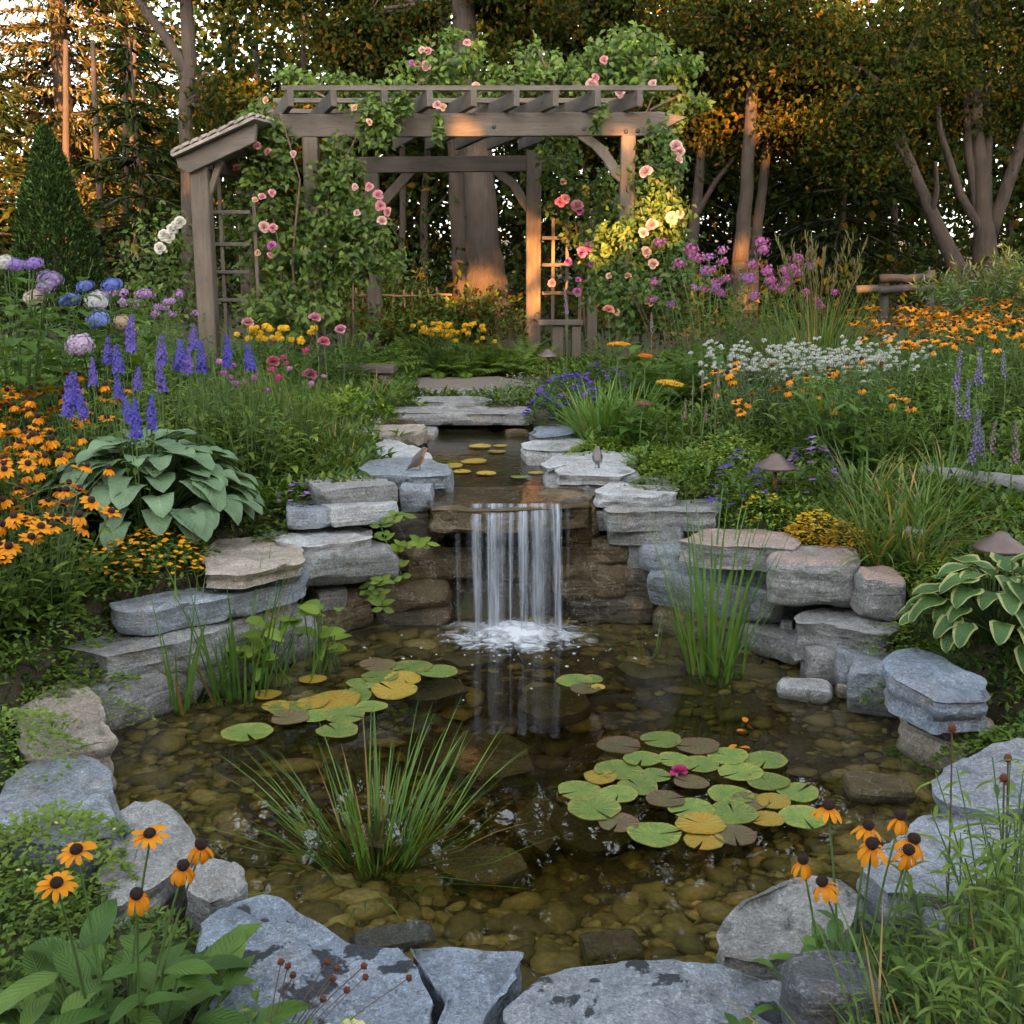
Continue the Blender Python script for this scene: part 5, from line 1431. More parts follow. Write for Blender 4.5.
near_susan(95, 1.62, [], FL_NEAR, 'low broad leaved coneflower foliage below the open orange flowers', None, 70, .16, .066, .3, .27)
near_susan(35, 1.72, [], FL_NEAR, 'flowerless broad leaved coneflower plant in the very corner', None, 70, .16, .066, .28, .34)
near_susan(180, 1.72, [], FL_NEAR, 'flowerless coneflower leaves at the lower edge beside the lichen slab', None, 60, .15, .06, .24, .27)
near_susan(860, 2.12, [(828, 808, 2.25, 'd'), (868, 828, 2.2, 'd'), (900, 818, 2.3, 'd'), (872, 846, 2.1, ''), (908, 852, 2.1, ''), (823, 884, 2.15, 'd'), (803, 862, 2.2, 'd'), (913, 842, 2.2, 'd')], FL_DROOP,
           'coneflower with eight drooping orange flowers leaning over the faceted rock', None, 46, .10, .034, .24, .28, 1.1)
BUDS = MB(); BUDS.ball((0, 0, 0), .008, rz=.009)
WILL = [perennial(9, .55, .16, .12, .017, (G_MID, STEM), nl=16, droop=.9)[0], perennial(7, .62, .14, .14, .02, (G_LIME, STEM), nl=15, droop=1.0)[0], perennial(8, .42, .15, .10, .016, (G_GRASS, STEM), nl=14)[0]]
lab = 'narrow leaved weed in the grassy thicket of the lower right corner'
for px, d, k, s in ((960, 2.15, 0, .8), (1000, 2.3, 1, .85), (1030, 2.1, 0, 1.0), (985, 1.95, 2, .9), (1020, 1.85, 0, .8), (945, 1.95, 2, .7), (905, 1.9, 2, .6), (1010, 2.5, 2, .9), (1045, 2.4, 1, .9), (960, 1.8, 1, .6), (1000, 1.75, 0, .6), (1040, 1.75, 1, .7), (925, 2.2, 0, .55), (890, 1.78, 0, .5)):
    plant('willow_weed', [WILL[k]], px, d, s, lab, 'plant', 'narrow leaved weeds of the corner')
LONG = grass_mesh(60, .5, .12, .009, .4, 1.1, G_GRASS, straw=.12)
lab = 'arching grass clump in the lower corner among the narrow leaved weeds'
for px, d in ((985, 2.0), (940, 1.85), (1020, 1.95), (900, 1.8)):
    plant('grass_tuft', [('foliage', LONG, None)], px, d, U(.65, .95), lab, 'grass', 'arching grass of the corner')
for px, py, d, lab in ((952, 728, 2.4, 'tall dry seed head standing over the large blue-grey rock'), (1004, 778, 2.3, 'dark round seed head among the narrow leaves'), (1008, 758, 2.45, 'thin dark seed spike at the edge of the frame')):
    b = onground(px - 8, d); tip = PD(px, py, d) - b
    st = MB(); st.tube(curve((0, 0, 0), tip, .4, 6), .0022, 5, 0, False)
    st2 = MB(); st2.ball((0, 0, 0), .010, rz=.011)
    for k in range(16):
        a = k * 2.4; st2.leaf((0, 0, -.005), (math.cos(a), math.sin(a), U(-.6, .5)), (0, 0, 1), .016, .005, 'lance', 2, .3, .1)
    place('seed_head', [('stem', st.build('stem', [TWIG]), None), ('seed_pod', st2.build('seed_pod', [SEED]), Matrix.Translation(tip))], b, 0, 1, lab, 'dried flower')
# dried red seed heads over the lichen slab, pale stonecrop, weeds, seedling
b = onground(262, 1.98)
pts_ = [(281, 962), (288, 966), (293, 975), (333, 978), (337, 968), (347, 990), (323, 999), (364, 966), (365, 977), (409, 978), (327, 962)]
sp = []
st = MB()
for hx, hy in pts_:
    tip = PD(hx, hy, 2.1 + U(-.05, .05)) - b
    st.tube(curve((U(-.01, .01), U(-.01, .01), 0), tip, .9, 6), .0013, 4, 0, False)
    hd = MB(); hd.ball((0, 0, 0), .0065)
    for k in range(26):
        v = Vector((U(-1, 1), U(-1, 1), U(-1, 1))).normalized(); hd.ball(v * .006, .0026, nu=5, nv=3)
    sp.append(('seed_pod', hd.build('seed_pod', [SEED]), Matrix.Translation(tip)))
place('dried_burnet', [('stem', st.build('stem', [TWIG]), None)] + sp, b, 0, 1, 'dried plant with rust red seed heads leaning over the lichen slab', 'dried flower')
PSED = mound_mesh(.13, .05, 120, .02, .012, G_LIME, 'oval', 150, .009, P_PALEY)
plant('stonecrop', [('foliage', PSED, None)], 342, 1.93, 1, 'pale cream stonecrop creeping over the front of the lichen slab', 'ground cover', dz=.10)
plant('leafy_weed', [perennial(16, .20, .14, .05, .02, (G_MID, STEM), nl=10)[0]], 235, 1.92, 1.0, 'small leaved weed between the coneflower leaves and the lichen slab', 'plant')
plant('leafy_weed', [perennial(16, .18, .14, .05, .02, (G_LIME, STEM), nl=10)[0]], 250, 1.78, 1.0, 'paler small leaved weed at the lower edge by the lichen slab', 'plant')
sg = MB()
for a in (.3, 2.7, 4.4, 1.5): sg.leaf((0, 0, .05), (math.cos(a), math.sin(a), .5), (0, 0, 1), .075, .028, 'lance', 6, .8, .2)
sg.tube([(0, 0, 0), (0, 0, .05)], .002, 5, 1)
plant('seedling', [('foliage', sg.build('foliage', [G_BIG, STEM]), None)], 735, 1.98, .8, 'single green seedling in front of the wide bottom slab', 'plant', rz=.4, dz=.13)
# trailing vine on the wet stones
vb = MB()
for (x0, y0, x1, y1, d0) in ((378, 520, 402, 512, 5.45), (382, 525, 400, 575, 5.42), (400, 548, 428, 543, 5.35), (376, 585, 383, 610, 5.3), (368, 588, 385, 580, 5.3)):
    p0, p1 = PD(x0, y0, d0), PD(x1, y1, d0 - .06)
    pts = [p0 + (p1 - p0) * (k / 7) + Vector((U(-.012, .012), U(-.02, 0), U(-.012, .012))) for k in range(8)]
    vb.tube(pts, .003, 4, 1, False)
    for q in pts:
        for s_ in (-1, 1): vb.leaf(q, (s_ * .8 + U(-.3, .3), -.5, U(-.4, .7)), (0, -1, .4), U(.04, .075), U(.02, .036), 'oval', 3, .5, .2)
b = PD(385, 545, 5.45)
vb.v = [(x - b.x, y - b.y, z - b.z) for x, y, z in vb.v]
v_ = thing('trailing_vine', 'lime green vine trailing down the wet stones left of the waterfall', 'vine', b)
obj('foliage', vb.build('foliage', [G_LIME, STEM]), v_)

# ---- ground cover between the plants (nobody could count it)
rs = np.random.RandomState(11)
Y = np.concatenate([rs.uniform(3.6, 13, 100000), rs.uniform(1.3, 5.8, 90000), rs.uniform(1.0, 13.5, 60000)]); X = rs.uniform(-1, 1, len(Y)) * (Y * .52 + .5)
X[190000:] = np.sign(X[190000:]) * (Y[190000:] * .52 + .4 + rs.rand(60000) ** 1.5 * 4.5)
dp = sdf(POND, X, Y); dst = sdf(STREAM, X, Y)
keep = (dp > .22) & (dst > .22) & ~((np.abs(X + .3) < .62) & (Y > 10.0) & (Y < 11.6))
for _, q in PATH_SLABS + [('', SLABS[-1][1])] + [('', s_[1]) for s_ in SLABS if 'bridge' in s_[0] and s_[0].startswith('long')]: keep &= sdf(poly_world(q, .77), X, Y) > .02
for poly, zt in rects: keep &= sdf(poly, X, Y) > .0
keep &= np.sqrt((X - 0) ** 2 + (Y - 0) ** 2) > 1.3
X, Y = X[keep], Y[keep]; n = len(X); Z = ground(X, Y)
a = rs.uniform(0, 6.28, n); e = rs.uniform(0.05, 1.2, n)
dv = np.stack([np.cos(a) * np.cos(e), np.sin(a) * np.cos(e), np.sin(e)], 1)
nv = np.stack([-np.cos(a) * np.sin(e), -np.sin(a) * np.sin(e), np.cos(e)], 1)
hgt = .05 + .07 * (wob(X, Y, 3.0, 9) + .6)
Z = Z + rs.uniform(-.005, 1, n) * np.clip(hgt, .02, .2) * np.clip((Y - 1.5) / 3, .3, 1) * np.where((np.abs(X + .3) < .55) & (Y > 8.8), .3, 1)
sc = np.clip(Y / 5, .5, 1.5)
mi = (rs.rand(n) < .40).astype(int) + ((rs.rand(n) < .30 + .5 * wob(X, Y, 2.5, 14))).astype(int)
flat('ground_cover', soup('ground_cover', np.stack([X, Y, Z], 1), dv, nv, rs.uniform(.03, .075, n) * sc, rs.uniform(.012, .03, n) * sc, [G_MID, G_DEEP, G_LIME], np.clip(mi, 0, 2)), 'stuff')

# ================================================================== WATER PLANTS
def reeds(px, py, h, n, rad, W, lean, droop, label, under=.3, mat_=G_REED, name='iris', cat='plant', seg=8, z=0.0, straw=.07):
    p = PZ(px, py, 0)
    t = thing(name, label, cat, (p.x, p.y, -under))
    obj('foliage', grass_mesh(n, h + under, rad, W, lean, droop, mat_, seg=seg, straw=straw), t)
reeds(374, 838, .40, 210, .085, .0075, .32, .8, 'spiky rush clump growing in the middle of the near pond', .30, G_REED, 'rush', straw=.12)
reeds(712, 668, .80, 50, .095, .014, .15, .35, 'tall bright green iris clump in front of the right-hand wall', .2, straw=0)
reeds(742, 672, .35, 7, .03, .011, .5, .5, 'few iris blades leaning away beside the tall iris clump', .2)
reeds(652, 650, .34, 9, .03, .010, .2, .3, 'small iris clump between the splash and the tall irises', .2)
reeds(180, 706, .62, 24, .06, .013, .2, .35, 'sparse iris clump at the curved grey boulder', .15, straw=.12)
reeds(236, 690, .60, 64, .12, .013, .2, .35, 'iris clump in front of the pale lower block', .2)
reeds(296, 672, .48, 26, .10, .011, .22, .4, 'iris clump behind the arrowhead leaves', .2)
def arrowhead(px, py, n, h, lab):
    p = PZ(px, py, 0); t = thing('arrowhead_plant', lab, 'plant', (p.x, p.y, -.15)); mb = MB()
    for i in range(n):
        a = U(0, TAU); q = U(.02, .14); c = Vector((q * math.cos(a), q * math.sin(a) * .6, .15 + h * U(.35, 1)))
        mb.tube(curve((c.x * .3, c.y * .3, 0), c, .3, 4), [.005, .004, .004, .003, .003], 5, 1, False)
        an = U(0, TAU); e = U(-.2, .9)
        mb.leaf(c, (math.cos(an) * math.cos(e), math.sin(an) * math.cos(e), math.sin(e)), (-math.cos(an) * math.sin(e), -.4, math.cos(e)), U(.09, .13), U(.05, .075), 'heart', 6, .6, .2)
    obj('foliage', mb.build('foliage', [G_LIME, STEM]), t)
arrowhead(268, 686, 18, .30, 'broad pale arrowhead leaves rising from the water among the irises')
arrowhead(318, 672, 10, .34, 'taller arrowhead leaves on the right of the iris clumps')
arrowhead(345, 668, 4, .16, 'few small arrowhead leaves closest to the lily pads')
def pad_mesh(mat_, seed, r_=1.0):
    """a floating pad with its notch, slightly dished with a wavy rim"""
    g = random.Random(seed); mb = MB(); n = 30; notch = .05 + .025 * (seed % 3); rings = (0.0, .3, .6, .85, 1.0)
    rows, uvs = [], []
    for k, q in enumerate(rings):
        rr, uu = [], []
        for i in range(n + 1):
            a = notch + (TAU - 2 * notch) * i / n
            w = 1 + .035 * math.sin(a * 3 + seed) + .02 * math.sin(a * 7 + seed * 2)
            rr.append((r_ * q * w * math.cos(a), r_ * q * w * math.sin(a), r_ * (.03 + .035 * q ** 4 * (1 + .7 * math.sin(a * 2 + seed)) )))
            uu.append((.5 + .5 * (i / n * 8 % 1 - .5) , q))
        rows.append(rr); uvs.append(uu)
    mb.strip(rows, 0, uvs)
    lo = [[(x, y, z - r_ * .035) for x, y, z in rows[-1]]]
    mb.strip([rows[-1]] + lo, 0)
    return mb.build('lily_pad', [mat_])
PADS = {c: [pad_mesh(m, s) for s in (1, 2.3, 4.1)] for c, m in (('g', PAD_G), ('y', PAD_Y), ('r', PAD_R))}
def lily(px, py, pads, lab, flower=None, z=0.002):
    p = PZ(px, py, z); t = thing('water_lily', lab, 'water lily', p)
    for i, (x, y, w, c) in enumerate(pads):
        q = PZ(x, y, z) - p; dpt = (PZ(x, y, z) - Vector((0, 0, CAM_H))).length
        r_ = w / 2 * dpt / F_PX
        o = obj('lily_pad', rnd.choice(PADS[c]), t)
        o.matrix_basis = Matrix.Translation((q.x, q.y, .001 + .0015 * (i % 4))) @ Matrix.Rotation(U(-.05, .05), 4, 'X') @ Matrix.Rotation(U(-.04, .04), 4, 'Y') @ Matrix.Rotation(U(0, TAU), 4, 'Z') @ Matrix.Diagonal((r_, r_, r_, 1))
    if flower:
        q = PZ(flower[0], flower[1], z) - p
        o = obj('flower', ROSE[2], t, (.50, .06, .20)); o.matrix_basis = Matrix.Translation(q + Vector((0, 0, .012))) @ Matrix.Diagonal((.8, .8, .8, 1))
ox = lambda L: [(450 + a / 1.784, 560 + b / 1.784, w / 1.784, c) for a, b, w, c in L]
lily(690, 790, ox([(302, 332, 76, 'r'), (377, 322, 70, 'g'), (442, 334, 76, 'r'), (342, 358, 66, 'g'), (300, 376, 84, 'g'), (400, 358, 56, 'g'), (496, 352, 70, 'g'), (564, 360, 70, 'g'), (447, 366, 62, 'g'),
     (367, 386, 52, 'g'), (517, 381, 76, 'g'), (268, 390, 58, 'y'), (335, 404, 70, 'g'), (232, 414, 76, 'g'), (300, 420, 66, 'g'), (566, 398, 74, 'g'), (500, 420, 78, 'g'), (620, 416, 70, 'g'), (256, 446, 92, 'g'), (384, 430, 66, 'r'),
     (536, 432, 64, 'r'), (430, 446, 78, 'g'), (576, 433, 58, 'y'), (506, 455, 80, 'g'), (300, 470, 70, 'r'), (565, 464, 58, 'y'), (630, 462, 78, 'g'), (446, 474, 84, 'y'), (364, 491, 92, 'g'), (452, 502, 68, 'y'), (508, 494, 74, 'r'), (430, 400, 60, 'r')]),
     'raft of green and yellowing lily pads with one pink bud in the open pond', (450 + 410 / 1.784, 560 + 384 / 1.784))
lx = lambda L: [(a / 2.207, 560 + b / 2.207, w / 2.207, c) for a, b, w, c in L]
lily(360, 690, lx([(545, 383, 108, 'g'), (640, 330, 90, 'g'), (690, 318, 70, 'y'), (640, 352, 80, 'r'), (700, 345, 70, 'g'), (740, 312, 110, 'y'), (760, 345, 90, 'g'), (745, 380, 90, 'g'), (820, 325, 70, 'g'), (870, 290, 100, 'y'), (800, 275, 70, 'g'),
     (840, 260, 80, 'g'), (910, 238, 90, 'g'), (965, 248, 90, 'g'), (890, 265, 80, 'y'), (835, 235, 80, 'r'), (780, 300, 80, 'g'), (690, 265, 60, 'y'), (610, 325, 60, 'y'), (590, 300, 60, 'y')]),
     'raft of lily pads with orange patches between the rushes and the arrowhead leaves')
lily(580, 685, [(575, 682, 36, 'g'), (592, 680, 22, 'g'), (585, 690, 30, 'r'), (598, 688, 14, 'y')], 'small group of three or four lily pads below the splash')
lily(470, 466, [(452, 466, 22, 'y'), (474, 462, 26, 'y'), (486, 474, 20, 'y'), (520, 478, 18, 'g'), (536, 473, 16, 'y'), (462, 472, 18, 'y'), (497, 452, 18, 'y'), (480, 447, 22, 'y'), (500, 446, 14, 'y')], 'small yellow lily pads floating in the upper stream', None, STREAM_Z + .003)
fl = MB(); fl.leaf((0, -.02, 0), (0, 1, .02), (0, 0, 1), .045, .026, 'oval', 4, .3, .2); FLEAF = fl.build('floating_leaf', [petal_mat('fallen_leaf', (.62, .20, .02, 1))])
lab = 'fallen orange leaf floating behind the big raft of lily pads'
for px, py in ((745, 719), (741, 730), (745, 747), (733, 746)):
    o = obj('floating_leaf', FLEAF); o.location = PZ(px, py, .004); o.rotation_euler = (0, 0, U(0, 6)); tag(o, lab, 'leaf', 'floating orange leaves')
# ================================================================== PERGOLA and garden furniture
def prism(pts, d, dep, mb=None, mi=0):
    """an outline measured at distance d, dep metres thick going back"""
    mb = mb or MB(); n = len(pts); b = len(mb.v)
    fr = [PD(x, y, d) for x, y in pts]
    A = sum(fr[i].x * fr[(i + 1) % n].z - fr[(i + 1) % n].x * fr[i].z for i in range(n))
    if A < 0: fr.reverse()
    mb.v += [tuple(p) for p in fr] + [(p.x, p.y + dep, p.z) for p in fr]
    mb.face(tuple(b + i for i in range(n)), mi); mb.face(tuple(b + n + i for i in reversed(range(n))), mi)
    for i in range(n):
        j = (i + 1) % n; mb.face((b + j, b + i, b + n + i, b + n + j), mi)
    return mb
def beam3(p0, p1, w, h, mb=None):
    mb = mb or MB(); p0, p1 = Vector(p0), Vector(p1); ax = (p1 - p0) / 2
    sd = ax.cross(Vector((0, 0, 1)))
    sd = sd.normalized() if sd.length > 1e-5 else Vector((1, 0, 0))
    up = sd.cross(ax).normalized()
    mb.box((p0 + p1) / 2, ax, sd * (w / 2), up * (h / 2)); return mb
def wood(name, mb, mat_, par, org, bev=.006, jit=.003, label=None):
    """one timber: bevelled edges, origin shared with its thing"""
    bm = bmesh.new()
    vs_ = [bm.verts.new(Vector(p) - org) for p in mb.v]
    for f in mb.f:
        try: bm.faces.new([vs_[i] for i in f])
        except ValueError: pass
    bmesh.ops.recalc_face_normals(bm, faces=bm.faces)
    bmesh.ops.bevel(bm, geom=list(bm.edges), offset=bev, segments=1, affect='EDGES', clamp_overlap=True)
    me = bpy.data.meshes.new(name); bm.to_mesh(me); bm.free(); me.materials.append(mat_)
    o = obj(name, me, par, label=label); return o
DF, DB = 10.6, 13.2
org = Vector((-.6, 11.5, .8))
pg = thing('pergola', 'weathered grey timber pergola with a shingled wing, grown over with climbing roses', 'pergola', org)
wood('beam', prism([(277, 114), (660, 111.5), (687, 117), (654, 134), (648, 135.5), (292, 137), (284, 130)], DF, .075), WOOD_X, pg, org)
wood('beam', prism([(350, 157), (572, 155), (572, 170.5), (356, 173)], DB, .075), WOOD_X, pg, org)
def post(xa, xb, yt, d, dep):
    zt = PD(xa, yt, d).z; a, b = PD(xa, yt, d), PD(xb, yt, d); g = gz(a.x, d) - .1
    mb = MB(); mb.box(((a.x + b.x) / 2, d + dep / 2, (zt + g) / 2), Vector(((b.x - a.x) / 2, 0, 0)), Vector((0, dep / 2, 0)), Vector((0, 0, (zt - g) / 2)))
    wood('post', mb, WOOD_Z, pg, org, .01)
post(301.5, 317, 137, DF - .03, .15); post(621.5, 636, 135, DF - .03, .14)
post(526.5, 541.5, 150, DB - .03, .17); post(364, 378, 173, DB - .03, .15)
post(188.5, 206.5, 166, 9.9, .16); post(235, 250, 176, 11.2, .15)
for q, d in (([(576, 136.5), (592, 136), (606, 147), (617, 163), (622, 172), (622, 184), (613, 177), (604, 161), (592, 148)], DF + .01),
             ([(336, 138), (350, 137.5), (318, 184), (317, 168)], DF + .01),
             ([(491, 172), (503, 171), (516, 180), (524, 192), (527, 200), (527, 213), (519, 203), (510, 187)], DB + .01),
             ([(217, 158), (222, 162), (206.5, 210), (206.5, 192)], 9.95), ([(378, 215), (378, 200), (402, 173), (415, 173)], DB + .01)):
    wood('brace', prism(q, d, .06), WOOD_Z, pg, org, .004)
skew = (PD(534, 200, DB).x - PD(629, 200, DF).x) / (DB - DF)
zr0, zr1 = PD(500, 112, DF).z + .004, PD(500, 95.5, DF).z
for px in (291, 334, 385, 430, 474, 517, 556, 598, 640):
    p = PD(px, 104, DF - .3); y1 = DB + .35
    mb = beam3((p.x, DF - .3, (zr0 + zr1) / 2), (p.x + skew * (y1 - DF + .3), y1, (zr0 + zr1) / 2), .055, zr1 - zr0)
    wood('rafter', mb, WOOD_Y, pg, org, .004)
for k, y in enumerate((DF - .22, DF + .45, DF + 1.1, DF + 1.75, DF + 2.4, DB + .2)):
    xa, xb = PD(274, 95, DF - .22).x + skew * (y - DF), PD(668, 95, DF - .22).x + skew * (y - DF)
    mb = MB(); mb.box(((xa + xb) / 2, y, zr1 + .024), Vector(((xb - xa) / 2, 0, 0)), Vector((0, .03, 0)), Vector((0, 0, .021)))
    wood('lath', mb, WOOD_X, pg, org, .003)
wood('beam', prism([(176, 159), (247, 125.5), (256, 124), (255, 142), (189, 173), (178, 168)], 9.84, .07), WOOD_X, pg, org)
wood('beam', prism([(228, 159), (266, 158), (266, 172), (228, 174)], 11.14, .06), WOOD_X, pg, org)
wood('beam', beam3((PD(243, 168, 11.2).x, 9.95, 2.74), (PD(243, 168, 11.2).x, 11.5, 2.74), .06, .12), WOOD_Y, pg, org)
# shingled roof of the wing: rows of irregular shakes on a sloping deck
mb = MB()
a0, a1 = PD(170, 152, 9.75), PD(252, 114, 9.75)
sl = a1 - a0; back = Vector((.10, 1.5, .10)); up = Vector((-sl.z, 0, sl.x)).normalized()
mb.box((a0 + a1) / 2 + back / 2 - up * .03, sl / 2, back / 2, up * .012)
for r_ in range(9):
    for c_ in range(9):
        p = a0 + sl * ((r_ + .45 + U(-.06, .06)) / 9) + back * ((c_ + .4 + U(-.12, .12)) / 9)
        tl = (up + Vector((-.22, U(-.12, .05), 0))).normalized(); s1 = sl.normalized(); s1 = (s1 - tl * s1.dot(tl)).normalized(); s2 = tl.cross(s1)
        w, l_ = U(.055, .068), U(.07, .09)
        b = len(mb.v); k = 7
        for h in (-.011, .011):
            for i in range(k):
                t = TAU * i / k + .3
                mb.v.append(tuple(p + s1 * (math.cos(t) * w * (1.15 if i % 2 else .95)) + s2 * (math.sin(t) * l_) + tl * (h + U(-.003, .003))))
        mb.face(tuple(b + k + i for i in range(k))); mb.face(tuple(b + i for i in reversed(range(k))))
        for i in range(k): mb.face((b + i, b + (i + 1) % k, b + k + (i + 1) % k, b + k + i))
mb.v = [tuple(Vector(p) - org) for p in mb.v]
me = mb.build('roof', [wood_mat('shake', (.16, .135, .115), (.36, .30, .25), 1)], False); obj('roof', me, pg)
for px, py, d in ((494, 127, DF), (584, 129, DF), (626, 131.5, DF), (638, 131, DF)):   # bolt heads and a knot
    b_ = MB(); c_ = PD(px, py, d) - org; b_.ball((c_.x, c_.y, c_.z), .022, .012, .022, 0, 8, 5); obj('bolt', b_.build('bolt', [IRON]), pg)

def trellis(label, d, ups, rails, hw=.018, posts=()):
    a = PD(ups[0][0], 300, d); o_ = Vector((a.x, d, gz(a.x, d)))
    t = thing('trellis', label, 'trellis', o_)
    for px, y0, y1 in ups:
        p0, p1 = PD(px, y0, d), PD(px, y1, d); p1.z = max(p1.z, gz(p1.x, d) - .05) if y1 < 330 else gz(p1.x, d) - .05
        m = MB(); m.box(((p0.x + p1.x) / 2, d, (p0.z + p1.z) / 2), Vector((hw, 0, 0)), Vector((0, hw * .7, 0)), Vector((0, 0, abs(p0.z - p1.z) / 2)))
        wood('upright', m, WOOD_Z, t, o_, .003)
    for py, x0, x1 in rails:
        p0, p1 = PD(x0, py, d - hw * 1.5), PD(x1, py, d - hw * 1.5)
        m = MB(); m.box((p0 + p1) / 2, Vector(((p1.x - p0.x) / 2, 0, 0)), Vector((0, hw * .7, 0)), Vector((0, 0, hw)))
        wood('rail', m, WOOD_X, t, o_, .003)
    for x0, x1, y0 in posts:
        p0, p1 = PD(x0, y0, d), PD(x1, y0, d); g = gz(p0.x, d) - .05
        m = MB(); m.box(((p0.x + p1.x) / 2, d, (p0.z + g) / 2), Vector(((p1.x - p0.x) / 2, 0, 0)), Vector((0, .05, 0)), Vector((0, 0, (p0.z - g) / 2)))
        wood('post', m, WOOD_Z, t, o_, .006)
trellis('lattice trellis catching the orange evening sun, right of the back pergola post', 13.0, [(553, 176, 350), (567, 205, 350), (580, 222, 350)], [(210, 542, 572), (238, 542, 584), (265, 542, 590), (293, 542, 590)], .019, [(588, 598.5, 218)])
trellis('dark ladder trellis between the two posts of the left pergola wing', 10.3, [(223, 178, 345), (257, 190, 345)], [(212, 206, 250), (244, 206, 250), (272, 206, 250), (300, 206, 250)], .016)

# small bench, low stump seat, twig fence, old rail fence, log
def timber_thing(name, label, cat, o_, parts):
    t = thing(name, label, cat, o_)
    for nm, m, mt, bv in parts: wood(nm, m, mt, t, o_, bv)
    return t
def bx(cx, cy, cz, hx, hy, hz):
    m = MB(); m.box((cx, cy, cz), Vector((hx, 0, 0)), Vector((0, hy, 0)), Vector((0, 0, hz))); return m
a, b = PD(538, 321, 12.3), PD(583, 321, 12.3); g = gz(a.x, 12.4)
timber_thing('garden_bench', 'small weathered wooden bench under the orange lit trellis', 'bench', Vector(((a.x + b.x) / 2, 12.4, g)),
             [('seat', bx((a.x + b.x) / 2, 12.45, a.z - .02, (b.x - a.x) / 2, .17, .028), WOOD_X, .006), ('leg', bx(a.x + .22, 12.45, (a.z - .05 + g) / 2, .06, .13, (a.z - .05 - g) / 2), WOOD_Z, .006), ('leg', bx(b.x - .07, 12.45, (a.z - .05 + g) / 2, .05, .13, (a.z - .05 - g) / 2), WOOD_Z, .006)])
a = PD(372, 346, 9.6); g = gz(a.x, 9.6)
timber_thing('plank_seat', 'low plank seat half hidden left of the path', 'bench', Vector((a.x, 9.6, g)), [('seat', bx(a.x - .05, 9.7, g + .22, .24, .16, .03), WOOD_X, .006), ('leg', bx(a.x - .2, 9.7, g + .09, .05, .12, .1), WOOD_Z, .006), ('leg', bx(a.x + .1, 9.7, g + .09, .05, .12, .1), WOOD_Z, .006)])
def fence(name, label, d, rails, picks, rr, pr, mt):
    a = PD(rails[0][1], 320, d); o_ = Vector((a.x, d, gz(a.x, d))); t = thing(name, label, 'fence', o_)
    for py, x0, x1, pye in rails:
        m = MB(); p0, p1 = PD(x0, py, d), PD(x1, pye, d); m.tube([(p0 + (p1 - p0) * (k / 8) + Vector((0, U(-.01, .01), U(-.012, .012)))) - o_ for k in range(9)], rr, 7)
        obj('rail', m.build('rail', [mt]), t)
    for px, py in picks:
        p0 = PD(px, py, d + rr + pr); g = gz(p0.x, d) - .05
        m = MB(); q0 = p0 - o_; m.tube([(q0.x, q0.y, q0.z), (q0.x + U(-.03, .03), q0.y, (q0.z + g - o_.z) / 2), (q0.x + U(-.03, .03), q0.y, g - o_.z)], [pr * .9, pr, pr], 6)
        obj('picket' if pr < .04 else 'post', m.build('picket', [mt]), t)
fence('twig_fence', 'thin twig fence behind the fern bank, glowing in the low sun', 13.9, [(296, 345, 452, 295), (320, 345, 452, 321)], [(346 + 9.2 * i + U(-3, 3), 290 + U(-3, 5)) for i in range(12)], .014, .013, plain_mat('red_twig', (.30, .15, .07), .8, .4, 40))
fence('rail_fence', 'old grey split rail fence at the back of the right bed', 13.4, [(279, 880, 934, 277), (290, 856, 932, 288)], [(884, 274), (931, 270)], .05, .06, wood_mat('old_rail', (.022, .018, .015), (.06, .05, .042), 0))
a0, a1 = PD(922, 477, 5.75), PD(1060, 492, 5.25)
ov = MB(); o_ = Vector((a0.x, a0.y, gz(a0.x, a0.y)))
ov.tube([(a0 + (a1 - a0) * (k / 16) - o_) + Vector((0, U(-.006, .006), U(-.005, .005))) for k in range(17)], [.062 + U(-.004, .004) for k in range(17)], 14)
lg = tag(obj('log', ov.build('log', [wood_mat('log_wood', (.10, .098, .095), (.24, .235, .23), 0)])), 'weathered grey log lying among the plants of the right bed', 'log'); lg.location = o_
# ---- path lights
def lathe(prof, n=28, mi=0, mb=None):
    mb = mb or MB(); b = len(mb.v)
    for r_, z in prof:
        for j in range(n): mb.v.append((r_ * math.cos(TAU * j / n), r_ * math.sin(TAU * j / n), z))
    for i in range(len(prof) - 1):
        for j in range(n): mb.face((b + i * n + j, b + i * n + (j + 1) % n, b + (i + 1) * n + (j + 1) % n, b + (i + 1) * n + j), mi)
    return mb
def path_light(px, pyc, d, w, stake, label):
    c = PD(px, pyc, d); g = gz(c.x, d); r_ = w / 2; H = c.z - g
    t = thing('path_light', label, 'garden light', (c.x, d, g))
    me = lathe([(r_ * .96, -.008), (r_, 0), (r_ * .97, .006), (r_ * .62, r_ * .30), (r_ * .36, r_ * .47), (r_ * .33, r_ * .52), (r_ * .26, r_ * .60), (r_ * .12, r_ * .66), (.0005, r_ * .67)][::1] + []).build('lamp_shade', [COPPER])
    o = obj('lamp_shade', me, t); o.location = (0, 0, H)
    un = lathe([(.0005, r_ * .2), (r_ * .5, r_ * .15), (r_ * .96, -.008)]).build('lamp_underside', [COPPER]); o2 = obj('lamp_underside', un, t); o2.location = (0, 0, H)
    sk = MB(); sk.tube([(0, 0, -.02), (.004, 0, H * .5), (0, 0, H + r_ * .3)], [r_ * .12, r_ * .105, r_ * .10], 10); obj('stake', sk.build('stake', [stake]), t)
path_light(775, 467, 5.6, .215, COPPER_RED, 'copper path light with a wide cone cap on a reddish stake')
path_light(548, 356, 9.6, .185, TWIG, 'small path light with a cone cap by the violet bush')
path_light(1000, 548, 4.5, .215, COPPER, 'dark dome path light above the cream edged hosta')
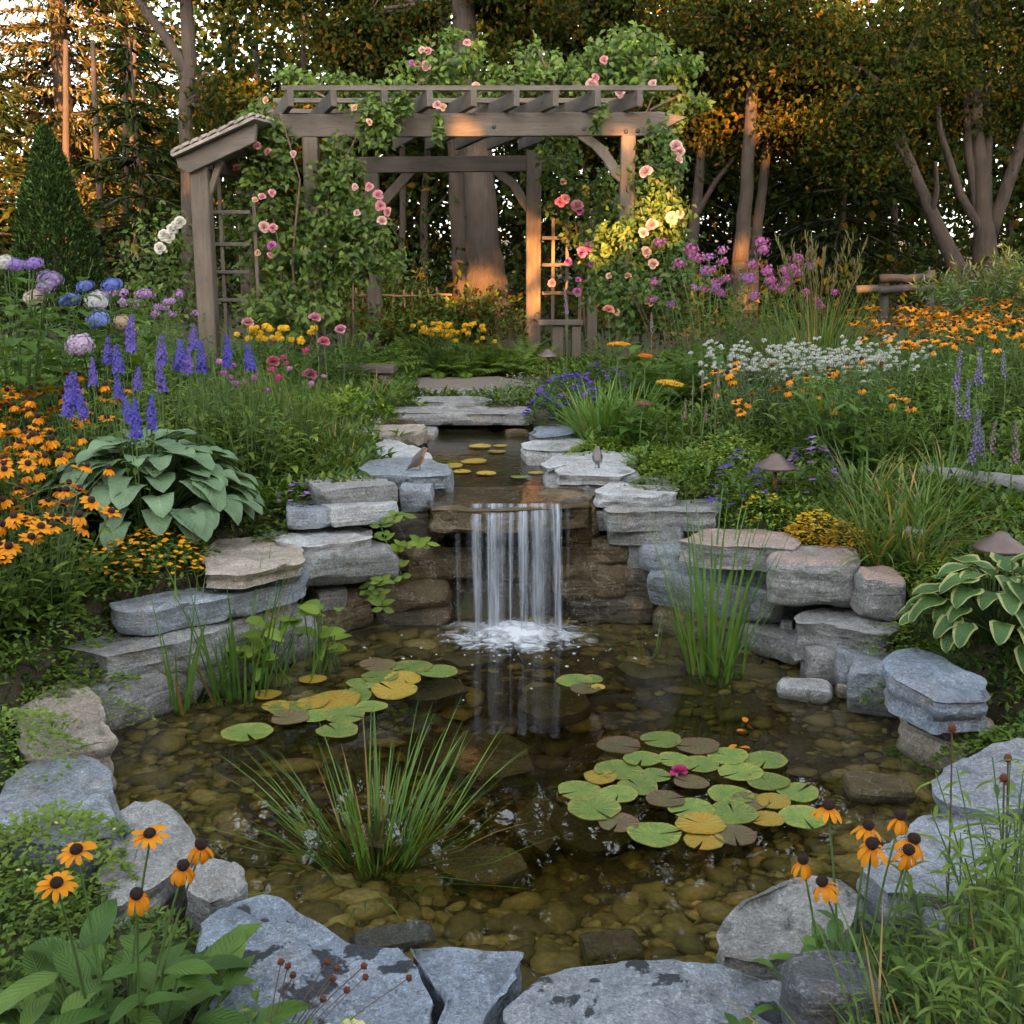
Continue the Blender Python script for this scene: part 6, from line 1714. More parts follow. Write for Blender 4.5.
# ---- birds: one continuous body mesh each
def bird(label, px, py, d, L, rz, back, breast, pitch):
    p = PD(px, py, d); t = thing('bird', label, 'bird', p, rz)
    # rings along the body, beak tip to tail tip: (x, z, half width, half height) for length 1
    rg = [(.50, .335, .004, .004), (.455, .345, .012, .012), (.435, .355, .045, .045), (.40, .365, .075, .078), (.35, .365, .092, .095), (.29, .335, .098, .105), (.22, .285, .125, .135), (.12, .235, .155, .165), (.0, .20, .165, .17),
          (-.10, .18, .145, .145), (-.19, .165, .105, .10), (-.26, .155, .066, .05), (-.34, .145, .048, .024), (-.44, .13, .046, .014), (-.53, .115, .044, .010), (-.56, .11, .03, .006)]
    mb = MB(); n = 16; b = 0
    for x, z, w, h in rg:
        for j in range(n):
            a = TAU * j / n
            mb.v.append((x * L, w * L * math.cos(a), (z + h * math.sin(a)) * L))
    for i in range(len(rg) - 1):
        for j in range(n):
            a = TAU * (j + .5) / n
            mi = 2 if i == 0 else (1 if (2 <= i <= 8 and math.sin(a) < (.15 if i > 4 else -.05)) else (0 if i < 10 or math.sin(a) > -.5 else 1))
            if i in (1,): mi = 2
            mb.face((i * n + j, i * n + (j + 1) % n, (i + 1) * n + (j + 1) % n, (i + 1) * n + j), mi)
    mb.face(tuple(range(n)), 2); mb.face(tuple((len(rg) - 1) * n + j for j in reversed(range(n))), 0)
    me = mb.build('body', [plain_mat('feather_back', back, .85, .35, 120), plain_mat('feather_breast', breast, .85, .25, 120), plain_mat('beak', (.25, .17, .06), .5)])
    o = obj('body', me, t); o.matrix_basis = Matrix.Translation((0, 0, .055 * L / .2)) @ Matrix.Rotation(-pitch, 4, 'Y') @ Matrix.Translation((0, 0, -.06 * L))
    Mb = o.matrix_basis
    for s_ in (-1, 1):
        wg = MB()
        for i, (x, z, w, h) in enumerate(rg[6:14]): pass
        rows = []
        for k in range(8):
            q = k / 7; x = .20 - .60 * q; hh = .105 * math.sin(math.pi * (.2 + .75 * q)) ; wy = [.135, .165, .172, .168, .145, .11, .075, .05][k] + .012
            rows.append([(x * L, s_ * wy * L, (.25 - .11 * q + hh * .6) * L), (x * L, s_ * (wy + .014) * L, (.25 - .11 * q) * L), (x * L, s_ * (wy + .004) * L, (.25 - .11 * q - hh * .75) * L)])
        wg.strip(rows); w_ = obj('wing', wg.build('wing', [plain_mat('feather_wing', tuple(c * .7 for c in back), .8, .4, 160)]), t); w_.matrix_basis = Mb
        ey = MB(); ey.ball((.385 * L, s_ * .073 * L, .385 * L), .013 * L, nu=8, nv=6); e_ = obj('eye', ey.build('eye', [plain_mat('eye', (.005, .005, .005), .1, 0)]), t); e_.matrix_basis = Mb
        lg_ = MB(); x0, y0 = .02 * L, s_ * .05 * L
        lg_.tube([(x0, y0, .085 * L / .2 * .9), (x0 - .02 * L, y0, .03 * L / .2), (x0, y0, 0)], [.010 * L, .008 * L, .008 * L], 6)
        for an in (-.5, 0, .5, math.pi): lg_.tube([(x0, y0, .004), (x0 + .085 * L * math.cos(an), y0 + .085 * L * math.sin(an), .003)], .006 * L, 5)
        obj('leg', lg_.build('leg', [plain_mat('bird_leg', (.10, .06, .04), .6)]), t)
bird('robin with an orange breast perched on the grey slab left of the stream', 420, 473, 5.85, .175, .15, (.11, .095, .085), (.45, .17, .07), .55)
bird('small round grey bird perched on the flat slab right of the stream', 597, 468, 6.08, .15, R(-104), (.15, .135, .13), (.27, .24, .225), .75)

# ================================================================== CLIMBING ROSES
rs = np.random.RandomState(21)
def rand_dirs(n):
    v = rs.randn(n, 3); return v / np.linalg.norm(v, axis=1, keepdims=True)
def climber(label, blobs, canes, blooms, d0, leaf=(.055, .095), mats=None):
    a = PD(blobs[0][0], 300, d0); o_ = Vector((a.x, d0, gz(a.x, d0)))
    t = thing('climbing_rose', label, 'climbing rose', o_, group='roses climbing the pergola')
    P = []
    for px, py, rx, ry, d, n in blobs:
        c = PD(px, py, d); sx, sz = rx * d / F_PX, ry * d / F_PX
        k = max(3, n // 26)
        cl = rand_dirs(k) * (rs.rand(k, 1) ** .45)
        q = cl[rs.randint(0, k, n)] + rs.randn(n, 3) * .17
        P.append(np.array(c)[None] + q * np.array([sx, min(.42, max(sx, .15)), sz])[None])
    P = np.concatenate(P) - np.array(o_); n = len(P)
    dv = rand_dirs(n) * .8 + np.array([0, -.25, -.35]); nv = rand_dirs(n) * .6 + np.array([0, -.55, .6])
    me = soup('foliage', P, dv, nv, rs.uniform(*leaf, n), rs.uniform(leaf[0] * .6, leaf[1] * .62, n), mats or [G_ROSE, G_MID, G_LIME], np.clip((rs.rand(n) < .45).astype(int) + (rs.rand(n) < .10), 0, 2))
    obj('foliage', me, t)
    for cn in canes:
        m = MB(); m.tube([PD(x, y, d) - o_ for x, y, d in cn], [.014 - .009 * i / len(cn) for i in range(len(cn))], 6); obj('cane', m.build('cane', [TWIG]), t)
    for px, py, d, s_, col in blooms:
        q = PD(px, py, d) - o_
        o = obj('flower', rnd.choice(ROSE), t, col); o.matrix_basis = tiltm(q, (U(-.5, .5), -1, U(.1, .7)), s_ * .95, U(0, 6))
PK, PP, PC, PM = (.66, .30, .32), (.68, .42, .38), (.72, .45, .30), (.50, .16, .36)
climber('broad climbing rose covering the front left pergola post, dotted with pink blooms', [(268, 190, 24, 58, 10.35, 760), (345, 215, 36, 52, 10.5, 1150), (300, 270, 50, 46, 10.5, 1250), (290, 225, 30, 40, 10.6, 500), (265, 130, 26, 26, 10.5, 480), (375, 120, 24, 30, 10.4, 520), (335, 160, 22, 40, 10.5, 500), (370, 255, 30, 42, 10.4, 650), (285, 310, 60, 26, 10.1, 700), (240, 215, 14, 45, 10.5, 260), (395, 108, 16, 14, 10.4, 160)],
        [[(322, 345, 10.5), (318, 270, 10.45), (330, 190, 10.5), (360, 130, 10.4), (395, 104, 10.4)], [(285, 345, 10.4), (280, 250, 10.4), (262, 170, 10.4), (258, 125, 10.4)], [(353, 345, 10.35), (353, 285, 10.35), (356, 220, 10.4), (345, 150, 10.45)], [(300, 340, 10.4), (292, 260, 10.3), (300, 180, 10.35), (280, 112, 10.4)]],
        [(237, 168, 10.2, 1, (.60, .16, .18)), (251, 172, 10.2, .9, (.60, .16, .18)), (257, 146, 10.2, .8, PK), (268, 152, 10.2, .8, PK), (293, 154, 10.2, .8, PP), (262, 197, 10.1, .9, PK), (272, 193, 10.1, .8, PK), (264, 227, 10.1, 1, PP), (273, 228, 10.1, .9, PK), (255, 200, 10.1, .7, PC), (272, 246, 10.1, .9, PM), (369, 187, 10.0, 1, PK), (378, 195, 10.0, 1, PK), (380, 206, 10.0, 1.05, PK), (388, 212, 10.0, .9, PK), (382, 221, 10.0, .9, PP), (355, 187, 10.0, .8, PP), (357, 213, 10.0, .7, PP), (266, 100, 10.3, .8, PC), (355, 108, 10.3, .9, PC), (369, 122, 10.2, .8, PC), (437, 105, 10.3, 1, PP), (443, 107, 10.3, .9, PC), (258, 253, 10.1, .7, PC), (270, 255, 10.1, .7, PK)], 10.4)
climber('loose climbing rose sprawling over the middle of the pergola top', [(430, 72, 36, 26, 11.6, 620), (470, 62, 24, 20, 11.8, 360), (395, 88, 34, 14, 11.4, 360), (350, 92, 42, 14, 11.6, 420), (300, 85, 34, 16, 11.8, 380), (500, 84, 26, 14, 11.8, 300), (440, 130, 8, 12, 10.45, 60), (452, 45, 18, 14, 11.9, 160)],
        [[(400, 98, 11.2), (430, 75, 11.5), (465, 50, 11.8)], [(330, 100, 11.2), (300, 84, 11.6), (280, 80, 11.8)]],
        [(467, 43, 11.4, 1, PK), (426, 66, 11.3, 1.0, PK), (417, 64, 11.3, .9, PK), (428, 51, 11.4, .9, PK), (476, 86, 11.2, 1.0, PC), (412, 63, 11.3, .8, PM), (422, 50, 11.4, .7, PP)], 12.0)
climber('vigorous climbing rose heaped over the right end of the pergola top', [(620, 70, 50, 34, 11.4, 1300), (665, 82, 34, 30, 11.2, 700), (575, 75, 36, 22, 11.6, 640), (540, 72, 24, 30, 11.8, 430), (690, 100, 16, 20, 11.2, 200), (640, 45, 30, 16, 11.5, 260), (530, 50, 14, 18, 11.8, 120), (672, 120, 12, 18, 10.8, 130), (600, 118, 10, 14, 10.45, 80), (550, 150, 26, 16, 12.0, 200)],
        [[(640, 130, 11.0), (655, 90, 11.1), (620, 55, 11.4), (590, 40, 11.6)], [(650, 110, 11.0), (680, 95, 11.1), (700, 100, 11.1)], [(560, 95, 11.4), (540, 55, 11.7), (533, 30, 11.8)]],
        [(592, 84, 10.9, 1.15, PP), (604, 60, 11.0, .9, PK), (590, 86, 10.9, .9, PP), (653, 84, 10.8, 1.1, PP), (620, 93, 10.6, 1.1, PP), (595, 78, 10.9, .9, PK), (655, 60, 11.2, .8, PP)], 11.4)
climber('climbing rose billowing round the front right post with pale pink and peach blooms', [(655, 175, 26, 45, 10.6, 850), (650, 245, 38, 48, 10.4, 1400), (635, 300, 46, 36, 10.3, 1100), (680, 285, 30, 40, 10.3, 700), (675, 150, 16, 36, 10.8, 260), (605, 265, 16, 40, 10.6, 360), (665, 215, 20, 30, 10.5, 380)],
        [[(640, 345, 10.5), (645, 270, 10.5), (650, 200, 10.6), (648, 130, 10.8)], [(660, 345, 10.4), (668, 280, 10.4), (672, 190, 10.6), (665, 130, 10.9)]],
        [(676, 146, 10.2, 1.1, PP), (680, 152, 10.2, 1.0, PP), (679, 160, 10.2, .9, PP), (646, 172, 10.2, 1.2, PP), (672, 218, 10.1, 1.2, PP), (652, 225, 10.1, 1.15, PK), (643, 233, 10.1, 1.0, PP), (680, 214, 10.1, .8, PK), (646, 252, 10.1, 1.1, PC), (653, 264, 10.1, 1, PC), (648, 282, 10.1, .8, PC), (649, 295, 10.0, 1.2, PC), (650, 302, 10.0, 1.0, PC), (609, 276, 10.2, .6, PC), (628, 276, 10.2, .8, PC), (616, 312, 10.0, .9, PC)], 10.5, (.05, .085), [G_DEEP, G_ROSE, G_MID])
climber('pink rose twining through the orange lit trellis', [(575, 205, 26, 30, 12.8, 420), (590, 260, 16, 50, 12.6, 420), (560, 170, 20, 20, 12.8, 260), (610, 210, 18, 50, 12.4, 420)],
        [[(585, 345, 12.8), (582, 270, 12.8), (572, 200, 12.8), (560, 150, 12.7)]],
        [(560, 202, 12.4, 1.3, PM), (565, 199, 12.4, 1.1, PK), (577, 206, 12.4, 1.4, PK), (579, 211, 12.4, 1.0, PM), (568, 262, 12.4, 1.3, PM), (590, 247, 12.4, 1.6, PM), (582, 252, 12.4, 1.2, PM), (578, 280, 12.4, .9, PM), (577, 292, 12.4, 1.1, PM), (552, 283, 12.4, 1.0, PK), (563, 182, 12.4, .9, PC), (592, 212, 12.4, .8, PC), (591, 264, 12.4, .8, PM)], 12.8)
a = onground(172, 10.6)
t = thing('white_rose_bush', 'arching bush with a few white blooms left of the pergola wing', 'shrub', a)
P = rand_dirs(900) * rs.rand(900, 1) ** .5 * np.array([.5, .4, .75]) + np.array([0, 0, .85]); dv = rand_dirs(900) + np.array([0, -.2, -.2])
obj('foliage', soup('foliage', P, dv, rand_dirs(900) * .6 + np.array([0, -.5, .6]), rs.uniform(.05, .09, 900), rs.uniform(.03, .05, 900), [G_MID, G_ROSE], (rs.rand(900) < .4).astype(int)), t)
for px, py in ((172, 230), (176, 226), (164, 235), (169, 237), (160, 248), (180, 222)):
    o = obj('flower', ROSE[0], t, (.70, .66, .60)); o.matrix_basis = tiltm(PD(px, py, 10.15) - a, (U(-.4, .4), -1, .4), 1.1)

# ================================================================== TREES
def tree_thing(name, label, px, d, trunk, limbs, crowns, n, leafsz, mats, mix=(.5,), cat='tree', group=None, ymin=None, bark=None):
    """trunk and limbs: lists of (px, py, width px) at distance d; crowns: ellipsoids (px, py, rx, ry) filled with leaf clumps"""
    a = PD(trunk[0][0], 300, d); o_ = Vector((a.x, d, gz(a.x, d) - .1))
    t = thing(name, label, cat, o_, group=group)
    tb = MB()
    def lim(pts, yo):
        w = [PD(x, y, d) - o_ for x, y, _ in pts]; r_ = [q[2] * d / F_PX / 2 for q in pts]
        for i in range(len(w)): w[i].y += yo * i / len(w)
        # refine with wobble
        W, Rr = [], []
        for i in range(len(w) - 1):
            for k in range(4):
                s_ = k / 4; W.append(w[i].lerp(w[i + 1], s_) + Vector((U(-.1, .1), U(-.1, .1), 0)) * r_[i] * 1.0); Rr.append(r_[i] * (1 - s_) + r_[i + 1] * s_)
        W.append(w[-1]); Rr.append(r_[-1])
        tb.tube(W, Rr, 10, 0)
    tr = list(trunk)
    base = (trunk[0][0], None, trunk[0][2])
    w0 = PD(trunk[0][0], trunk[0][1], d)
    lim(tr, 0)
    root = [Vector((w0.x, d, w0.z)) - o_, Vector((w0.x, d, w0.z)) - o_]
    root[1].z = 0
    tb.tube([root[1], root[0].lerp(root[1], .7), root[0].lerp(root[1], .2), root[0] + Vector((0, 0, .12))], [trunk[0][2] * d / F_PX / 2 * q for q in (1.45, 1.15, 1.04, .9)], 12, 0, False)
    for l_ in limbs: lim(l_, U(-1.2, 1.2))
    P = []; Cn = []
    tot = sum(c[2] * c[3] for c in crowns) or 1
    for px_, py_, rx, ry in crowns:
        c = np.array(PD(px_, py_, d) - o_); s_ = np.array([rx * d / F_PX, min(rx, 75) * d / F_PX * .9, ry * d / F_PX])
        k = max(5, int(26 * (rx * ry) / tot * len(crowns) ** .5))
        cl = rand_dirs(k) * (rs.rand(k, 1) ** .4)
        m = int(n * 1.75 * rx * ry / tot); ci = rs.randint(0, k, m)
        q = cl[ci] * s_ + rs.randn(m, 3) * np.array([.36, .36, .2]) * (.6 + rs.rand(k)[ci])[:, None] * max(.6, s_[0] / 2.4)
        P.append(c + q)
        near = min(tr + [p for l_ in limbs for p in l_], key=lambda p: (p[0] - px_) ** 2 + (p[1] - py_) ** 2)
        st_ = PD(near[0], near[1], d) - o_
        for j in range(min(k, 9)):
            e = Vector(c + cl[j] * s_ * .9)
            mid = st_.lerp(e, .5) + Vector((0, 0, .25 + U(-.2, .2)))
            tb.tube([st_, st_.lerp(mid, .5) + Vector((U(-.08, .08), 0, .05)), mid, mid.lerp(e, .6) + Vector((0, 0, .05)), e], [near[2] * d / F_PX / 2 * .42, .035, .026, .016, .006], 5, 0)
    obj('trunk', tb.build('trunk', [bark or BARK]), t)
    if P:
        P = np.concatenate(P); m = len(P)
        dv = rand_dirs(m) + np.array([0, 0, -.45]); nv = rand_dirs(m) * .8 + np.array([0, -.15, .7])
        mi = np.zeros(m, int)
        for q in mix: mi += (rs.rand(m) > q)
        obj('crown', soup('crown', P, dv, nv, rs.uniform(leafsz * .5, leafsz * 1.0, m), rs.uniform(leafsz * .3, leafsz * .6, m), mats, np.clip(mi, 0, len(mats) - 1)), t)
    return t
TM, TY = [G_TREE, G_TREE_Y], [G_TREE_Y, G_TREE]
tree_thing('forked_tree', 'tall tree with a fork leaning left, behind the shingled pergola wing', 185, 17, [(190, 270, 15), (188, 180, 14), (185, 110, 14), (190, 60, 13), (186, 0, 12), (188, -90, 8)], [[(189, 75, 11), (168, 40, 9), (140, 0, 8), (110, -60, 5)]],
           [(225, -20, 60, 28), (130, -34, 50, 22), (215, 100, 40, 26), (290, -8, 50, 22)], 3200, .12, TM, (.75,))
tree_thing('old_maple', 'thick old tree behind the middle of the pergola with a sunlit trunk', 487, 16.5, [(488, 300, 44), (484, 250, 34), (480, 180, 29), (472, 110, 27), (464, 40, 24), (462, -60, 16)], [[(474, 120, 18), (450, 60, 15), (432, 10, 13), (420, -60, 8)], [(476, 130, 9), (520, 80, 7), (560, 20, 5)]],
           [(400, 15, 75, 45), (540, 20, 75, 45), (350, 40, 44, 30), (610, 30, 50, 34), (470, -20, 60, 24)], 12500, .12, TM, (.8,))
tree_thing('slim_tree', 'thin dim trunk standing just left of the thick sunlit tree', 462, 18, [(463, 300, 20), (460, 230, 18), (455, 150, 15), (445, 60, 12), (440, -40, 8)], [], [(420, 90, 50, 40)], 2600, .13, TM, (.7,))
tree_thing('slim_tree', 'slim tree with a low fork just right of the pergola', 697, 17, [(690, 262, 12), (697, 200, 10), (705, 120, 8), (716, 40, 6)], [[(694, 220, 6), (712, 185, 5), (730, 160, 3)]], [(690, 70, 60, 46), (725, 130, 30, 24), (665, 130, 30, 24)], 4600, .11, TM, (.7,))
tree_thing('slim_tree', 'taller of the pair of trunks lit orange at the base behind the phlox', 743, 16, [(740, 262, 17), (746, 200, 13), (749, 140, 12), (755, 60, 10), (756, -40, 7)], [[(748, 150, 6), (780, 110, 5), (815, 90, 3)]], [(760, 30, 75, 50), (815, 70, 45, 34), (720, 20, 46, 30)], 6600, .11, TM, (.75,))
tree_thing('slim_tree', 'thinner trunk of the pair lit orange at the base behind the phlox', 757, 16.6, [(754, 258, 11), (762, 190, 9), (770, 120, 8), (776, 60, 6)], [[(768, 140, 4), (800, 125, 3), (830, 118, 2)]], [(790, 120, 52, 34)], 2400, .12, TM, (.45,))
tree_thing('leaning_tree', 'crooked tree leaning left over the old rail fence', 930, 15.5, [(960, 272, 18), (942, 235, 14), (924, 195, 11), (905, 150, 9), (892, 100, 7)], [[(932, 215, 6), (932, 190, 5), (925, 165, 3)], [(915, 175, 6), (880, 120, 4)]], [(870, 95, 62, 42), (840, 150, 44, 26), (915, 60, 50, 34)], 6600, .10, TM, (.8,))
tree_thing('multi_stem_tree', 'cluster of several dark stems from one base at the right edge', 985, 16, [(986, 270, 26), (984, 225, 20), (978, 140, 12), (974, 40, 10), (970, -60, 7)], [[(984, 235, 10), (955, 195, 8), (930, 130, 6), (925, 110, 4)], [(986, 232, 12), (990, 140, 10), (986, 60, 9), (992, -40, 6)], [(990, 235, 13), (1008, 160, 11), (1028, 80, 9), (1050, 0, 6)], [(980, 230, 11), (970, 150, 9), (968, 60, 7)]],
           [(960, 20, 70, 44), (1020, 30, 50, 44), (985, 100, 44, 26), (1040, 120, 40, 40)], 6800, .10, TM, (.8,))
tree_thing('grey_tree', 'thin pale trunk deep in the woods behind the rail fence', 893, 21, [(893, 268, 7), (894, 225, 7), (893, 150, 6), (895, 60, 4)], [], [(890, 120, 70, 50)], 2600, .15, TM, (.5,))
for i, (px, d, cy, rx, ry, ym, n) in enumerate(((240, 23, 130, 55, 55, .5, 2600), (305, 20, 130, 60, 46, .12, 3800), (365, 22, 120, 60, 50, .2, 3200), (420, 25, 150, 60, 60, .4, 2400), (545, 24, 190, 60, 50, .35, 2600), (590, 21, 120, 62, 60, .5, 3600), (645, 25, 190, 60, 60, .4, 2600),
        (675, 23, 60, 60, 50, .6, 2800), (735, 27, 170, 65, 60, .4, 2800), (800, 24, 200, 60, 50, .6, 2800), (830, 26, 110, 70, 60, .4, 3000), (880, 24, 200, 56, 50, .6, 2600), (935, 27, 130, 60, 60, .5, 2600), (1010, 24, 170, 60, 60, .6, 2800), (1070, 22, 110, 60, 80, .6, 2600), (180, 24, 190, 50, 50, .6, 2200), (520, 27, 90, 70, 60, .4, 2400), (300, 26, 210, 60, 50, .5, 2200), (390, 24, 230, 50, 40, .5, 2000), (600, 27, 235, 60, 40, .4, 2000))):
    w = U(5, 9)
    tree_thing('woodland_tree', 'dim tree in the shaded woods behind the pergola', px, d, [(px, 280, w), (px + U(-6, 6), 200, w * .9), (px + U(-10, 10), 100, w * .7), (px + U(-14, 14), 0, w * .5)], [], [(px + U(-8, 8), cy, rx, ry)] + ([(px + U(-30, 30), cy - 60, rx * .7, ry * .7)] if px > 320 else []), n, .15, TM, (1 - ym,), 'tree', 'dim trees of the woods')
for px, d in ((100, 19), (122, 20), (135, 22), (70, 21), (400, 19), (425, 20), (260, 20)):
    w = U(6, 9); tree_thing('woodland_tree', 'thin bare trunk standing in the dim woods', px, d, [(px, 290, w), (px + U(-4, 4), 220, w * .9), (px + U(-5, 5), 150, w * .75), (px + U(-8, 8), 40, w * .5)], [[(px, 220, 2.5), (px + U(8, 24), 190, 1)], [(px, 240, 2.5), (px - U(8, 24), 215, 1)]], [], 0, .1, TM, (.5,), 'tree', 'bare trunks in the woods')
def conifer(name, label, px, d, H, rad, z0, mats, mi_p, dens=1.0, sz=.22, group=None):
    a = onground(px, d); t = thing(name, label, 'conifer', a, group=group)
    tb = MB(); tb.tube([(0, 0, 0), (.03, 0, H * .4), (0, 0, H)], [H * .016, H * .011, .01], 9)
    P, D = [], []
    nw = int(H * 3.2)
    for w in range(nw):
        z = z0 + (H - z0) * (w + U(0, .8)) / nw; f = 1 - (z - z0) / (H - z0)
        for k in range(7):
            an = U(0, TAU); L = rad * (f ** .85) * U(.7, 1.1) + .12
            e = np.array([math.cos(an), math.sin(an), 0]); m = max(6, int(L * 15 * dens))
            if z < z0 + (H - z0) * .7: tb.tube([(0, 0, z), tuple(e * L * .5 + np.array([0, 0, z - .06 * L])), tuple(e * L + np.array([0, 0, z - .22 * L]))], [.02, .014, .004], 4)
            s_ = rs.uniform(.15, 1, m)[:, None]
            lat = np.array([-e[1], e[0], 0]) * rs.uniform(-.22, .22, (m, 1)) * L * (1.15 - s_)
            q = e * L * s_ + lat + np.array([0, 0, z]) - np.array([0, 0, 1]) * (.25 * L * s_ ** 1.6)
            P.append(q); D.append(e + rs.randn(m, 3) * .45 + np.array([0, 0, -.25]) + lat / (L + .1) * 2)
    P = np.concatenate(P); D = np.concatenate(D); m = len(P)
    obj('trunk', tb.build('trunk', [BARK]), t)
    obj('crown', soup('crown', P, D, rand_dirs(m) * .5 + np.array([0, 0, 1.0]), rs.uniform(sz * .7, sz * 1.4, m), rs.uniform(sz * .16, sz * .3, m), mats, (rs.rand(m) < mi_p).astype(int)), t)
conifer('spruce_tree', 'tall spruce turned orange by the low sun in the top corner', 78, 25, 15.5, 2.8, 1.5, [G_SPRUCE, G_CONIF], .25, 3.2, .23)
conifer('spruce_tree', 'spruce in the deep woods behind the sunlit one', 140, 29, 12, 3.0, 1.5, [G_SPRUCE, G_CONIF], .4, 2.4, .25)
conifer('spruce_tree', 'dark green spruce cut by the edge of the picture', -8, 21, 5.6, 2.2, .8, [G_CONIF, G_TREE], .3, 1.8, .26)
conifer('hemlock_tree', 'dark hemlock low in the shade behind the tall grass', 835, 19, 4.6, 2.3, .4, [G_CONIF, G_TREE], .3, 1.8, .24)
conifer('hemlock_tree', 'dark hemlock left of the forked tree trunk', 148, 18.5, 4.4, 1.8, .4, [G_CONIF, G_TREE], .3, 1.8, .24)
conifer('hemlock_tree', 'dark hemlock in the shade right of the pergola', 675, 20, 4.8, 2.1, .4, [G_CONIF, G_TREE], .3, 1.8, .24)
# arborvitae: dense upright cone
a = onground(62, 14); t = thing('arborvitae', 'dense dark green conical evergreen behind the hydrangeas', 'conifer', a)
n = 19000; zz = rs.rand(n) ** .8; an = rs.uniform(0, TAU, n); rr = .66 * (1 - zz) ** .75 * (.72 + .33 * rs.rand(n) ** .5) * (1 + .10 * np.sin(an * 5 + zz * 14) + .07 * np.sin(an * 9 - zz * 25))
P = np.stack([rr * np.cos(an), rr * np.sin(an), .1 + 2.45 * zz], 1)
dv = np.stack([np.cos(an) * .6, np.sin(an) * .6, np.ones(n) * .7], 1) + rs.randn(n, 3) * .3
obj('crown', soup('crown', P, dv, np.stack([np.cos(an), np.sin(an), np.ones(n) * .3], 1) + rs.randn(n, 3) * .4, rs.uniform(.04, .09, n), rs.uniform(.014, .03, n), [G_CONIF, G_DEEP], (rs.rand(n) < .25).astype(int)), t)
tb = MB(); tb.tube([(0, 0, -.05), (0, 0, 2.4)], [.06, .01], 8); obj('trunk', tb.build('trunk', [BARK]), t)
# willow-like shrub at the right edge, and yellow-green woodland shrubs
def shrub(name, label, px, d, w, h, n, L, W, mats, mix=.5, group=None):
    a = onground(px, d); t = thing(name, label, 'shrub', a, group=group)
    st = MB(); P, D = [], []
    for i in range(26):
        an = U(0, TAU); q = w * U(.2, 1) ; hh = h * U(.6, 1.05) * (1 - .35 * (q / w) ** 2)
        pts = curve((U(-.1, .1), U(-.1, .1), 0), (q * math.cos(an), q * math.sin(an), hh), .5, 7)
        st.tube(pts, [.012 - .009 * k / 7 for k in range(8)], 4)
        m = n // 26; tt = rs.uniform(.25, 1, m); pa = np.array([p[:] for p in pts])
        idx = np.clip((tt * 7).astype(int), 0, 6); fr = (tt * 7 - idx)[:, None]
        P.append(pa[idx] * (1 - fr) + pa[idx + 1] * fr + rs.randn(m, 3) * .05); D.append(rand_dirs(m) * .8 + np.array([.4 * math.cos(an), .4 * math.sin(an), .45]))
    P = np.concatenate(P); D = np.concatenate(D); m = len(P)
    obj('stem', st.build('stem', [TWIG]), t)
    obj('foliage', soup('foliage', P, D, rand_dirs(m) * .6 + np.array([0, -.2, .7]), rs.uniform(L * .7, L * 1.3, m), rs.uniform(W * .7, W * 1.3, m), mats, (rs.rand(m) > mix).astype(int)), t)
shrub('willow_shrub', 'feathery grey-green shrub behind the orange drift at the right edge', 990, 11.6, .85, 1.15, 5200, .11, .016, [G_MID, G_SILVER], .7)
for px, d, w, h, lab in ((418, 13.2, .9, .75, 'bushy dark green shrub behind the fern bank'), (475, 13.6, .9, .85, 'second bushy green shrub behind the fern bank, under the thick tree'), (390, 15, 1.0, 1.3, 'yellow-green shrub behind the twig fence'), (300, 13.5, 1.0, 1.1, 'shrub behind the broad climbing rose')):
    shrub('woodland_shrub', lab, px, d, w, h, 2600, .08, .04, [G_MID, G_TREE_Y], .7)
# ---- the woods round the clearing: undergrowth and far foliage that reads as one mass
parts_ = []
def mass(n, xr, yr, zr, sz, dens=None, seed=0):
    P = np.stack([rs.uniform(*xr, n), rs.uniform(*yr, n), rs.uniform(*zr, n)], 1)
    k = np.ones(n, bool)
    if dens is not None: k = rs.rand(n) < dens(P)
    P = P[k]; P[:, 2] += ground(P[:, 0], P[:, 1]) * (P[:, 1] > 0)
    parts_.append((P, np.full(len(P), sz)))
lump = lambda P, s_, sd: .5 + .9 * wob(P[:, 0] + P[:, 1] * .4, P[:, 2] * 1.3, s_, sd)
mass(110000, (-26, 26), (27, 36), (0, 9.5), .24, lambda P: np.clip((.55 + lump(P, 1.1, 1)) * (1.2 - P[:, 2] / 11) * np.where((P[:, 0] < -7.0) & (P[:, 0] > -16), np.where(P[:, 2] < 4, .9, .06), 1) + .5 * (P[:, 2] < 3.4), 0, 1))
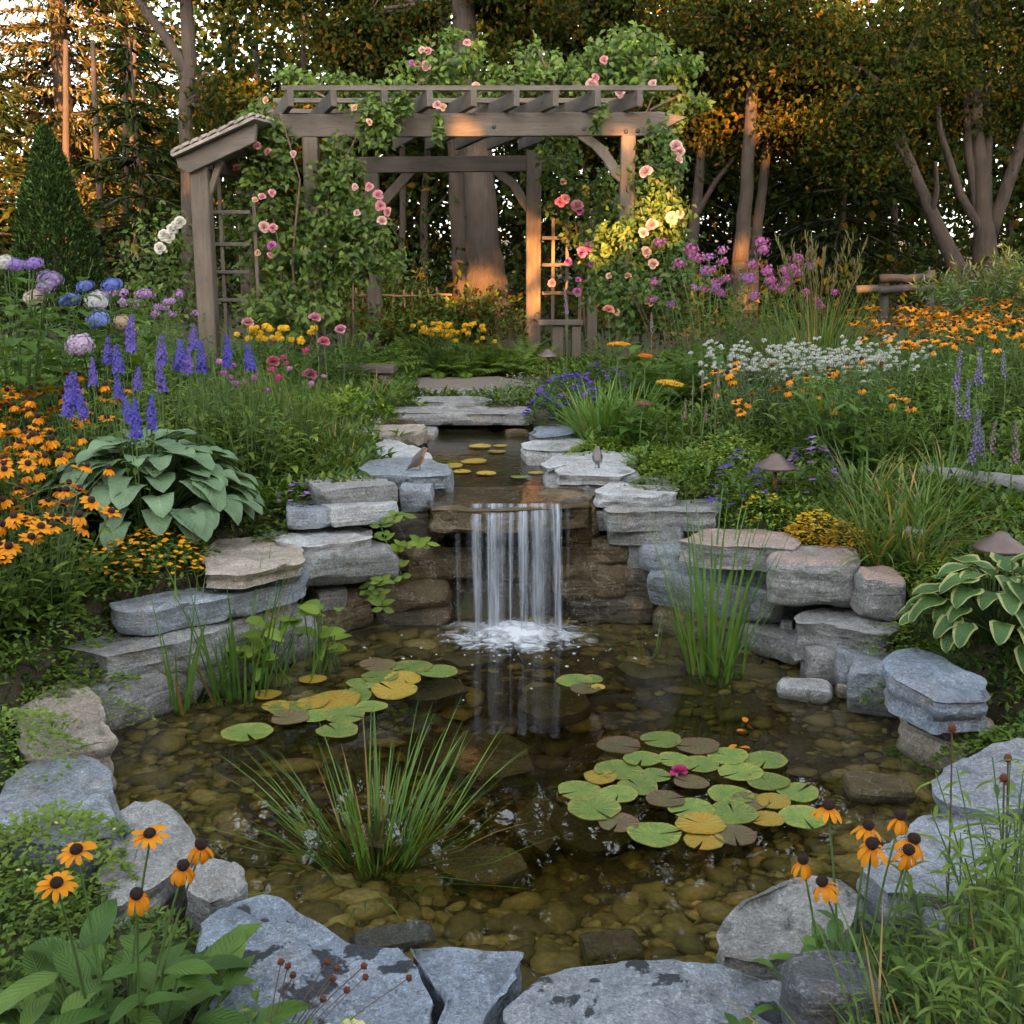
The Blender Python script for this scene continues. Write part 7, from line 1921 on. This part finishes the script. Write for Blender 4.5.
mass(46000, (-7, 15), (19, 26), (1.8, 6.2), .19, lambda P: np.clip(.25 + .8 * lump(P, 1.3, 12), 0, 1))
mass(34000, (-14, 15), (16.5, 25), (0, 2.6), .16, lambda P: np.clip((1.1 - P[:, 2] / 2.3) * (.35 + lump(P, 1.6, 2)), 0, 1))
mass(9000, (-12, 13), (13.8, 17), (0, 1.1), .11, lambda P: np.clip((1.1 - P[:, 2] / 1.0) * (.35 + lump(P, 2.2, 4)), 0, 1))
# unseen woods behind the camera, shaped to shade the garden: thicket below, crowns above, a gap of light between
mass(36000, (-15, 20), (-13, -9.5), (-.2, 6.4), .68, lambda P: np.where(P[:, 2] < np.where(P[:, 0] < 0.6, 6.3, 4.5) + .5 * wob(P[:, 0], P[:, 1], 3.5, 31), 1, .05))
mass(26000, (-4.5, 20), (-15, -10), (5.4, 10.2), .45, lambda P: np.where(P[:, 2] > 6.0 + .7 * wob(P[:, 0], P[:, 1] * .2, 2.6, 33), np.clip(4 * (.86 - lump(P, 1.5, 7)), 0.0, 1), .04))
# tall crowns of the far woods, above the picture: they mirror in the pond and keep the garden in shade
mass(40000, (-22, 22), (19, 32), (9.2, 20), .55, lambda P: np.clip(lump(P, .7, 8) + .65, 0, 1))
mass(9000, (11, 15), (-10, 17), (0, 5.5), .36, lambda P: np.clip(1.1 - P[:, 2] / 6, 0, 1))
mass(9000, (-15, -11), (-10, 17), (0, 5.0), .36, lambda P: np.clip(1.1 - P[:, 2] / 6, 0, 1))
P = np.concatenate([p for p, s_ in parts_]); S = np.concatenate([s_ for p, s_ in parts_]); n = len(P)
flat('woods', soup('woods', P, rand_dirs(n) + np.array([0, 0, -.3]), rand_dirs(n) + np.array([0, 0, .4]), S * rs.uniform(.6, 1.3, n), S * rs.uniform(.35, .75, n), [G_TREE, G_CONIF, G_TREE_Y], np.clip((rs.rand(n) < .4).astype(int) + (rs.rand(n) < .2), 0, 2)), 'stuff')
for o in scene.objects:
    if o.parent is None and 'category' in o.keys() and 'kind' not in o.keys(): o['kind'] = 'thing'
